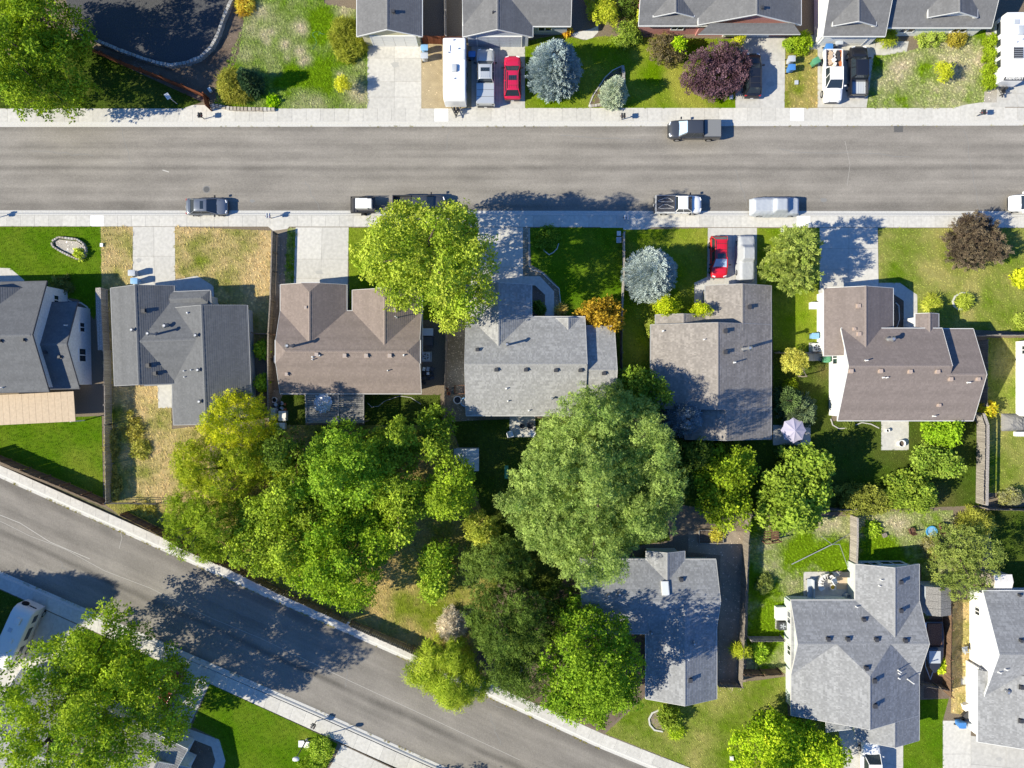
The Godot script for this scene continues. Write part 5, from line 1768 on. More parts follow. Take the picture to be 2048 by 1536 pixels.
	lawn("lawn", "rough verge between the wire fence and the pavement", [212, 1008, 430, 1006, 440, 1128, 354, 1088, 240, 1030], "dry", 0.145, [[270, 1020, 30, -0.4]])
	lawn("lawn", "straw coloured ground among the trees behind the brown house", [545, 850, 900, 850, 960, 1010, 1000, 1150, 960, 1300, 859, 1316, 560, 1180, 440, 1128, 420, 1000, 520, 880], "dry", 0.144, [[820, 1120, 40, -0.3], [800, 1200, 30, -0.45], [880, 1235, 40, -0.65], [770, 1130, 30, 0.2], [600, 1000, 120, -0.3], [720, 900, 80, -0.6]])
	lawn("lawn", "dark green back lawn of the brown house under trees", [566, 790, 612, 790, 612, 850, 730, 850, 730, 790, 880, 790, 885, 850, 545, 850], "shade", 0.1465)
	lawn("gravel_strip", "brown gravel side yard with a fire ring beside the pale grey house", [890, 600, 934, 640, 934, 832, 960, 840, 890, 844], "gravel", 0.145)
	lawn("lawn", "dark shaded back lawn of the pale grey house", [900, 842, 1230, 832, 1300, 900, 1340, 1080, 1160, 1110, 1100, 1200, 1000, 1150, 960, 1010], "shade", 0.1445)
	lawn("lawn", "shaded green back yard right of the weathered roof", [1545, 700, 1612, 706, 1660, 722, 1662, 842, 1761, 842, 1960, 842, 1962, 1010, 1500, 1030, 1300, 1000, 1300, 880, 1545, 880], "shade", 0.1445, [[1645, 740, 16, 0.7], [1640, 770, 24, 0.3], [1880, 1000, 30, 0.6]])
	lawn("lawn", "sunny yellow green back lawn at the right edge", [1972, 676, 2130, 676, 2130, 990, 1974, 985], "patchy", 0.1445, [[2000, 740, 40, 0.55], [2010, 700, 20, 0.2], [2010, 830, 24, 0.5], [2000, 860, 20, 0.4], [2010, 930, 40, -0.1]])
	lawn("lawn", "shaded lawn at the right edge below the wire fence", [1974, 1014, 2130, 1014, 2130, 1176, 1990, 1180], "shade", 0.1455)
	lawn("earth_bed", "bare brown earth yard right of the grey cross gabled house", [1376, 1062, 1500, 1062, 1490, 1385, 1434, 1385, 1440, 1110, 1376, 1104], "dirt", 0.145, [[1440, 1080, 40, 0.4]])
	lawn("lawn", "half dry back lawn with a lawn sprinkler frame and swing poles", [1500, 1035, 1712, 1032, 1708, 1140, 1606, 1143, 1606, 1205, 1575, 1215, 1575, 1345, 1492, 1350], "weedy", 0.1455, [[1600, 1090, 30, -0.8], [1640, 1110, 40, -0.7], [1690, 1100, 20, -0.5], [1660, 1130, 30, -0.3], [1530, 1180, 50, -0.5], [1530, 1250, 40, -0.5], [1640, 1050, 26, 0.2]])
	lawn("lawn", "rough sunny back lawn with a blue paddling pool", [1712, 1024, 1905, 1020, 1900, 1200, 1846, 1240, 1840, 1130, 1712, 1128], "weedy", 0.1455, [[1750, 1085, 34, -0.7], [1740, 1110, 24, -0.7], [1830, 1060, 40, 0.2], [1790, 1060, 26, 0.2]])
	lawn("earth_bed", "brown earth with boat trailer tracks beside the many gabled house", [1846, 1240, 1900, 1235, 1896, 1395, 1846, 1395], "bark", 0.146)
	lawn("lawn", "dry golden strip along the white wall at the right", [1904, 1200, 1948, 1196, 1948, 1430, 1900, 1425], "straw", 0.1455, [[1925, 1395, 14, -0.6], [1932, 1250, 12, -0.25]])
	lawn("lawn", "green strip with shade at the bottom between two driveways", [1805, 1400, 1896, 1396, 1884, 1440, 1884, 1640, 1805, 1640], "lush", 0.146)
	lawn("lawn", "broad green corner lawn at the bottom with a kidney shaped bed", [1210, 1466, 1292, 1390, 1570, 1352, 1575, 1430, 1680, 1440, 1700, 1640, 1460, 1640, 1440, 1558, 1380, 1533], "patchy", 0.146, [[1400, 1470, 50, 0.15], [1500, 1390, 30, -0.25], [1545, 1480, 34, 0.2], [1380, 1525, 30, 0.35], [1450, 1420, 40, 0.2]])
	lawn("earth_bed", "shaded earth left of the grey cross gabled house", [960, 1300, 1100, 1200, 1160, 1110, 1162, 1268, 1290, 1270, 1292, 1390, 1205, 1462, 864, 1318], "bark", 0.145)
	# below the slanting street
	lawn("lawn", "bright green lawn by the street lamp at the bottom", [421, 1367, 582, 1441, 640, 1468, 676, 1486, 630, 1590, 600, 1640, 440, 1640, 452, 1520, 440, 1478, 385, 1452], "lush", 0.146, [[610, 1475, 14, 0.8]])
	lawn("lawn", "lawn under the large tree at the lower left", [172, 1256, 336, 1328, 280, 1430, 110, 1420], "lush", 0.146)
	lawn("lawn", "dark corner of grass left of the motorhome", [-60, 1151, 60, 1205, 0, 1330, -60, 1330], "shade", 0.146)
	lawn("mulch_strip", "dark bed inside the angled walk at the bottom", [368, 1472, 424, 1492, 432, 1520, 420, 1556, 340, 1556], "bark", 0.146)

	oil_stain("small dark stain on the slate house's driveway", 279, 521, 5, 0.156)
	oil_stain("faint stain on the bright driveway of the brown hipped house", 640, 545, 6, 0.156)
	oil_stain("faint stain on the cream garage's driveway", 790, 130, 7, 0.156)
	oil_stain("faint stain beside the purple plum tree on its driveway", 1540, 170, 6, 0.156)
	oil_stain("stain on the broad driveway at the lower right", 1996, 1516, 5, 0.158)
	oil_stain("dark drip stains on the straight street before the sedan", 505, 402, 4, 0.006)
	oil_stain("dark drip stains on the straight street by the covered pickup", 1648, 400, 5, 0.006)

func houses() -> void:
	var d := 0.44
	house("grey_gabled_house", "slate roofed house with cream garage at the top left", {"pivot": [780, 0], "roof": "north_grey", "wall": "cream_wall", "wings": [[714, -190, 844, 73, "z", 2.7, d, 0.5, 1, 1]],
		"vents": [[787, 24, 0.4]], "doors": [[0, 3, 0.54, 4.6, 2.2]]})
	house("grey_gabled_house", "grey roofed house behind the silver pickup at the top", {"pivot": [1000, 0], "roof": "north_grey", "wall": "blue_wall", "wings": [[926, -175, 1142, 52, "x", 2.7, d, 0.5, 1, 1], [926, -60, 1065, 74, "z", 2.702, d, 0.5, 2, 1]],
		"vents": [[987, 25, 0.18]], "doors": [[1, 3, 0.52, 4.6, 2.2, "blue_wall"]], "windows": [[0, 1, 0.78, 0.9, 1.4, 1.2]]})
	house("grey_gabled_house", "grey roofed house with pink gable beside the plum tree", {"pivot": [1450, 0], "roof": "north_grey", "wall": "red_wall", "wings": [[1277, -165, 1500, 51, "x", 2.7, d, 0.5, 1, 2], [1397, -120, 1602, 50, "z", 3.0, 0.40, 0.5, 2, 1], [1307, -60, 1388, 34, "z", 3.1, d, 0.5, 2, 1]],
		"vents": [[1524, 16, 0.34]], "skirts": [[[1397, 68, 2.7], [1602, 68, 2.7], [1586, 46, 3.7], [1421, 46, 3.7]]], "doors": [[1, 3, 0.55, 4.7, 2.15]], "windows": [[0, 1, 0.36, 1.0, 1.3, 1.2]]})
	house("grey_gabled_house", "grey roofed house with two small gables at the top right", {"pivot": [1800, 0], "roof": "north_grey", "wall": "white_wall", "wings": [[1646, -140, 1771, 72, "x", 2.9, d, 0.5, 1, 1], [1765, -150, 1984, 55, "x", 2.7, d, 0.5, 2, 1], [1666, -60, 1752, 52, "z", 3.45, d, 0.5, 2, 1], [1857, -70, 1955, 35, "z", 3.4, d, 0.5, 2, 1]],
		"doors": [[0, 1, 0.45, 4.6, 2.2]], "windows": [[1, 1, 0.3, 0.9, 1.5, 1.2], [1, 1, 0.8, 0.9, 1.5, 1.2]]})
	house("grey_two_level_house", "slate roofed house with white gable wall at the left edge", {"pivot": [0, 690], "turn": 1.2, "roof": "slate", "trim": "trim_dark", "wall": "white_wall", "wings": [[-160, 608, 157, 781, "x", 2.7, d, 0.5, 1, 1], [-260, 566, 96, 786, "x", 3.9, 0.42, 0.5, 1, 1], [-75, 578, 60, 690, "z", 3.95, 0.4, 0.5, 1, 2]],
		"vents": [[47, 680, 0.36], [92, 704, 0.36], [120, 714, 0.36], [1, 682, 0.36]], "pipes": [[134, 651, 0.5, 0.05], [6, 775, 0.3, 0.05]],
		"windows": [[0, 3, 0.26, 1.1, 1.0, 0.9], [0, 3, 0.62, 1.0, 1.4, 1.2], [1, 3, 0.12, 1.6, 1.0, 0.8]]})
	house("slate_cross_gabled_house", "slate roofed house with two long wings and kite shaped middle roof", {"pivot": [350, 690], "turn": 2.3, "roof": "grey_soft", "trim": "trim_grey", "wall": "pale_wall", "wings": [[226, 572, 352, 768, "z", 2.7, d, 0.5, 1, 1], [341, 617, 497, 851, "z", 2.705, 0.40, 0.5, 1, 1], [285, 597, 420, 769, "x", 2.72, 0.295, 0.5, 2, 2], [345, 585, 424, 614, "x", 2.74, 0.42, 0.5, 2, 0]],
		"vents": [[288, 622, 0.5], [297, 731, 0.5], [311, 747, 0.45]], "pipes": [[311, 669, 1.5, 0.12], [333, 652, 0.4, 0.14], [267, 660, 0.3, 0.12], [376, 626, 0.3, 0.07], [394, 671, 0.3, 0.12], [398, 740, 0.25, 0.12], [369, 742, 0.3, 0.05], [383, 740, 0.3, 0.05], [370, 754, 0.3, 0.05], [401, 803, 0.25, 0.12]],
		"windows": [[1, 3, 0.3, 1.0, 1.4, 1.1]], "doors": [[0, 2, 0.5, 4.6, 2.2]]})
	house("brown_hipped_house", "brown roofed house with two clipped gables facing the wide driveway", {"pivot": [700, 700], "roof": "brown", "wall": "tan_wall", "trim": "trim_soft", "wings": [[560, 622, 843, 787, "x", 2.75, d, 0.5, 0.72, 0.72], [561, 569, 693, 700, "z", 2.752, d, 0.5, 0.72, 2], [705, 580, 844, 705, "z", 2.754, d, 0.5, 0.72, 2]],
		"vents": [[612, 615, 0.35], [634, 709, 0.5], [690, 711, 0.5], [733, 711, 0.5], [780, 711, 0.5], [574, 748, 0.4], [788, 620, 0.5]], "vent": "vent_brown", "pipes": [[584, 693, 1.5, 0.13], [626, 714, 0.4, 0.07], [640, 711, 0.3, 0.06], [626, 719, 0.4, 0.05], [794, 635, 1.2, 0.05], [808, 710, 0.3, 0.07], [776, 741, 0.4, 0.05]],
		"windows": [[0, 3, 0.3, 0.9, 1.2, 1.1]]})
	house("pale_grey_house", "pale grey roofed house beside the orange maple", {"pivot": [1080, 720], "roof": "pale", "trim": "trim_soft", "wall": "grey_wall", "wings": [[932, 634, 1170, 831, "x", 2.75, d, 0.485, 1, 1.2], [1160, 652, 1229, 829, "x", 2.6, d, 0.5, 2, 1], [932, 569, 1063, 720, "z", 2.752, d, 0.5, 1, 2], [1104, 637, 1167, 720, "z", 2.78, d, 0.5, 1, 2]],
		"vents": [[993, 739, 0.45], [1052, 739, 0.45], [1112, 740, 0.45], [1161, 740, 0.45], [1208, 746, 0.45], [955, 700, 0.4]], "pipes": [[1014, 690, 1.3, 0.12], [1013, 777, 0.3, 0.07], [1104, 797, 0.35, 0.08], [1016, 802, 0.3, 0.06], [1058, 821, 0.3, 0.06]]})
	house("weathered_roof_house", "weathered tan grey roofed house behind the red wagon", {"pivot": [1430, 720], "roof": "weathered", "trim": "trim_grey", "wall": "tan_wall", "wings": [[1302, 649, 1542, 817, "z", 2.7, 0.40, 0.5, 1, 1], [1368, 800, 1542, 878, "z", 2.68, 0.398, 0.42, 2, 1], [1411, 571, 1542, 664, "z", 2.69, 0.399, 0.5, 1, 2], [1312, 629, 1410, 700, "z", 2.71, 0.36, 0.52, 1, 2]],
		"vents": [[1498, 614, 0.5], [1450, 662, 0.5], [1450, 704, 0.5]], "pipes": [[1486, 698, 2.1, 0.15], [1326, 662, 0.3, 0.07], [1408, 679, 0.3, 0.05], [1468, 725, 0.5, 0.07]], "doors": [[2, 2, 0.5, 4.4, 2.2]]})
	house("taupe_house", "taupe roofed house with white side wall and angled front walk", {"pivot": [1800, 740], "roof": "taupe", "wall": "white_wall", "wings": [[1675, 658, 1876, 841, "x", 2.7, d, 0.41, 1, 1.2], [1868, 658, 1947, 841, "x", 2.702, d, 0.5, 2, 1], [1648, 576, 1786, 712, "z", 2.75, d, 0.5, 1, 1], [1831, 627, 1877, 720, "z", 3.1, d, 0.5, 1, 2]],
		"vents": [[1716, 612, 0.5], [1717, 668, 0.5], [1708, 658, 0.36], [1701, 742, 0.5], [1760, 742, 0.5], [1819, 743, 0.5], [1874, 743, 0.5], [1900, 758, 0.5], [1955, 758, 0.45], [1877, 810, 0.4]], "vent": "vent_taupe", "pipes": [[1777, 679, 0.9, 0.16], [1731, 721, 0.5, 0.06], [1766, 755, 0.3, 0.06], [1773, 755, 0.3, 0.06], [1935, 765, 0.5, 0.06], [1866, 832, 0.5, 0.06]], "doors": [[2, 2, 0.5, 4.6, 2.2]],
		"windows": [[0, 2, 0.3, 1.0, 1.2, 1.1]]})
	house("white_gabled_house", "house at the right edge showing only its white gable wall", {"pivot": [2160, 760], "roof": "taupe", "wall": "white_wall", "wings": [[2062, 672, 2330, 842, "x", 2.7, d, 0.5, 1, 1]], "windows": [[0, 2, 0.12, 1.0, 0.9, 1.1]]})
	house("grey_cross_gabled_house", "grey roofed house with a skylight, half in tree shade", {"pivot": [1300, 1240], "roof": "blue_grey", "trim": "trim_soft", "wall": "sage_wall", "wings": [[1160, 1119, 1432, 1267, "x", 2.7, d, 0.5, 1, 1], [1292, 1200, 1433, 1398, "z", 2.703, d, 0.5, 2, 1], [1293, 1102, 1369, 1190, "z", 2.74, d, 0.5, 1, 2]],
		"vents": [[1362, 1159, 0.5], [1380, 1360, 0.55]], "pipes": [[1217, 1190, 0.3, 0.1], [1238, 1187, 0.3, 0.1], [1302, 1264, 0.3, 0.08], [1386, 1284, 0.5, 0.1], [1414, 1230, 0.4, 0.06], [1376, 1318, 0.3, 0.06]]})
	house("many_gabled_house", "large grey roofed house of many gables with pale green walls", {"pivot": [1710, 1290], "roof": "blue_grey", "trim": "trim_soft", "wall": "sage_wall", "wings": [[1582, 1201, 1839, 1350, "x", 2.7, 0.46, 0.5, 1, 1], [1711, 1128, 1838, 1290, "z", 2.704, 0.46, 0.5, 1, 2], [1583, 1201, 1838, 1431, "z", 2.708, 0.46, 0.5, 0, 1], [1711, 1390, 1838, 1481, "z", 2.69, d, 0.5, 2, 1]],
		"vents": [[1801, 1164, 0.5], [1801, 1221, 0.5], [1727, 1239, 0.45], [1656, 1278, 0.5], [1695, 1278, 0.5], [1752, 1279, 0.5], [1810, 1281, 0.5], [1732, 1336, 0.5], [1748, 1361, 0.55], [1749, 1411, 0.55]], "pipes": [[1761, 1159, 0.4, 0.05], [1758, 1171, 0.3, 0.05], [1712, 1213, 0.4, 0.05], [1796, 1340, 0.6, 0.06], [1797, 1346, 0.3, 0.06], [1797, 1356, 0.3, 0.06], [1815, 1358, 1.2, 0.06]],
		"skirts": [[[1652, 1464, 2.7], [1704, 1458, 2.7], [1704, 1424, 3.3], [1652, 1424, 3.3]]], "doors": [[3, 3, 0.5, 4.4, 2.2]],
		"windows": [[0, 2, 0.25, 1.0, 1.3, 1.2], [0, 2, 0.75, 1.0, 1.0, 1.1], [1, 2, 0.72, 0.5, 2.4, 1.3], [1, 2, 0.3, 0.9, 1.6, 1.2], [2, 2, 0.86, 0.9, 1.4, 1.4]]})
	house("white_walled_house", "grey roofed house with bright white side wall at the lower right", {"pivot": [2060, 1300], "roof": "blue_grey", "wall": "white_wall", "wings": [[1966, 1182, 2230, 1400, "x", 2.7, 0.44, 0.5, 1, 1], [1956, 1340, 2190, 1484, "z", 2.69, 0.4, 0.5, 2, 1]],
		"vents": [[2041, 1281, 0.4], [2042, 1374, 0.5], [2041, 1441, 0.5], [2038, 1190, 0.3]], "pipes": [[2010, 1338, 0.4, 0.06], [1997, 1344, 0.4, 0.06], [2012, 1382, 0.3, 0.14]], "windows": [[0, 2, 0.2, 1.0, 0.8, 0.8]]})
	house("grey_corner_house", "grey roofed house mostly hidden under the large tree at lower left", {"pivot": [170, 1520], "turn": -26.0, "roof": "pale", "wall": "white_wall", "wings": [[-40, 1400, 330, 1610, "x", 2.7, d, 0.5, 1, 1], [230, 1430, 350, 1600, "z", 2.71, d, 0.5, 1, 2]], "vents": [[60, 1500, 0.4]]})
	# things fixed to the houses' walls or standing clear of them
	var cp := thing("patio_cover", "flat tan metal patio roof on the left house", "patio cover", at(70, 815, 2.5, YARD_Y))
	var inv := cp.position
	for k in 16:
		var u0 := lerpf(-60, 148, k / 16.0)
		var u1 := lerpf(-60, 148, (k + 0.975) / 16.0)
		var b := MB.new()
		var q := []
		for e in [[u0, 790.0 - u0 * 0.05], [u1, 790.0 - u1 * 0.05], [u1 + 4, 850.0 - u1 * 0.05], [u0 + 4, 850.0 - u0 * 0.05]]:
			q.append(at(e[0], e[1], 2.5 + YARD_Y) - inv)
		b.prism(q, Vector3(0, 0.07 + 0.004 * (k % 2), 0))
		part("panel", b, M.beige_metal, cp)
	for u in [-20, 60, 140]:
		var f := at(u + 2, 843, 2.5, 0) - Vector3(inv.x, 0, inv.z)
		rodpart("post", Vector3(f.x, 0, f.z), Vector3(f.x, 2.5, f.z), 0.06, M.trim, cp)
	# lattice shelter behind the brown house
	var pg := thing("patio_shelter", "grey slatted wooden shelter behind the brown house", "shelter", at(675, 815, 2.5, YARD_Y))
	var c0 := at(614, 786, 2.5) - pg.position
	var c1 := at(728, 843, 2.5) - pg.position
	for k in 15:
		var z := lerpf(c0.z, c1.z, (k + 0.5) / 15.0)
		var xm := lerpf(c0.x, c1.x, 0.56)
		boxpart("slat", Vector3((xm + c1.x) * 0.5, 2.52, z), Vector3(c1.x - xm, 0.04, 0.16), M.deck_wood[k % 3], pg)
		boxpart("slat", Vector3((xm + c0.x) * 0.5, 2.45, z), Vector3(xm - c0.x - 0.06, 0.04, 0.17), M.deck_wood[(k + 1) % 3], pg)
	for x in [c0.x, lerpf(c0.x, c1.x, 0.56), c1.x]:
		boxpart("beam", Vector3(x, 2.58, (c0.z + c1.z) * 0.5), Vector3(0.12, 0.14, c1.z - c0.z + 0.3), M.deck_wood[2], pg)
		for z in [c0.z, c1.z]:
			boxpart("post", Vector3(x, 1.25, z), Vector3(0.12, 2.5, 0.12), M.deck_wood[0], pg)
	var tp := thing("tarp", "crumpled silver tarp lying on the slatted shelter", "tarp", at(647, 806, 2.6, YARD_Y + 2.56))
	var tb := MB.new()
	var f2 := FastNoiseLite.new()
	f2.seed = 8
	f2.frequency = 0.9
	for i in 18:
		for j in 18:
			var p := []
			for e in [[i, j], [i + 1, j], [i + 1, j + 1], [i, j + 1]]:
				var u: float = e[0] / 9.0 - 1.0
				var v: float = e[1] / 9.0 - 1.0
				var rr := Vector2(u, v).length()
				var k := 1.0 / maxf(1.0, rr * (1.0 + 0.25 * f2.get_noise_2d(atan2(u, v) * 2.0, 3.0)))
				p.append(Vector3(u * k * 0.95, 0.02 + maxf(0.0, 1.0 - rr) * 0.4 + absf(f2.get_noise_2d(u * 3.0, v * 3.0)) * 0.3, v * k * 1.05))
			tb.q(p[0], p[1], p[2], p[3], Vector3.UP)
	part("sheet", tb, M.metal, tp)
	shed("grey metal shed with pale ribbed roof beside the many gabled house", 1850, 1172, 1900, 1230, 2.4, M.blue_wall, M.deck_wood[2], false)
	shed("white metal shed by the dark tree behind the pale grey house", 908, 897, 958, 942, 2.2, M.pale_wall, M.bin_grey, false)
	shed("pale shed at the right edge behind the grey green tree", 1985, 1148, 2022, 1176, 2.3, M.tan_wall, M.cushion, true)
	var sk := house_skylight(1330, 1177)
	sk.set_meta("label", "raised rectangular skylight on the half shaded grey roof")

func house_skylight(px: float, py: float) -> Node3D:
	var home: Node3D = null
	for h in homes:
		if h.get_meta("label").contains("skylight"): home = h
	var q := on_roof(home, px, py)
	var root := Node3D.new()
	root.name = "skylight"
	home.add_child(root)
	root.position = q
	root.rotation.x = -0.41
	boxpart("frame", Vector3(0, 0.1, 0), Vector3(0.75, 0.24, 1.4), M.trim, root)
	boxpart("pane", Vector3(0, 0.225, 0), Vector3(0.62, 0.03, 1.26), M.lamp, root)
	return root

func fences() -> void:
	fence("board_fence", "red brown board fence slanting from the big tree to the pavement", [160, 86, 240, 122, 320, 152, 405, 187, 410, 211], 1.7, M.fence_red)
	fence("board_fence", "dark red board gate fence between the cream garage and the trailer", [843, 72, 889, 74, 930, 73], 1.8, M.fence_red)
	fence("board_fence", "weathered fence running up between the two top left houses", [889, -30, 890, 72], 1.8, M.fence_pale)
	fence("board_fence", "leaning weathered fence between the white gable wall and dry strip", [205, 702, 206, 770, 207, 850, 208, 930, 209, 1006], 1.8, M.fence_pale, {"lean": -0.12})
	fence("board_fence", "wide topped pale fence beside the left house's white gable wall", [198, 576, 199, 620, 203, 700], 1.8, M.fence_pale, {"cap": 0.55})
	fence("board_fence", "long weathered fence between the dry lawn and wide driveway", [545, 463, 543, 540, 541, 600, 537, 670, 536, 760, 538, 860], 1.6, M.fence_grey, {"cap": 0.14})
	fence("board_fence", "short fence linking the slate house to the weathered fence", [503, 667, 536, 668], 1.7, M.fence_grey)
	fence("board_fence", "short orange brown gate beside the brown house's west wall", [538, 669, 557, 669], 1.6, M.fence_brown)
	fence("board_fence", "weathered fence beside the brown gravel side yard", [893, 640, 891, 720, 889, 780, 889, 846], 1.7, M.fence_grey)
	fence("board_fence", "low pale fence dividing the shaded lawn from the silver blue spruce", [1248, 464, 1248, 540, 1245, 600, 1243, 645], 1.1, M.fence_pale, {"cap": 0.16})
	fence("board_fence", "shaded fence between the pale grey and the weathered roof houses", [1244, 660, 1244, 750, 1242, 800], 1.6, M.fence_grey)
	fence("board_fence", "brown board fence along the pavement left of the wire fence", [-40, 906, 40, 940, 120, 972, 207, 1009], 1.9, M.fence_brown)
	rail_fence("rail_fence", "thin metal rail and wire fence below the bare weedy yard", [209, 1007, 260, 1007, 312, 1008], 1.3, M.dark_metal)
	fence("board_fence", "brown board fence along the pavement left of the tree mass", [240, 1030, 300, 1060, 354, 1092, 440, 1130], 1.8, M.fence_brown)
	fence("board_fence", "dark picket fence along the pavement below the tree mass", [440, 1130, 560, 1189, 700, 1252, 860, 1322], 1.8, M.fence_grey, {"board": 0.22, "missing": 0.02})
	fence("board_fence", "grey weathered fence between the bare earth yard and the sprinkler lawn", [1502, 1030, 1496, 1090, 1492, 1180, 1488, 1280, 1484, 1375], 1.8, M.fence_grey)
	fence("board_fence", "dark fence across the bottom of the bare earth yard", [1437, 1373, 1484, 1374], 1.6, M.fence_grey)
	fence("board_fence", "dark gate fence between the weathered fence and the many gabled house", [1487, 1350, 1530, 1351, 1566, 1349], 1.8, M.fence_brown)
	fence("board_fence", "pale topped fence between the sprinkler lawn and the pool lawn", [1714, 1036, 1714, 1080, 1712, 1126], 1.7, M.fence_pale, {"cap": 0.2})
	fence("board_fence", "short fence from the many gabled house to the weathered fence", [1502, 1282, 1570, 1282], 1.6, M.fence_pale)
	fence("board_fence", "wide pale fence leaning beside the sunny right hand lawn", [1966, 828, 1974, 850, 1974, 890, 1973, 940, 1972, 1010], 1.8, M.fence_pale, {"lean": 0.16, "cap": 0.3})
	fence("board_fence", "grey fence right of the taupe house", [1974, 680, 1974, 740, 1974, 812], 1.8, M.fence_grey)
	fence("board_fence", "pale front fence from the taupe house to the right edge", [1950, 672, 2000, 670, 2060, 670], 1.7, M.fence_pale)
	fence("board_fence", "short white fence left of the taupe house by the air conditioner", [1558, 706, 1612, 707, 1644, 706], 1.4, M.fence_pale)
	fence("board_fence", "grey fence across the back of the sunny right hand lawn", [1974, 1019, 2070, 1022], 1.7, M.fence_grey)
	fence("board_fence", "brown board fence left of the dry golden strip", [1904, 1210, 1905, 1260, 1903, 1320, 1905, 1395], 1.8, M.fence_brown, {"lean": 0.1})
	fence("board_fence", "weathered gate across the boat yard", [1846, 1372, 1880, 1377, 1904, 1382], 1.6, M.fence_grey)
	fence("board_fence", "grey fence hidden in the trees behind the brown house", [540, 930, 536, 1000], 1.7, M.fence_pale)
	fence("board_fence", "grey fence behind the shaded back yards at the right", [1500, 1028, 1600, 1022, 1712, 1020], 1.6, M.fence_grey)

func cars() -> void:
	var up := PI / 2
	var down := -PI / 2
	var left := PI
	var silver := paint(0.55, 0.57, 0.58, 0.3)
	var red := paint(0.55, 0.012, 0.06)
	var white := paint(0.86, 0.86, 0.86)
	var black := paint(0.012, 0.012, 0.015)
	var gun := paint(0.065, 0.07, 0.08, 0.3)
	var grey_blue := paint(0.20, 0.22, 0.25, 0.5)
	var shade := mat(0.42, 0.56, 0.75, 0.12)   # windscreens with a pale blue sky reflection painted into the glass colour
	var suv := {"length": 4.6, "width": 1.84, "height": 1.68, "belt": 1.06, "nose": 0.98, "cabin": [-2.1, -1.7, 0.35, 1.15], "rails": true}
	var a := suv.duplicate()
	a.sunroof = true
	a.ribs = 4
	car("parked_car", "crimson car with sunroof on the top driveway", "car", at(1025, 155, 0.9, 0.15), up, red, a)
	car("pickup_truck", "silver pickup with flat bed cover beside the white trailer", "pickup", at(971, 155, 0.9, 0.15), up, silver, {"length": 6.0, "width": 2.0, "height": 1.88, "belt": 1.2, "nose": 1.12, "cabin": [-0.75, -0.6, 0.95, 1.6], "bed": 1.28, "cover": silver, "seams": true, "wheel": 0.39, "sunroof": true, "ribs": 5})
	car("parked_car", "black car with red tail lights half under the plum tree", "car", at(1505, 150, 0.9, 0.15), up, black, suv)
	var wp := car("pickup_truck", "white pickup with its bed full of junk, nose to the street", "pickup", at(1665, 153, 0.9, 0.15), down, white, {"length": 5.5, "width": 1.95, "height": 1.80, "belt": 1.16, "nose": 1.1, "cabin": [-0.75, -0.6, 0.75, 1.45], "bed": 1.2, "bed_floor": M.tan, "wheel": 0.38, "mirror": M.white})
	for k in 16:
		crate("scrap_box", ["tan crate", "pale box", "dark case", "red cooler"][k % 4] + " in the white pickup's bed, " + ["by the tailgate", "behind that", "before the cab", "against the cab"][k / 4], "box", 1665 + (k % 4 - 1.5) * 7.0 + rng.randf_range(-2, 2), 112 + (k / 4) * 7.5 + rng.randf_range(-2, 2), Vector3(rng.randf_range(0.25, 0.5), rng.randf_range(0.25, 0.5), rng.randf_range(0.2, 0.5)), [M.tan, M.cushion, M.dark_metal, M.terracotta][k % 4], rng.randf() * 3.0, 0.9, "junk in the white pickup's bed")
	car("pickup_truck", "black pickup with open bed beside the white pickup", "pickup", at(1716, 143, 0.9, 0.15), up, black, {"length": 5.3, "width": 1.9, "height": 1.78, "belt": 1.14, "nose": 1.08, "cabin": [-0.95, -0.8, 0.85, 1.5], "bed": 1.22, "bed_floor": M.bin_grey, "bumper": M.chrome, "wheel": 0.38})
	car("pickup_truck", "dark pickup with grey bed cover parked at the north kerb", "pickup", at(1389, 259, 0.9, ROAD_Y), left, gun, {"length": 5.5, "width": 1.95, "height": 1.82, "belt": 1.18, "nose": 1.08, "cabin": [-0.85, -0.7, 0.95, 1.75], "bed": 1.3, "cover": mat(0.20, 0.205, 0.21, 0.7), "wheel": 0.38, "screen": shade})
	car("parked_car", "blue grey sedan parked alone at the south kerb", "car", at(413, 413, 0.8, ROAD_Y), 0.0, grey_blue, {"length": 4.4, "width": 1.8, "height": 1.42, "belt": 0.92, "nose": 0.82, "deck": 0.98, "cabin": [-1.75, -1.1, 0.25, 1.2], "sunroof": true})
	var ut := car("pickup_truck", "white pickup with black patterned bed cover at the south kerb", "pickup", at(1357, 409, 0.9, ROAD_Y), 0.0, white, {"length": 4.95, "width": 1.9, "height": 1.72, "belt": 1.1, "nose": 1.02, "cabin": [-0.35, -0.2, 0.85, 1.45], "bed": 1.22, "cover": mat(0.07, 0.07, 0.075, 0.7), "wheel": 0.36})
	for e in [[-1.42, -0.36], [-1.42, 0.34]]:   # the pale brush marks on the bed cover
		for k in 14:
			var t0 := TAU * k / 14
			var t1 := TAU * (k + 1) / 14
			var w0 := 1.0 + 0.25 * sin(t0 * 3 + e[1])
			var w1 := 1.0 + 0.25 * sin(t1 * 3 + e[1])
			var b := MB.new()
			b.rod(Vector3(e[0] + cos(t0) * 0.72 * w0, 1.285, e[1] + sin(t0) * 0.2 * w0), Vector3(e[0] + cos(t1) * 0.72 * w1, 1.285, e[1] + sin(t1) * 0.2 * w1), 0.02, 0.02, 5, false)
			part("pale_line", b, M.cushion, ut)
	draped("covered_pickup", "pickup under a silver fabric cover at the south kerb", at(1552, 412, 0.9, ROAD_Y), 0.0, 5.35, 2.15, [[-2.7, 0.5], [-2.3, 1.25], [-0.4, 1.28], [-0.2, 1.72], [0.9, 1.72], [1.4, 1.12], [2.3, 1.0], [2.7, 0.5]], mat(0.40, 0.43, 0.48, 0.6), 3)
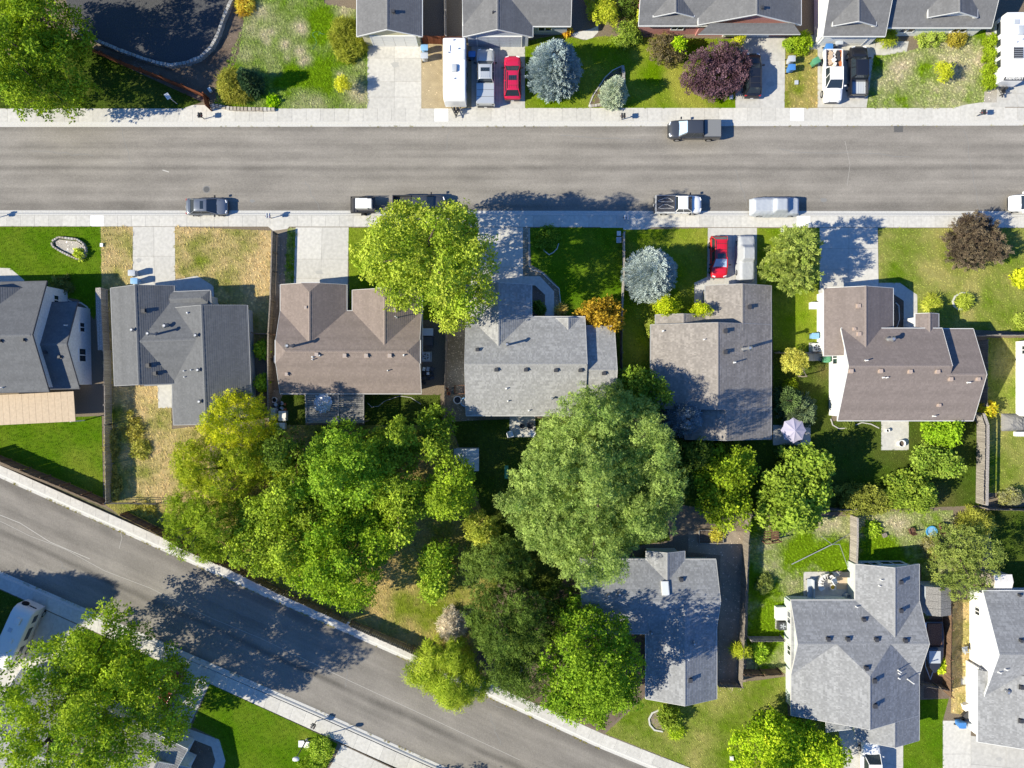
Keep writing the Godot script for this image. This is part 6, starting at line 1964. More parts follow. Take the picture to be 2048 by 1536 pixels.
	draped("covered_pickup", "pickup under a pale fabric cover beside the red wagon", at(1493, 516, 0.9, 0.15), up, 5.0, 2.05, [[-2.5, 1.1], [-2.3, 1.15], [-0.5, 1.22], [-0.2, 1.75], [0.9, 1.75], [1.4, 1.15], [2.2, 1.05], [2.5, 0.6]], mat(0.38, 0.395, 0.42, 0.6), 6)
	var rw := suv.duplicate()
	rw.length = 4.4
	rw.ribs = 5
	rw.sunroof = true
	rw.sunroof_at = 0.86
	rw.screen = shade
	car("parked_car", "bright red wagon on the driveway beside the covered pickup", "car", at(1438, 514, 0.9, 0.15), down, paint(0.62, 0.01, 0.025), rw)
	car("parked_car", "white car cut off by the right edge at the south kerb", "car", at(2062, 406, 0.8, ROAD_Y), left, white, {"length": 4.5, "width": 1.8, "height": 1.45, "belt": 0.95, "nose": 0.85, "deck": 0.98, "cabin": [-1.75, -1.1, 0.3, 1.2], "mirror": M.white})
	car("pickup_truck", "dark pickup mostly hidden by the big yellow green tree", "pickup", at(838, 409, 0.9, ROAD_Y), 0.0, gun, {"length": 5.6, "width": 1.95, "height": 1.85, "belt": 1.18, "nose": 1.1, "cabin": [-0.75, -0.6, 0.95, 1.6], "bed": 1.26})
	car("parked_car", "dark red car under the leaves of the large lower left tree", "car", at(337, 1379, 0.9, 0.15), deg_to_rad(66), paint(0.25, 0.01, 0.02), {"length": 4.4, "width": 1.8, "height": 1.45, "belt": 0.95, "nose": 0.85, "cabin": [-1.75, -1.1, 0.25, 1.2]})
	car("parked_van", "pale blue white van nosing up to the garage at the bottom", "van", at(1743, 1532, 1.1, 0.15), up, white, {"length": 5.0, "width": 1.9, "height": 1.85, "belt": 1.1, "nose": 1.05, "cabin": [-2.4, -2.15, 0.6, 1.35], "mirror": M.white})
	# trailers and motorhomes
	var tr := camper("travel_trailer", "long white travel trailer on the sandy strip", "trailer", at(909, 138, 2.7, 0.14), down, 6.35, 2.4, 2.75, white, {"units": [[0.05, 0.0, 0.75, 0.62, 0.3]], "hatches": [[-2.05, 0.72, 0.6, 0.55]], "pipes": [[-1.6, 0.62], [-2.0, -0.4], [-2.9, 0.1], [1.1, 0.0]], "bottle": "dark_metal"})
	boxpart("ladder", Vector3(-1.4, 2.85, -1.02), Vector3(1.0, 0.12, 0.16), M.bin_grey, tr)
	var hd := camper("travel_trailer", "white travel trailer with dark lettered front at the top right", "trailer", at(2036, 90, 3.0, 0.14), down, 6.7, 2.45, 3.0, white, {"front_drop": 0.9, "units": [[-1.4, -0.1, 0.9, 0.75, 0.3]], "hatches": [[-2.3, 0.3, 0.5, 0.5, "bin_grey"], [0.9, 0.1, 1.15, 0.95, "dark_metal"], [0.4, -0.75, 0.4, 0.4, "bin_grey"]], "pipes": [[-0.2, 0.3], [-0.5, -0.3]], "windows": [[-2.2, 1.3], [-0.7, 0.7], [0.5, 0.5], [1.5, 0.8]]})
	var pb := MB.new()
	for k in 6:
		pb.box(Vector3(0.9 - 0.5 + k * 0.2, 3.13, 0.1), Vector3(0.03, 0.02, 0.9))
	part("solar_panel_line", pb, M.bin_grey, hd)
	boxpart("front_band", Vector3(3.12, 2.42, 0), Vector3(0.72, 0.05, 2.1), M.dark_metal, hd, Basis(Vector3.BACK, -0.62))
	var tm := TextMesh.new()
	var sf := SystemFont.new()
	sf.font_names = PackedStringArray(["Droid Sans"])
	sf.font_weight = 700
	tm.font = sf
	tm.text = "HIDEOUT"
	tm.font_size = 48
	tm.pixel_size = 0.0088
	tm.depth = 0.03
	var tl := inst("lettering", tm, M.white, hd)
	var fb := Basis(Vector3.BACK, -0.62)
	tl.transform = Transform3D(Basis(Vector3(0, 0, -1), fb.x * -1.0, fb.y), Vector3(3.2, 2.36, 0) + fb.y * 0.045)
	var mh := camper("motorhome", "cream motorhome with bluish roof on the lower left driveway", "motorhome", at(22, 1275, 2.7, 0.14), deg_to_rad(66), 6.6, 2.2, 2.7, mat(0.72, 0.71, 0.66, 0.4), {"tongue": false, "front_drop": 0.45, "units": [[2.0, 0.1, 0.75, 0.6, 0.25, "cushion"], [-0.2, 0.2, 0.5, 0.45, 0.15, "cushion"]], "hatches": [[0.8, -0.3, 0.4, 0.4, "bin_grey"]], "windows": [[2.3, 0.8], [0.6, 1.4], [-1.3, 0.9]], "axles": [-2.0, 2.4]})
	boxpart("end_window", Vector3(3.26, 1.8, 0.35), Vector3(0.06, 0.5, 0.8), M.glass, mh, Basis(Vector3.BACK, 0.15))
	rodpart("spare_wheel", Vector3(3.28, 1.65, -0.5), Vector3(3.44, 1.65, -0.5), 0.36, M.rubber, mh, -1, 16)
	# utility trailer with white goods behind the hidden pickup
	var u := thing("utility_trailer", "black framed utility trailer behind the tree hidden pickup", "trailer", at(726, 410, 0.8, ROAD_Y))
	boxpart("deck", Vector3(0, 0.55, 0), Vector3(2.5, 0.08, 1.6), M.dark_metal, u)
	for s in [-0.82, 0.82]:
		for y in [0.8, 1.05]:
			rodpart("rail", Vector3(-1.25, y, s), Vector3(1.25, y, s), 0.03, M.black, u)
		for x in [-1.25, -0.4, 0.4, 1.25]:
			rodpart("stake", Vector3(x, 0.55, s), Vector3(x, 1.05, s), 0.03, M.black, u)
	for y in [0.8, 1.05]:
		rodpart("end_rail", Vector3(-1.25, y, -0.82), Vector3(-1.25, y, 0.82), 0.03, M.black, u)
	rodpart("tongue", Vector3(1.2, 0.5, 0), Vector3(2.3, 0.5, 0), 0.05, M.dark_metal, u)
	wheels(u, [0.0], 0.98, 0.3)
	crate("tool_chest", "large white chest on the utility trailer", "chest", 725, 409, Vector3(1.3, 0.6, 1.1), M.white, 0.0, 0.6)
	crate("tool_chest", "small white chest at the front of the utility trailer", "chest", 740, 409, Vector3(0.5, 0.65, 1.0), M.white, 0.0, 0.6)
	# boat on its trailer
	var bt := thing("boat", "dark boat with tan cover on a trailer beside the many gabled house", "boat", at(1864, 1290, 0.9, 0.14), down)
	var hb := MB.new()
	hb.loft([ring(-2.6, [[0.55, 0.6], [0.85, 1.0], [0.95, 1.15], [0.9, 1.17]]), ring(-1.0, [[0.6, 0.5], [0.95, 1.0], [1.05, 1.2], [1.0, 1.22]]), ring(1.0, [[0.45, 0.52], [0.85, 1.0], [0.98, 1.22], [0.92, 1.24]]), ring(2.2, [[0.15, 0.7], [0.4, 1.05], [0.55, 1.26], [0.5, 1.28]]), ring(2.75, [[0.02, 1.0], [0.06, 1.15], [0.1, 1.28], [0.06, 1.3]])])
	part("hull", hb, paint(0.03, 0.03, 0.035), bt)
	boxpart("cockpit_cover", Vector3(-1.3, 1.26, 0), Vector3(2.3, 0.08, 1.5), M.brown_wood, bt)
	boxpart("gunwale", Vector3(-1.1, 1.26, 0.98), Vector3(2.9, 0.08, 0.14), M.white, bt)
	panel4("windscreen", Vector3(0.2, 1.25, -0.8), Vector3(0.2, 1.25, 0.8), Vector3(-0.1, 1.7, 0.7), Vector3(-0.1, 1.7, -0.7), 0.02, M.glass, bt, Vector3(1, 1, 0))
	boxpart("bow_deck", Vector3(1.1, 1.27, 0), Vector3(1.3, 0.06, 1.2), M.bin_grey, bt)
	var tf := thing("boat_trailer", "silver tongued trailer under the dark boat", "trailer", at(1864, 1290, 0.9, 0.14), down)
	for s in [-1.0, 1.0]:
		rodpart("beam", Vector3(-2.2, 0.42, s * 0.6), Vector3(2.4, 0.42, s * 0.5), 0.05, M.metal, tf)
		rodpart("beam", Vector3(2.4, 0.42, s * 0.5), Vector3(3.8, 0.45, 0), 0.05, M.metal, tf)
	wheels(tf, [-0.9], 1.05, 0.3)

func trees() -> void:
	var yg1 := Color(0.12, 0.19, 0.024)
	var yg2 := Color(0.275, 0.315, 0.07)
	var g1 := Color(0.08, 0.13, 0.022)
	var g2 := Color(0.22, 0.29, 0.045)
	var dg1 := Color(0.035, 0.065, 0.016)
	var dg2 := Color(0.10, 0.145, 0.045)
	tree("shade_tree", "big yellow green tree spreading over the driveway and two roofs", "tree", [697, 500, 700, 472, 745, 452, 752, 402, 800, 388, 860, 394, 915, 384, 935, 392, 942, 425, 962, 452, 984, 482, 985, 520, 972, 560, 992, 578, 988, 600, 940, 622, 925, 655, 900, 660, 868, 640, 848, 600, 805, 612, 768, 598, 735, 548, 716, 532], 19.5, 4.5, 1.25, "broad", yg1, yg2, {"foot": [868, 545], "lobes": 1.35, "inset": 0.0, "gap": 0.06, "under": 0.9})
	tree("shade_tree", "large green tree with yellow tips in the top left corner", "tree", [-70, -60, 60, -70, 135, -40, 158, 20, 158, 75, 166, 120, 168, 180, 150, 210, 112, 214, 78, 226, 40, 240, 0, 242, -60, 200], 13.5, 3.0, 1.2, "broad", Color(0.055, 0.11, 0.014), Color(0.17, 0.235, 0.025), {"foot": [60, 110], "lobes": 1.3, "inset": 1.2})
	tree("shade_tree", "green tree beyond the top edge above the asphalt court", "tree", [150, -190, 280, -200, 330, -120, 300, -60, 190, -50], 13.0, 3.0, 1.3, "broad", g1, g2)
	# the mass behind the middle houses
	tree("locust_tree", "bright yellow green tree against the slate house's rear corner", "tree", [410, 850, 410, 798, 445, 785, 490, 800, 520, 828, 528, 866, 500, 900, 440, 886], 13.5, 2.5, 0.85, "fine", Color(0.15, 0.20, 0.012), Color(0.33, 0.33, 0.02), {"dens": 2.6})
	tree("locust_tree", "wide yellowish tree with open boughs over the bare weedy yard", "tree", [326, 905, 360, 882, 420, 872, 500, 880, 545, 905, 570, 925, 540, 960, 500, 975, 470, 1002, 400, 1000, 350, 985, 330, 945], 10.0, 3.0, 0.95, "fine", Color(0.095, 0.15, 0.015), Color(0.25, 0.265, 0.03), {"gap": 0.1, "dens": 2.5})
	tree("locust_tree", "dark green tree between the wire fence and the yellowish tree", "tree", [312, 1012, 345, 988, 400, 1004, 445, 996, 500, 1012, 508, 1060, 470, 1112, 420, 1130, 372, 1128, 340, 1092, 318, 1052], 9.5, 2.5, 0.95, "fine", g1, Color(0.17, 0.23, 0.025), {"gap": 0.1, "dens": 2.5})
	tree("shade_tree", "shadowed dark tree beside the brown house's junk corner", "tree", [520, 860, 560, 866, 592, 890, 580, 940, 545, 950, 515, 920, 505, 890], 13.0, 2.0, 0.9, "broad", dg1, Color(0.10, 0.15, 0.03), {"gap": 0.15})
	tree("shade_tree", "green tree reaching over the pavement below the wire fence", "tree", [470, 1010, 545, 985, 596, 1012, 618, 1078, 600, 1148, 545, 1170, 490, 1158, 445, 1128], 10.5, 2.5, 1.0, "broad", g1, g2, {"gap": 0.05})
	tree("shade_tree", "tall fresh green tree just below the slatted shelter", "tree", [588, 925, 620, 884, 650, 846, 690, 852, 725, 878, 765, 900, 772, 958, 740, 1012, 690, 1032, 620, 1022, 582, 985], 13.0, 3.0, 1.05, "broad", Color(0.065, 0.135, 0.018), Color(0.18, 0.27, 0.04), {"gap": 0.06})
	tree("shade_tree", "fresh green tree lowest in the mass beside the pavement", "tree", [636, 1022, 690, 1034, 740, 1012, 788, 1050, 800, 1092, 758, 1130, 748, 1182, 720, 1230, 690, 1236, 650, 1222, 600, 1200, 578, 1160, 608, 1082], 12.0, 2.5, 1.05, "broad", Color(0.065, 0.135, 0.016), Color(0.20, 0.28, 0.03), {"gap": 0.05})
	tree("shade_tree", "small crowned tree left of the white metal shed's tall neighbour", "tree", [768, 885, 778, 850, 800, 828, 820, 852, 832, 900, 826, 942, 780, 936], 10.0, 3.0, 0.85, "broad", g1, g2)
	tree("shade_tree", "upright green tree at the foot of the gravel side yard", "tree", [832, 832, 868, 812, 895, 832, 905, 880, 892, 920, 848, 922], 10.0, 2.5, 0.85, "broad", Color(0.05, 0.10, 0.018), g2, {"gap": 0.06})
	tree("shade_tree", "bright green tree beside the white metal shed", "tree", [845, 985, 868, 938, 900, 918, 938, 934, 946, 1000, 930, 1044, 882, 1050, 848, 1030], 12.0, 3.0, 0.95, "broad", g1, Color(0.20, 0.28, 0.03), {"gap": 0.06})
	tree("shade_tree", "green tree in the middle of the mass above the straw clearing", "tree", [752, 962, 800, 950, 838, 966, 846, 1030, 820, 1085, 780, 1092, 746, 1050, 740, 1010], 12.0, 3.0, 1.0, "broad", g1, g2, {"gap": 0.06})
	tree("shade_tree", "mid green tree filling the middle of the mass below the yellowish tree", "tree", [540, 960, 575, 940, 605, 965, 615, 1010, 590, 1040, 548, 1020], 10.5, 2.5, 0.95, "broad", g1, g2)
	tree("shade_tree", "low dark tree under the mass left of the straw clearing", "tree", [590, 1010, 640, 1000, 690, 1020, 700, 1070, 650, 1090, 600, 1070], 9.0, 2.0, 0.95, "broad", dg1, g2)
	tree("shade_tree", "leafy tree behind the slatted shelter between two taller ones", "tree", [730, 870, 770, 860, 790, 900, 800, 960, 770, 970, 740, 920], 10.0, 2.5, 0.9, "broad", g1, g2)
	tree("young_tree", "slim light green tree standing in the straw clearing", "tree", [850, 1102, 880, 1080, 910, 1096, 902, 1150, 884, 1200, 860, 1218, 838, 1195, 836, 1140], 7.0, 1.0, 0.7, "broad", Color(0.085, 0.16, 0.02), Color(0.22, 0.29, 0.05), {"dens": 2.6})
	tree("young_tree", "pale yellow green tree at the clearing's upper right", "tree", [928, 1042, 965, 1026, 1000, 1060, 992, 1092, 955, 1096, 930, 1072], 6.0, 1.0, 0.65, "fine", Color(0.14, 0.18, 0.04), Color(0.30, 0.31, 0.08), {"dens": 2.6})
	tree("dark_tree", "blue green tree right of the straw clearing", "tree", [928, 1112, 980, 1082, 1040, 1082, 1066, 1130, 1060, 1180, 1002, 1196, 940, 1184, 915, 1150], 9.0, 1.5, 0.95, "small", Color(0.05, 0.085, 0.028), Color(0.12, 0.175, 0.055), {"dens": 3.0, "gap": 0.04, "lobes": 1.5})
	tree("dark_tree", "tall dark olive tree beside the lower street", "tree", [958, 1202, 1010, 1186, 1070, 1200, 1106, 1250, 1092, 1330, 1080, 1400, 1042, 1428, 1000, 1400, 970, 1340, 935, 1280, 930, 1240], 14.0, 1.5, 1.05, "small", Color(0.03, 0.06, 0.016), Color(0.10, 0.15, 0.045), {"dens": 3.2, "gap": 0.03, "under": 1.0, "lobes": 1.6})
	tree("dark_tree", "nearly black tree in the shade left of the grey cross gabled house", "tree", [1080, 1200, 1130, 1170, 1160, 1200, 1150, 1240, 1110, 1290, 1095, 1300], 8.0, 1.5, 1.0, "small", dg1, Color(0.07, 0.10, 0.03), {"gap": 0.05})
	tree("willow", "feathery yellow green tree hanging over the lower street", "tree", [806, 1345, 850, 1302, 880, 1300, 905, 1290, 940, 1312, 962, 1360, 978, 1400, 950, 1428, 900, 1438, 850, 1408, 815, 1382], 9.0, 1.0, 0.95, "strand", Color(0.11, 0.17, 0.02), Color(0.25, 0.30, 0.05), {"dens": 4.0, "foot": [900, 1345]})
	tree("dead_shrub", "bleached dead shrub between the clearing and the dark tree", "shrub", ring_outline(905, 1252, 27), 2.6, 0.2, 0.55, "twig", Color(0.62, 0.54, 0.42), Color(0.72, 0.64, 0.52), {"dens": 5.0, "pale": true})
	tree("maple_tree", "broad green maple covering the pavement corner by the half shaded roof", "tree", [1092, 1420, 1082, 1350, 1110, 1285, 1132, 1235, 1165, 1222, 1200, 1246, 1258, 1252, 1284, 1310, 1290, 1380, 1274, 1440, 1220, 1474, 1152, 1480, 1112, 1452], 15.5, 2.5, 1.15, "broad", Color(0.06, 0.125, 0.014), Color(0.17, 0.255, 0.03), {"gap": 0.06, "dens": 2.5, "foot": [1180, 1350]})
	tree("giant_tree", "biggest tree of all, feathery light green, beside the pale grey house", "tree", [1002, 1010, 1036, 950, 1076, 882, 1092, 842, 1150, 792, 1208, 768, 1250, 778, 1290, 790, 1322, 810, 1350, 882, 1362, 950, 1372, 1040, 1338, 1080, 1282, 1108, 1232, 1176, 1180, 1180, 1140, 1160, 1096, 1140, 1052, 1090], 17.0, 4.0, 1.3, "fine", Color(0.085, 0.14, 0.05), Color(0.20, 0.265, 0.115), {"gap": 0.06, "dens": 2.9, "inset": 0.0, "foot": [1180, 950]})
	tree("shade_tree", "glossy darker green tree between the pale grey and weathered roofs", "tree", [1246, 748, 1290, 728, 1332, 762, 1345, 800, 1310, 842, 1262, 812], 10.0, 2.0, 0.85, "broad", Color(0.045, 0.09, 0.016), Color(0.15, 0.22, 0.04))
	conifer("spruce_tree", "small blue spruce squeezed under the weathered roof's left edge", "tree", at(1352, 832, 0.0, YARD_Y), 2.2, 6.5, Color(0.16, 0.21, 0.25), Color(0.30, 0.36, 0.42))
	tree("shade_tree", "half shaded tree with a bright yellow green right side", "tree", [1388, 945, 1430, 902, 1490, 892, 1528, 928, 1505, 980, 1502, 1048, 1452, 1062, 1420, 1042, 1408, 992], 9.0, 1.5, 0.95, "broad", Color(0.075, 0.13, 0.012), Color(0.22, 0.28, 0.03), {"gap": 0.06})
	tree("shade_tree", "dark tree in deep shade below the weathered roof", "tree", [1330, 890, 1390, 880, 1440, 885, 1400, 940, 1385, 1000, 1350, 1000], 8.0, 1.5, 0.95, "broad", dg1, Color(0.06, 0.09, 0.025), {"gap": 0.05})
	tree("sycamore", "bright green big leaved tree above the wooden play frame", "tree", [1532, 1040, 1552, 962, 1572, 922, 1612, 896, 1640, 900, 1668, 920, 1676, 952, 1656, 1000, 1652, 1058, 1602, 1074, 1560, 1060], 9.0, 1.5, 1.0, "big", Color(0.075, 0.125, 0.022), Color(0.175, 0.24, 0.05), {"dens": 2.0, "gap": 0.06})
	tree("fruit_tree", "bright green tree right against the taupe house's back wall", "tree", [1860, 842, 1924, 842, 1928, 880, 1920, 894, 1892, 888, 1864, 884], 4.5, 0.6, 0.6, "broad", Color(0.10, 0.18, 0.015), Color(0.20, 0.31, 0.03), {"gap": 0.02, "dens": 2.8})
	tree("fruit_tree", "pale green fruit tree in the middle of the shaded back yard", "tree", [1832, 914, 1862, 890, 1908, 908, 1936, 936, 1892, 958, 1842, 950], 4.5, 0.8, 0.6, "broad", Color(0.09, 0.155, 0.03), Color(0.20, 0.265, 0.07), {"gap": 0.06})
	tree("fruit_tree", "ragged olive tree left of the pale fruit tree", "tree", [1782, 962, 1822, 942, 1872, 970, 1880, 1010, 1850, 1030, 1792, 1012], 4.5, 0.6, 0.6, "broad", Color(0.08, 0.135, 0.028), Color(0.19, 0.245, 0.05), {"gap": 0.15})
	tree("fruit_tree", "scrubby dark bush along the fence above the sprinkler lawn", "tree", [1680, 980, 1720, 968, 1770, 978, 1800, 1020, 1750, 1034, 1690, 1030], 3.0, 0.3, 0.55, "small", Color(0.08, 0.10, 0.03), Color(0.22, 0.24, 0.07), {"gap": 0.2})
	tree("pine_tree", "shaggy grey green tree over the pale shed at the right", "tree", [1886, 1130, 1902, 1076, 1935, 1052, 1985, 1068, 2004, 1112, 1990, 1170, 1932, 1204, 1886, 1188], 7.5, 1.0, 0.85, "small", Color(0.085, 0.125, 0.045), Color(0.20, 0.24, 0.095), {"dens": 3.0, "gap": 0.1})
	tree("cedar_shrub", "yellow green feathery shrub above the shaggy grey green tree", "shrub", [1925, 1042, 1950, 1020, 1990, 1032, 2000, 1062, 1960, 1072, 1930, 1062], 3.0, 0.3, 0.5, "strand", Color(0.16, 0.18, 0.04), Color(0.30, 0.31, 0.10), {"dens": 5.0})
	tree("juniper_tree", "tall shaggy light green juniper between two driveways", "tree", [1547, 535, 1556, 486, 1582, 458, 1628, 462, 1652, 485, 1640, 532, 1622, 575, 1576, 568], 9.5, 0.8, 0.75, "needle", Color(0.125, 0.175, 0.03), Color(0.30, 0.345, 0.09), {"dens": 6.0, "size": 1.25, "rise": 0.6, "foot": [1568, 532]})
	bush("bright_bush", "small lime green bush against the shaggy juniper", 1566, 502, 12, 2.2, "small", Color(0.25, 0.32, 0.01), Color(0.42, 0.45, 0.02))
	tree("purple_shrub", "big brownish purple shrub at the right by the pavement", "shrub", [1910, 482, 1926, 442, 1945, 426, 1972, 440, 2000, 442, 2018, 470, 2014, 514, 1972, 530, 1922, 515], 5.0, 0.3, 0.7, "needle", Color(0.085, 0.06, 0.045), Color(0.20, 0.165, 0.11), {"dens": 5.5, "size": 1.05})
	tree("plum_tree", "purple leaved plum tree leaning over the black car", "tree", [1368, 150, 1386, 110, 1420, 86, 1470, 82, 1508, 108, 1508, 142, 1478, 176, 1420, 190, 1378, 172], 4.8, 0.8, 0.65, "small", Color(0.07, 0.035, 0.045), Color(0.25, 0.155, 0.185), {"dens": 3.6, "gap": 0.1})
	bush("brown_bush", "dull brownish bush between the spruce lawn and the plum tree", 1338, 92, 38, 2.8, "small", Color(0.12, 0.105, 0.05), Color(0.24, 0.20, 0.11), {"ry": 32.0})
	bush("vine_bush", "bright green shoots in the brownish bush", 1358, 88, 11, 3.1, "broad", Color(0.14, 0.24, 0.01), Color(0.25, 0.36, 0.02))
	tree("garden_shrub", "tall yellow green shrub at the top between two grey roofs", "shrub", [1172, -20, 1225, -20, 1240, 20, 1228, 50, 1200, 46, 1182, 26], 4.0, 0.3, 0.6, "small", Color(0.14, 0.19, 0.02), Color(0.32, 0.34, 0.05), {"dens": 3.4})
	tree("garden_shrub", "dark green shrub behind the tall yellow green one at the top", "shrub", [1225, -30, 1285, -30, 1290, 20, 1262, 30, 1235, 24], 3.6, 0.3, 0.6, "small", dg1, Color(0.10, 0.16, 0.04))
	bush("garden_bush", "rounded mid green bush below the dark shrub at the top", 1256, 68, 30, 2.4, "small", Color(0.09, 0.15, 0.03), Color(0.23, 0.29, 0.07), {"ry": 24.0})
	bush("garden_bush", "light green bush poking past the small front gable", 1288, 34, 15, 2.6, "small", Color(0.15, 0.21, 0.03), Color(0.30, 0.36, 0.06))
	tree("maple_tree", "orange and yellow maple beside the pale grey house", "tree", [1154, 625, 1178, 602, 1222, 592, 1250, 620, 1246, 650, 1228, 664, 1190, 650, 1160, 640], 5.2, 1.2, 0.6, "broad", Color(0.17, 0.12, 0.015), Color(0.32, 0.225, 0.045), {"gap": 0.1, "dens": 2.6, "group": ""})
	conifer("spruce_tree", "large blue spruce on the top front lawn", "tree", at(1106, 158, 0.0, YARD_Y), 2.75, 6.5, Color(0.22, 0.29, 0.31), Color(0.42, 0.50, 0.52), {"taper": 0.55, "size": 1.25})
	conifer("spruce_tree", "silver blue spruce on the lawn left of the red wagon", "tree", at(1292, 555, 0.0, YARD_Y), 2.75, 7.0, Color(0.27, 0.33, 0.34), Color(0.48, 0.55, 0.55), {"taper": 0.6, "size": 1.15})
	conifer("spruce_tree", "small pale weeping spruce in the dark planting bed", "tree", at(1224, 197, 0.0, YARD_Y), 1.3, 4.2, Color(0.22, 0.27, 0.20), Color(0.40, 0.45, 0.35), {"rise": -0.1, "size": 1.0})
	conifer("fir_tree", "dark narrow fir right of the golden bush at the top left", "tree", at(512, 178, 0.0, YARD_Y), 1.1, 4.0, Color(0.04, 0.08, 0.04), Color(0.08, 0.14, 0.06), {"size": 0.9})
	conifer("fir_tree", "spreading dark conifer by the weathered roof's right side", "tree", at(1566, 800, 0.0, YARD_Y), 1.3, 2.6, Color(0.05, 0.085, 0.03), Color(0.10, 0.15, 0.05), {"rise": 0.1})
	conifer("fir_tree", "low grey green conifer above the pale umbrella", "tree", at(1590, 822, 0.0, YARD_Y), 1.9, 2.4, Color(0.07, 0.10, 0.05), Color(0.13, 0.17, 0.09), {"rise": 0.1})
	conifer("fir_tree", "tall dark conifer beyond the left edge above the lower street", "tree", at(-140, 1275, 0.0, YARD_Y), 5.6, 14.0, Color(0.04, 0.08, 0.03), Color(0.09, 0.14, 0.05), {"taper": 0.6, "size": 1.8})
	tree("weeping_shrub", "weeping yellow shrub beside the cream garage", "shrub", [655, 62, 670, 38, 700, 32, 728, 55, 724, 92, 700, 116, 672, 104], 3.2, 0.2, 0.55, "strand", Color(0.11, 0.135, 0.022), Color(0.24, 0.255, 0.06), {"dens": 6.0})
	tree("weeping_shrub", "weeping golden shrub near the end of the red fence", "shrub", [432, 172, 442, 146, 466, 136, 490, 150, 500, 182, 480, 200, 450, 196], 2.8, 0.2, 0.5, "strand", Color(0.12, 0.135, 0.03), Color(0.255, 0.25, 0.08), {"dens": 6.0})
	bush("golden_grass", "orange golden ornamental grass at the very top left of the lawn", 488, 8, 18, 1.2, "strand", Color(0.30, 0.20, 0.03), Color(0.45, 0.34, 0.08))
	bush("young_sapling", "thin yellow sapling on the weedy top lawn", 684, 166, 13, 2.6, "fine", Color(0.25, 0.27, 0.03), Color(0.42, 0.42, 0.06), {"gap": 0.45, "low": 1.2, "category": "sapling"})
	bush("bright_bush", "lime green low bush at the bottom of the dark fir", 546, 202, 10, 0.6, "broad", Color(0.15, 0.28, 0.01), Color(0.26, 0.40, 0.02))
	for k in 4:
		bush("clipped_bush", ["topmost", "second from the top", "second from the bottom", "lowest"][k] + " of the four clipped bushes beside the lettered trailer", 1982, [84, 111, 137, 163][k], 12, 2.0, "small", Color(0.11, 0.165, 0.012), Color(0.20, 0.27, 0.03), {"group": "clipped bushes in the pale stone bed", "gap": 0.0, "dens": 5.0})
	bush("fan_shrub", "bright yellow green fan leaved shrub beside the dark roof gap", 1776, 62, 20, 2.6, "strand", Color(0.15, 0.20, 0.02), Color(0.28, 0.32, 0.04), {"ry": 28.0})
	bush("garden_bush", "light green bush under the right small gable", 1868, 66, 30, 1.6, "small", Color(0.15, 0.21, 0.05), Color(0.29, 0.36, 0.12), {"ry": 22.0})
	bush("brown_bush", "olive brown bush right of the light green one at top right", 1916, 74, 18, 1.4, "small", Color(0.14, 0.13, 0.03), Color(0.28, 0.25, 0.06))
	bush("young_sapling", "bright yellow sapling on the patchy lawn at top right", 1892, 140, 15, 2.6, "fine", Color(0.20, 0.24, 0.02), Color(0.32, 0.34, 0.04), {"gap": 0.25, "low": 0.8, "category": "sapling"})
	bush("clipped_bush", "round bright green bush beside the pink gabled house's door", 1606, 82, 20, 2.0, "small", Color(0.11, 0.18, 0.01), Color(0.22, 0.30, 0.03), {"gap": 0.0, "dens": 5.0})
	bush("garden_bush", "small green bush left of the round bright one", 1580, 88, 12, 1.4, "small", Color(0.10, 0.17, 0.02), Color(0.20, 0.28, 0.04))
	bush("garden_bush", "yellow green bush peeping over the plum tree", 1478, 78, 10, 2.6, "small", Color(0.22, 0.25, 0.02), Color(0.40, 0.42, 0.05))
	bush("planter_bush", "pale yellow green bush in the oval stone bed", 158, 508, 8, 0.9, "broad", Color(0.20, 0.26, 0.05), Color(0.36, 0.42, 0.12))
	bush("garden_bush", "round dark green bush by the shaded front lawn's top edge", 1095, 474, 23, 1.6, "small", Color(0.06, 0.12, 0.02), Color(0.12, 0.20, 0.03))
	bush("garden_bush", "dark bush beside the pale grey house's porch", 1080, 618, 10, 0.9, "small", Color(0.05, 0.09, 0.02), Color(0.11, 0.17, 0.04))
	bush("garden_bush", "small shaded shrub left of the dark porch bush", 1074, 610, 6, 0.8, "broad", Color(0.05, 0.09, 0.02), Color(0.11, 0.16, 0.04))
	bush("spiky_plant", "pinkish spiky plant by the pale grey house's walk end", 1122, 620, 9, 0.9, "strand", Color(0.22, 0.18, 0.08), Color(0.42, 0.32, 0.16))
	tree("golden_cypress", "larger lime yellow cypress at the weathered roof's corner", "tree", [1313, 612, 1325, 596, 1345, 594, 1352, 606, 1362, 614, 1362, 632, 1340, 636, 1320, 630], 5.2, 0.4, 0.5, "small", Color(0.17, 0.23, 0.01), Color(0.30, 0.34, 0.02), {"dens": 6.0, "gap": 0.02})
	tree("golden_cypress", "narrow lime yellow cypress right of the larger one", "tree", [1372, 634, 1382, 616, 1394, 604, 1404, 610, 1420, 614, 1418, 626, 1404, 634, 1386, 640], 5.4, 0.4, 0.42, "small", Color(0.17, 0.23, 0.01), Color(0.30, 0.34, 0.02), {"dens": 6.0, "gap": 0.02})
	bush("garden_bush", "shaded pale bush at the weathered roof's left wall", 1304, 654, 11, 1.4, "small", Color(0.10, 0.13, 0.03), Color(0.20, 0.24, 0.07), {"ry": 22.0})
	tree("sparse_tree", "thin yellowish tree with bare twigs by the taupe house's fence", "tree", [1570, 712, 1590, 698, 1612, 708, 1616, 730, 1596, 744, 1574, 736], 4.0, 1.2, 0.45, "fine", Color(0.20, 0.21, 0.06), Color(0.38, 0.37, 0.13), {"dens": 3.5, "pale": true, "foot": [1596, 752]})
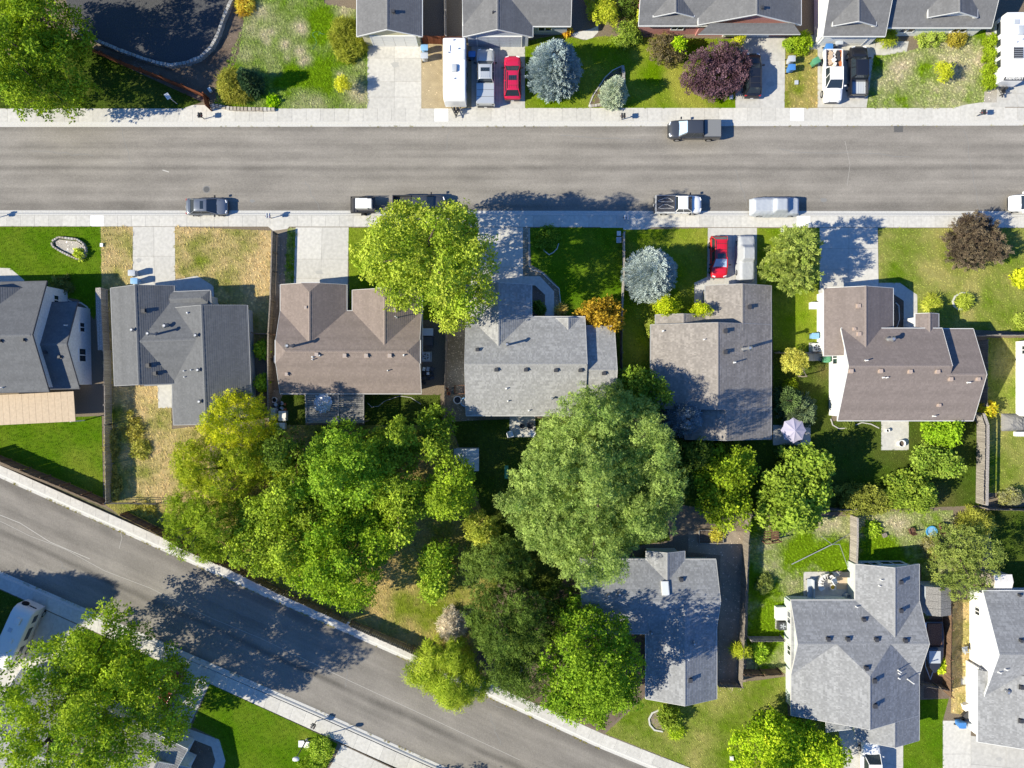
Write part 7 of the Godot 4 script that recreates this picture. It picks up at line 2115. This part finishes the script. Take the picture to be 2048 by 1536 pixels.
	bush("garden_bush", "low green bush at the foot of the thin yellowish tree", 1580, 776, 16, 1.2, "small", Color(0.08, 0.13, 0.01), Color(0.17, 0.22, 0.02))
	bush("ornamental_grass", "long leaved grass clump at the taupe house's front bed", 1868, 606, 16, 1.6, "strand", Color(0.16, 0.20, 0.03), Color(0.34, 0.36, 0.10), {"ry": 18.0})
	bush("garden_bush", "yellow green shrub in the round stone edged bed", 1932, 603, 14, 1.2, "strand", Color(0.15, 0.20, 0.03), Color(0.32, 0.37, 0.10))
	bush("bright_bush", "lime yellow bush at the right edge of the patchy lawn", 2048, 556, 16, 1.4, "broad", Color(0.22, 0.27, 0.02), Color(0.34, 0.36, 0.03))
	bush("garden_bush", "faded green bush at the right edge by the pale front fence", 2044, 640, 14, 1.0, "small", Color(0.15, 0.20, 0.05), Color(0.28, 0.33, 0.10))
	bush("flowering_bush", "red tipped yellow green bush at the taupe house's rear corner", 1978, 818, 16, 1.8, "broad", Color(0.20, 0.26, 0.02), Color(0.50, 0.30, 0.04))
	bush("garden_bush", "light green shrub leaning on the long weathered fence, upper one", 522, 698, 13, 2.0, "broad", Color(0.12, 0.20, 0.02), Color(0.24, 0.34, 0.05), {"ry": 17.0})
	bush("garden_bush", "light green shrub leaning on the long weathered fence, lower one", 525, 765, 12, 2.0, "broad", Color(0.12, 0.20, 0.02), Color(0.24, 0.34, 0.05), {"ry": 15.0})
	bush("garden_bush", "dark bush at the left house's front corner beside its walk", 118, 572, 20, 1.6, "small", Color(0.06, 0.08, 0.03), Color(0.12, 0.14, 0.06))
	bush("dry_brush", "dead vines along the leaning weathered fence, upper clump", 222, 890, 14, 1.0, "small", Color(0.14, 0.14, 0.05), Color(0.34, 0.31, 0.14), {"gap": 0.3, "ry": 36.0})
	bush("dry_brush", "dead vines along the leaning weathered fence, lower clump", 224, 968, 14, 1.0, "small", Color(0.14, 0.14, 0.05), Color(0.34, 0.31, 0.14), {"gap": 0.3, "ry": 36.0})
	bush("weed_clump", "green weeds in the bare yard behind the slate house", 282, 900, 20, 0.5, "fine", Color(0.13, 0.16, 0.05), Color(0.30, 0.29, 0.11), {"gap": 0.3})
	bush("weed_clump", "straggling weeds below the slate house's rear landing", 262, 855, 22, 0.5, "fine", Color(0.14, 0.15, 0.05), Color(0.32, 0.29, 0.12), {"gap": 0.4, "ry": 30.0})
	bush("weed_clump", "pale weeds on the verge below the wire fence", 290, 1020, 22, 0.6, "fine", Color(0.17, 0.18, 0.06), Color(0.36, 0.33, 0.14), {"gap": 0.2, "ry": 12.0})
	tree("shade_tree", "large vivid green tree filling the lower left corner", "tree", [-20, 1340, 40, 1316, 100, 1296, 120, 1252, 150, 1240, 176, 1272, 230, 1310, 290, 1346, 322, 1370, 342, 1405, 345, 1450, 335, 1500, 290, 1540, 180, 1570, 40, 1570, -40, 1500], 20.0, 3.0, 1.25, "broad", Color(0.075, 0.14, 0.018), Color(0.215, 0.285, 0.032), {"foot": [200, 1400], "gap": 0.2})
	tree("shade_tree", "vivid yellow green tree at the bottom beside the pale van", "tree", [1478, 1500, 1512, 1456, 1550, 1436, 1600, 1462, 1640, 1472, 1690, 1492, 1706, 1530, 1690, 1570, 1500, 1580, 1470, 1540], 8.5, 1.5, 0.95, "broad", Color(0.10, 0.185, 0.012), Color(0.27, 0.345, 0.025), {"gap": 0.05})
	bush("street_bush", "fluffy green bush right beside the street lamp", 642, 1504, 26, 1.6, "small", Color(0.13, 0.20, 0.03), Color(0.27, 0.36, 0.08))
	bush("street_bush", "darker green bush at the bottom edge left of the driveway", 618, 1536, 20, 1.5, "small", Color(0.10, 0.17, 0.02), Color(0.21, 0.29, 0.05))
	bush("garden_bush", "leafy dark bush in the kidney shaped bed on the corner lawn", 1340, 1440, 20, 2.2, "broad", Color(0.07, 0.12, 0.02), Color(0.16, 0.21, 0.04), {"gap": 0.2})
	bush("ornamental_grass", "bright grass clump below the kidney shaped bed", 1352, 1464, 14, 0.7, "strand", Color(0.17, 0.26, 0.02), Color(0.32, 0.42, 0.05))
	bush("hanging_palm", "yellow green fronds spilling over the weathered fence", 1483, 1302, 17, 2.2, "strand", Color(0.17, 0.21, 0.02), Color(0.32, 0.36, 0.05), {"ry": 12.0})
	bush("garden_bush", "fresh green bush beside the many gabled house's lower left wall", 1520, 1305, 10, 1.2, "broad", Color(0.12, 0.21, 0.02), Color(0.23, 0.33, 0.05), {"ry": 18.0})
	bush("garden_bush", "light green bush in the boat yard by the brown fence", 1886, 1330, 8, 1.2, "broad", Color(0.18, 0.25, 0.02), Color(0.32, 0.40, 0.05), {"ry": 16.0})
	bush("bare_shrub", "pale bare shrub left of the shaggy grey green tree", 1868, 1098, 14, 1.8, "fine", Color(0.22, 0.22, 0.10), Color(0.38, 0.36, 0.2), {"gap": 0.3, "ry": 24.0})
	bush("bare_shrub", "grey green twiggy shrub by the right hand yard's far corner", 2026, 995, 20, 2.0, "fine", Color(0.18, 0.19, 0.09), Color(0.34, 0.34, 0.18), {"gap": 0.2, "ry": 15.0})
	bush("garden_bush", "row of dark green bushes below the pale umbrella", 1590, 905, 36, 1.6, "small", Color(0.05, 0.09, 0.03), Color(0.10, 0.15, 0.05), {"ry": 12.0})
	bush("garden_bush", "bright weeds beside the pale topped fence", 1745, 1058, 16, 0.8, "broad", Color(0.12, 0.20, 0.02), Color(0.24, 0.32, 0.05))
	bush("garden_bush", "green tuft peeping at the bottom of the weathered roof", 1460, 888, 16, 2.2, "fine", Color(0.08, 0.13, 0.03), Color(0.16, 0.22, 0.05))
	bush("orange_shrub", "orange leaved small shrub by the top concrete landing", 1134, 62, 7, 0.9, "broad", Color(0.40, 0.16, 0.02), Color(0.5, 0.28, 0.05))
	bush("garden_bush", "shaded small bush in the back patio's curved bed", 1700, 846, 12, 0.8, "small", Color(0.06, 0.09, 0.03), Color(0.12, 0.16, 0.05))
	bush("garden_bush", "thin shaded bush beside the play frame's fence", 1530, 1168, 16, 1.4, "fine", Color(0.09, 0.12, 0.05), Color(0.18, 0.22, 0.09), {"gap": 0.35})
	tree("shade_tree", "tree beyond the bottom edge whose shadow reaches the lower street, left", "tree", [760, 1600, 830, 1586, 900, 1590, 930, 1640, 850, 1700, 770, 1680], 5.5, 1.2, 1.0, "broad", g1, g2)
	tree("shade_tree", "tree beyond the bottom edge whose shadow reaches the lower street, right", "tree", [960, 1606, 1010, 1590, 1060, 1596, 1090, 1640, 1030, 1690, 960, 1670], 5.0, 1.2, 1.0, "broad", g1, g2)
	bush("clipped_bush", "round lime bush on the shaded lawn by the dark red car", 298, 1370, 10, 1.2, "small", Color(0.20, 0.28, 0.01), Color(0.36, 0.42, 0.02))

func things() -> void:
	# bins
	bin("light blue bin in front of the cream garage's right corner", 849, 96, M.bin_light_blue)
	bin("pale grey bin just below the light blue one by the cream garage", 849, 112, M.bin_grey)
	bin("blue bin in the trailer's shadow by the silver pickup", 944, 109, M.bin_blue)
	bin("blue bin at the white pickup's tailgate", 1658, 94, M.bin_blue)
	bin("grey bin in front of the top right garage door", 1678, 84, M.bin_grey)
	bin("white lidded bin between the two driveways at the top right", 1583, 118, M.bin_grey)
	bin("bright blue bin right below the white lidded one", 1583, 135, M.bin_blue)
	bin("green bin standing askew left of the white pickup", 1632, 122, M.bin_green, 0.5)
	bin("grey bin on the slate house's driveway edge", 264, 546, M.bin_grey)
	bin("light blue bin against the slate house's garage corner", 269, 562, M.bin_light_blue)
	bin("blue bin beside the taupe house's air conditioner", 1630, 672, M.bin_light_blue)
	bin("green round bin below the taupe house's air conditioner", 1653, 719, M.bin_green)
	bin("blue bin at the white wall's lower corner", 1924, 1450, M.bin_blue)
	bin("grey bin right of the blue one at the white wall's lower corner", 1942, 1452, M.bin_grey)
	# mailboxes
	mailbox("black twin mailbox on the bump near the red fence", 410, 239, 0.0)
	mailbox("dark twin mailbox by the small pale spruce", 1243, 240, 0.0)
	mailbox("dark mailbox near the lettered trailer's driveway", 1952, 233, 0.0)
	mailbox("pale twin mailbox beside the end of the long weathered fence", 544, 437, 0.0, true)
	mailbox("silver twin mailbox in tree shade by the pale low fence", 1249, 440, 0.0, true)
	mailbox("twin mailbox beside the slanting street near the lamp", 633, 1441, -0.42)
	mailbox("twin mailbox cut off by the left edge", -2, 436, 0.0)
	street_lamp("short street lamp on the lawn beside the slanting street", 615, 1477)
	# sign
	var sg := thing("yard_sign", "white sign on a post at the red fence's shaded lawn", "sign", at(356, 209, 0.0, YARD_Y))
	rodpart("post", Vector3.ZERO, Vector3(-0.05, 2.0, 0), 0.03, M.white, sg)
	boxpart("board", Vector3(-0.05, 2.1, 0), Vector3(0.45, 0.6, 0.04), M.white, sg, Basis(Vector3.UP, 0.5) * Basis(Vector3.RIGHT, -0.9))
	for k in 3:
		boxpart("print_line", Vector3(-0.05, 2.1, 0) + (Basis(Vector3.UP, 0.5) * Basis(Vector3.RIGHT, -0.9)) * Vector3(0, 0.2 - k * 0.16, 0.025), Vector3(0.32, 0.05, 0.01), M.bin_grey, sg, Basis(Vector3.UP, 0.5) * Basis(Vector3.RIGHT, -0.9))
	# street fittings
	var mh := thing("manhole_cover", "round iron cover in the straight street above the sedan", "manhole cover", at(413, 379, 0.0, 0.0))
	rodpart("frame_ring", Vector3(0, 0.0, 0), Vector3(0, 0.008, 0), 0.40, tri_mat(0.36, 0.355, 0.35, M.grain, 1.0), mh, -1, 20)
	rodpart("lid", Vector3(0, 0.0, 0), Vector3(0, 0.014, 0), 0.31, tri_mat(0.2, 0.2, 0.2, M.grain, 2.0), mh, -1, 18)
	cover_plate("white utility box on the shaded lawn beside the pale low fence", 1237, 468, 0.14, 0.4, M.cushion)
	cover_plate("pale green utility box below the white one by the pale low fence", 1237, 481, 0.14, 0.5, M.bin_grey)
	cover_plate("small white valve lid on the lawn near the plum tree driveway", 1461, 196, 0.14, 0.35, M.white)
	cover_plate("small white valve lid by the shaggy juniper", 1564, 461, 0.14, 0.35, M.white)
	cover_plate("small white valve lid on the dry strip at the left", 206, 491, 0.14, 0.3, M.white)
	cover_plate("left one of two white utility boxes by the street lamp", 604, 1485, 0.14, 0.55, M.white)
	cover_plate("right one of two white utility boxes by the street lamp", 615, 1487, 0.14, 0.5, M.white)
	cover_plate("pale lid on the dry strip beside the white pickup's driveway", 1591, 167, 0.14, 0.35, M.bin_grey)
	cover_plate("white valve lid on the corner lawn near the vivid bottom tree", 1462, 1514, 0.14, 0.35, M.white)
	# edgings
	border("planter", "oval bed ringed with pale stones on the bright green lawn", [109, 484, 122, 476, 140, 478, 158, 480, 170, 488, 176, 500, 173, 514, 160, 520, 142, 512, 124, 503, 110, 494, 108, 486], 0.22, 0.4, 0.3, M.pale_stone, "planter")
	lawn("planter_soil", "pale gravel filling the oval bed", [113, 486, 122, 480, 158, 484, 170, 494, 172, 504, 166, 515, 142, 508, 118, 496], "stones", 0.30)
	border("stone_edging", "row of pale rocks along the pavement by the golden shrub", [418, 214, 440, 214, 462, 219, 490, 220, 552, 221], 0.4, 0.3, 0.42, M.pale_stone)
	border("stone_wall", "short wall of grey blocks beside the small pale spruce", [1244, 133, 1246, 150, 1247, 200], 0.3, 0.5, 0.4, M.stone, "wall", YARD_Y, 2)
	strip_edge("cast_edging", "thin curved edging of the dark planting bed by the spruce", [1242, 134, 1225, 142, 1210, 156, 1198, 174, 1186, 192, 1177, 214], 0.09, 0.08, M.kerb)
	border("stone_edging", "short row of pale rocks at the planting bed's pavement end", [1178, 214, 1194, 212, 1206, 209, 1222, 213], 0.3, 0.22, 0.34, M.pale_stone)
	strip_edge("cast_edging", "thin straight edging beside the dappled driveway's lawn", [1058, 458, 1058, 532, 1064, 540, 1084, 546, 1100, 562, 1118, 578, 1121, 606], 0.08, 0.08, M.kerb)
	strip_edge("cast_edging", "curved edging under the round dark bush on the shaded lawn", [1085, 490, 1088, 502, 1098, 510, 1106, 506, 1114, 498, 1117, 488], 0.09, 0.1, M.kerb)
	strip_edge("cast_edging", "round white edging of the shrub bed on the patchy lawn", [1935, 587, 1920, 586, 1908, 593, 1903, 603, 1906, 613, 1914, 619, 1926, 619], 0.16, 0.12, M.kerb)
	strip_edge("cast_edging", "curved edging behind the taupe house's white wall", [1660, 838, 1664, 850, 1676, 857, 1692, 856, 1708, 850, 1722, 845, 1740, 848, 1756, 856], 0.1, 0.1, M.old_concrete[2])
	strip_edge("cast_edging", "kidney shaped white edging on the corner lawn", [1344, 1420, 1318, 1418, 1304, 1424, 1297, 1436, 1299, 1448, 1308, 1458, 1324, 1461], 0.16, 0.14, M.kerb)
	lawn("earth_bed", "light bark inside the kidney shaped edging", [1340, 1422, 1318, 1421, 1306, 1427, 1300, 1437, 1302, 1447, 1310, 1456, 1326, 1459, 1350, 1450], "dirt", 0.152)
	strip_edge("cast_edging", "curved edging in the brown house's dark back lawn", [736, 806, 744, 814, 758, 812, 770, 802, 800, 792, 822, 795, 842, 808], 0.06, 0.08, M.old_concrete[2])
	strip_edge("cast_edging", "curved pale edging beside the left house's shaded front corner", [122, 598, 138, 600, 150, 606, 164, 606, 176, 614, 182, 626, 178, 640], 0.12, 0.12, M.kerb)
	strip_edge("cast_edging", "thin curved edging in the taupe house's front bed", [1790, 606, 1796, 612, 1797, 640, 1792, 655], 0.08, 0.08, M.kerb)
	# mechanical
	ac_unit("white air conditioner beside the taupe house's left wall", 1633, 695, M.white)
	ac_unit("white slatted unit beside the brown house's right wall", 852, 713, M.bin_grey)
	crate("deck_box", "white lidded box beside the taupe garage's wall", "storage box", 1631, 611, Vector3(1.0, 0.7, 0.75), M.white)
	crate("deck_box", "grey tarp covered stack by the brown house's right wall, upper", "storage box", 854, 664, Vector3(1.3, 0.9, 0.8), M.tarp)
	crate("deck_box", "dark covered stack just below the grey one by the brown house", "storage box", 854, 682, Vector3(1.3, 0.8, 1.0), M.dark_metal)
	for k in 10:
		crate("scrap_box", ["pale", "dark"][k / 5] + " box " + ["by the wall", "at the front", "on the right", "at the back", "in the middle"][k % 5] + " of the heap right of the brown house", "box", 848 + (k % 3) * 8, 738 + (k / 3) * 9, Vector3(rng.randf_range(0.25, 0.5), rng.randf_range(0.2, 0.5), rng.randf_range(0.25, 0.5)), [M.white, M.bin_grey, M.dark_metal, M.black][k % 4] if k < 5 else [M.dark_metal, M.black][k % 2], rng.randf() * 3, 0.14, "clutter along the brown house's right wall")
	# junk corner behind the brown house
	crate("appliance", "white fridge shaped box in the junk corner, left", "appliance", 546, 828, Vector3(0.55, 0.9, 1.3), M.pale_wall)
	crate("appliance", "white square box at the junk corner's bottom", "appliance", 561, 852, Vector3(1.0, 0.7, 0.7), M.white)
	crate("appliance", "white box with red marks in the junk corner, right", "appliance", 565, 832, Vector3(0.8, 0.8, 1.1), M.cushion)
	for k in 8:
		crate("scrap_box", ["pale", "dark", "grey", "reddish"][k % 4] + " scrap piece " + ["above", "between"][k / 4] + " the white boxes of the junk corner", "box", 552 + (k % 4) * 6, [808, 818][k / 4] + rng.randf_range(-3, 3), Vector3(rng.randf_range(0.2, 0.4), rng.randf_range(0.2, 0.6), rng.randf_range(0.2, 0.4)), [M.white, M.dark_metal, M.bin_grey, M.terracotta][k % 4], rng.randf() * 3, 0.14, "scrap in the junk corner")
	round_pot("tyre_planter", "white rimmed round tub in the junk corner", "tub", 549, 800, 0.32, 0.4, M.white, M.black)
	crate("deck_box", "white box against the brown house's left wall", "storage box", 553, 718, Vector3(0.5, 0.9, 0.75), M.white)
	# gravel side yard
	round_pot("fire_ring", "dark fire ring with pale rim on the brown gravel yard", "fire pit", 915, 800, 0.45, 0.4, M.pale_wall, M.black)
	round_pot("wading_tub", "blue rimmed round tub half under the pale grey eave", "tub", 930, 804, 0.5, 0.35, M.bin_light_blue, M.stone[0])
	var gf := thing("wood_frame", "open wooden frame leaning on the pale grey house's gravel yard", "frame", at(920, 779, 0.3, 0.15))
	for s in [-1.0, 1.0]:
		boxpart("bar", Vector3(s * 0.55, 0.3, 0), Vector3(0.06, 0.6, 0.9), M.brown_wood, gf)
		boxpart("crossbar", Vector3(0, 0.58, s * 0.45), Vector3(1.16, 0.06, 0.06), M.brown_wood, gf)
	round_pot("clay_pot", "upper orange clay pot by the gravel yard's fence", "pot", 894, 779, 0.17, 0.3, M.terracotta, M.brown_wood)
	round_pot("clay_pot", "lower orange clay pot by the gravel yard's fence", "pot", 898, 787, 0.19, 0.3, M.terracotta, M.brown_wood)
	# patios
	chair("white patio chair at the pale grey house's patio, left", 1021, 868, 0.3, M.white)
	chair("white patio chair at the pale grey house's patio, right", 1063, 866, 2.6, M.white)
	chair("dark patio chair near the pale grey house's back wall", 1060, 850, 1.6, M.dark_metal)
	round_pot("fire_pit", "small dark fire bowl on the pale grey house's patio", "fire pit", 1044, 852, 0.28, 0.35, M.dark_metal, M.black)
	umbrella("eight panelled umbrella beside the weathered roof, shade put into its cloth colour", 1588, 861, 1.35, M.shaded_cloth)
	chair("dark chair under the eight panelled umbrella", 1596, 876, 1.0, M.dark_metal)
	round_pot("flower_pot", "white ringed pot on the long back patio, upper", "pot", 1775, 861, 0.2, 0.35, M.white, M.black)
	round_pot("flower_pot", "white ringed large pot on the long back patio, lower", "pot", 1803, 887, 0.4, 0.45, M.white, M.bark)
	# cushioned seats
	var so := thing("garden_sofa", "curved cream sofa on the many gabled house's patio", "sofa", at(1654, 1168, 0.5, 0.15))
	var curve := []
	for k in 9:
		var a := -2.6 + k * 0.42
		curve.append(Vector3(cos(a) * 0.75 * -1.0, 0.0, sin(a) * 0.85))
	for k in 8:
		var m: Vector3 = (curve[k] + curve[k + 1]) * 0.5
		boxpart("cushion", m + Vector3(0, 0.3, 0), Vector3(0.55, 0.45, 0.42), M.cushion, so, Basis(Vector3.UP, -atan2(m.z, m.x)))
	round_pot("side_table", "yellow topped round table beside the cream sofa", "table", 1665, 1174, 0.33, 0.45, M.cushion, M.yellow)
	boxpart("rug", Vector3.ZERO, Vector3(1.3, 0.015, 1.4), M.tan, tag(thing("rug", "tan rug on the many gabled house's patio", "rug", at(1684, 1165, 0.0, 0.155)), "tan rug on the many gabled house's patio", "rug"))
	chair("black armchair at the top of the many gabled house's patio", 1660, 1152, -1.0, M.black)
	chair("white chair between the sofa and the rug", 1667, 1160, 0.5, M.white)
	var bn := thing("bench", "grey bench along the left side of the many gabled house's patio", "bench", at(1619, 1177, 0.5, 0.15))
	boxpart("seat", Vector3(0, 0.42, 0), Vector3(0.55, 0.1, 2.1), M.bin_grey, bn)
	boxpart("backrest", Vector3(0.25, 0.7, 0), Vector3(0.08, 0.5, 2.1), M.bin_grey, bn)
	for z in [-0.9, 0.9]:
		boxpart("leg", Vector3(0, 0.2, z), Vector3(0.5, 0.4, 0.08), M.dark_metal, bn)
	crate("deck_box", "dark box at the patio's upper right corner by the wall", "storage box", 1691, 1149, Vector3(0.8, 0.6, 0.6), M.dark_metal)
	round_pot("kettle_grill", "grey domed grill at the patio's lower right corner", "grill", 1696, 1193, 0.3, 0.8, M.bin_grey, M.bin_grey)
	crate("deck_box", "white table top beside the many gabled house's left wall", "table", 1562, 1227, Vector3(1.05, 0.75, 1.4), M.white)
	ac_unit("dark air conditioner below the white table top", 1565, 1252, M.dark_metal)
	# play and swing frames
	var pf := thing("play_frame", "reddish wooden play frame below the big leaved tree", "play frame", at(1541, 1066, 0.9, 0.15), 0.12)
	for x in [-0.8, 0.0, 0.8]:
		for z in [-0.9, 0.9]:
			boxpart("post", Vector3(x, 0.7, z), Vector3(0.1, 1.4, 0.1), M.brown_wood, pf)
	for k in 9:
		boxpart("plank", Vector3(0.42, 0.8, -0.9 + k * 0.22), Vector3(0.85, 0.05, 0.17), M.brown_wood, pf)
	for k in 5:
		boxpart("ladder_rung", Vector3(-0.45, 0.3 + k * 0.22, 0.9 - k * 0.3), Vector3(0.6, 0.06, 0.08), M.brown_wood, pf)
	for z in [-0.9, 0.9]:
		boxpart("top_rail", Vector3(0, 1.42, z), Vector3(1.8, 0.08, 0.1), M.brown_wood, pf)
	for x in [-0.6, -0.4, -0.2]:
		boxpart("lattice_bar", Vector3(x, 1.3, -0.92), Vector3(0.05, 0.5, 0.05), M.white, pf)
	var sw := thing("swing_frame", "long grey pole frame slanting across the sprinkler lawn", "swing frame", at(1680, 1088, 1.2, 0.15))
	var o0 := sw.position
	for e in [[1582, 1128, 0.1, 1663, 1088, 1.3], [1678, 1088, 1.3, 1697, 1141, 0.05], [1663, 1088, 1.3, 1641, 1072, 0.05], [1663, 1088, 1.3, 1678, 1088, 1.3], [1663, 1088, 1.3, 1706, 1062, 0.05]]:
		rodpart("pole", at(e[0], e[1], e[2], e[2]) - Vector3(o0.x, 0, o0.z), at(e[3], e[4], e[5], e[5]) - Vector3(o0.x, 0, o0.z), 0.05 if e[5] > 1.0 and e[2] < 0.2 else 0.03, M.metal, sw)
	# pool yard
	round_pot("paddling_pool", "blue paddling pool on the rough sunny lawn", "paddling pool", 1862, 1063, 0.62, 0.25, M.pool_blue, M.bin_light_blue)
	chair("brown garden chair left of the blue paddling pool", 1822, 1061, 1.9, M.brown_wood)
	crate("stump", "small pale stump in the rough sunny lawn", "stump", 1769, 1070, Vector3(0.45, 0.3, 0.45), M.pale_bark, 0.4)
	crate("deck_box", "wooden box behind the blue paddling pool", "storage box", 1887, 1058, Vector3(0.5, 0.6, 1.1), M.brown_wood)
	# raised beds
	var rb := thing("raised_bed", "timber edged raised bed in the bare earth yard", "raised bed", at(1422, 1073, 0.3, 0.145))
	for s in [-1.0, 1.0]:
		boxpart("edge_board", Vector3(0, 0.15, s * 0.7), Vector3(2.6, 0.3, 0.06), M.deck_wood[2], rb)
		boxpart("edge_board", Vector3(s * 1.3, 0.15, 0), Vector3(0.06, 0.3, 1.34), M.deck_wood[2], rb)
	boxpart("soil", Vector3(0, 0.1, 0), Vector3(2.5, 0.16, 1.3), M.bark, rb)
	bush("vegetable_clump", "yellowing plants in the raised bed's right half", 1434, 1070, 12, 0.7, "fine", Color(0.24, 0.24, 0.05), Color(0.42, 0.38, 0.12))
	# right edge
	var gt := thing("pile", "grey stony heap under a net at the right edge", "heap", at(2032, 845, 0.6, 0.145))
	var hb := MB.new()
	for i in 14:
		for j in 10:
			var p := []
			for e in [[i, j], [i + 1, j], [i + 1, j + 1], [i, j + 1]]:
				var u: float = e[0] / 7.0 - 1.0
				var v: float = e[1] / 5.0 - 1.0
				p.append(Vector3(u * 1.3, maxf(0.0, (1.0 - pow(absf(u), 4)) * (1.0 - pow(absf(v), 4)) * 0.8 + 0.12 * fine_noise.get_noise_2d(u * 4.0, v * 4.0)), v * 0.95))
			hb.q(p[0], p[1], p[2], p[3], Vector3.UP)
	part("net_sheet", hb, tri_mat(0.38, 0.37, 0.36, M.speck, 0.6), gt)
	crate("deck_box", "white box below the grey stony heap", "storage box", 2042, 868, Vector3(1.2, 0.5, 0.5), M.white)
	chair("pale garden chair on the dry golden strip", 1929, 1298, 0.2, M.bin_grey)
	crate("scrap_box", "pale heap at the white wall's foot, upper", "box", 1934, 1414, Vector3(0.7, 0.6, 0.7), M.cushion, 0.3)
	crate("scrap_box", "dark heap at the white wall's foot, lower", "box", 1934, 1430, Vector3(0.8, 0.5, 0.6), M.dark_metal, 0.8)
	crate("park_bench", "green bench in the pale grey house's shaded lawn", "bench", 1013, 944, Vector3(0.4, 0.45, 1.4), M.bin_green)
	# hose on the weedy lawn
	var hs := thing("garden_hose", "pale green hose lying on the weedy top lawn", "hose", at(630, 70, 0.0, 0.16))
	var pts := [[650, 70], [640, 68], [637, 72], [643, 66], [632, 65], [626, 68], [627, 73], [632, 79], [634, 88], [628, 98], [624, 101]]
	var hh := MB.new()
	for k in pts.size() - 1:
		hh.rod(at(pts[k][0], pts[k][1], 0, 0.02) - Vector3(hs.position.x, 0, hs.position.z), at(pts[k + 1][0], pts[k + 1][1], 0, 0.02) - Vector3(hs.position.x, 0, hs.position.z), 0.02, 0.02, 5, false)
	part("hose", hh, M.bin_green, hs)
	crate("concrete_stub", "pale stub of pipe in the earth by the red fence's end", "pipe", 420, 180, Vector3(0.3, 0.3, 0.5), M.white, 0.6)
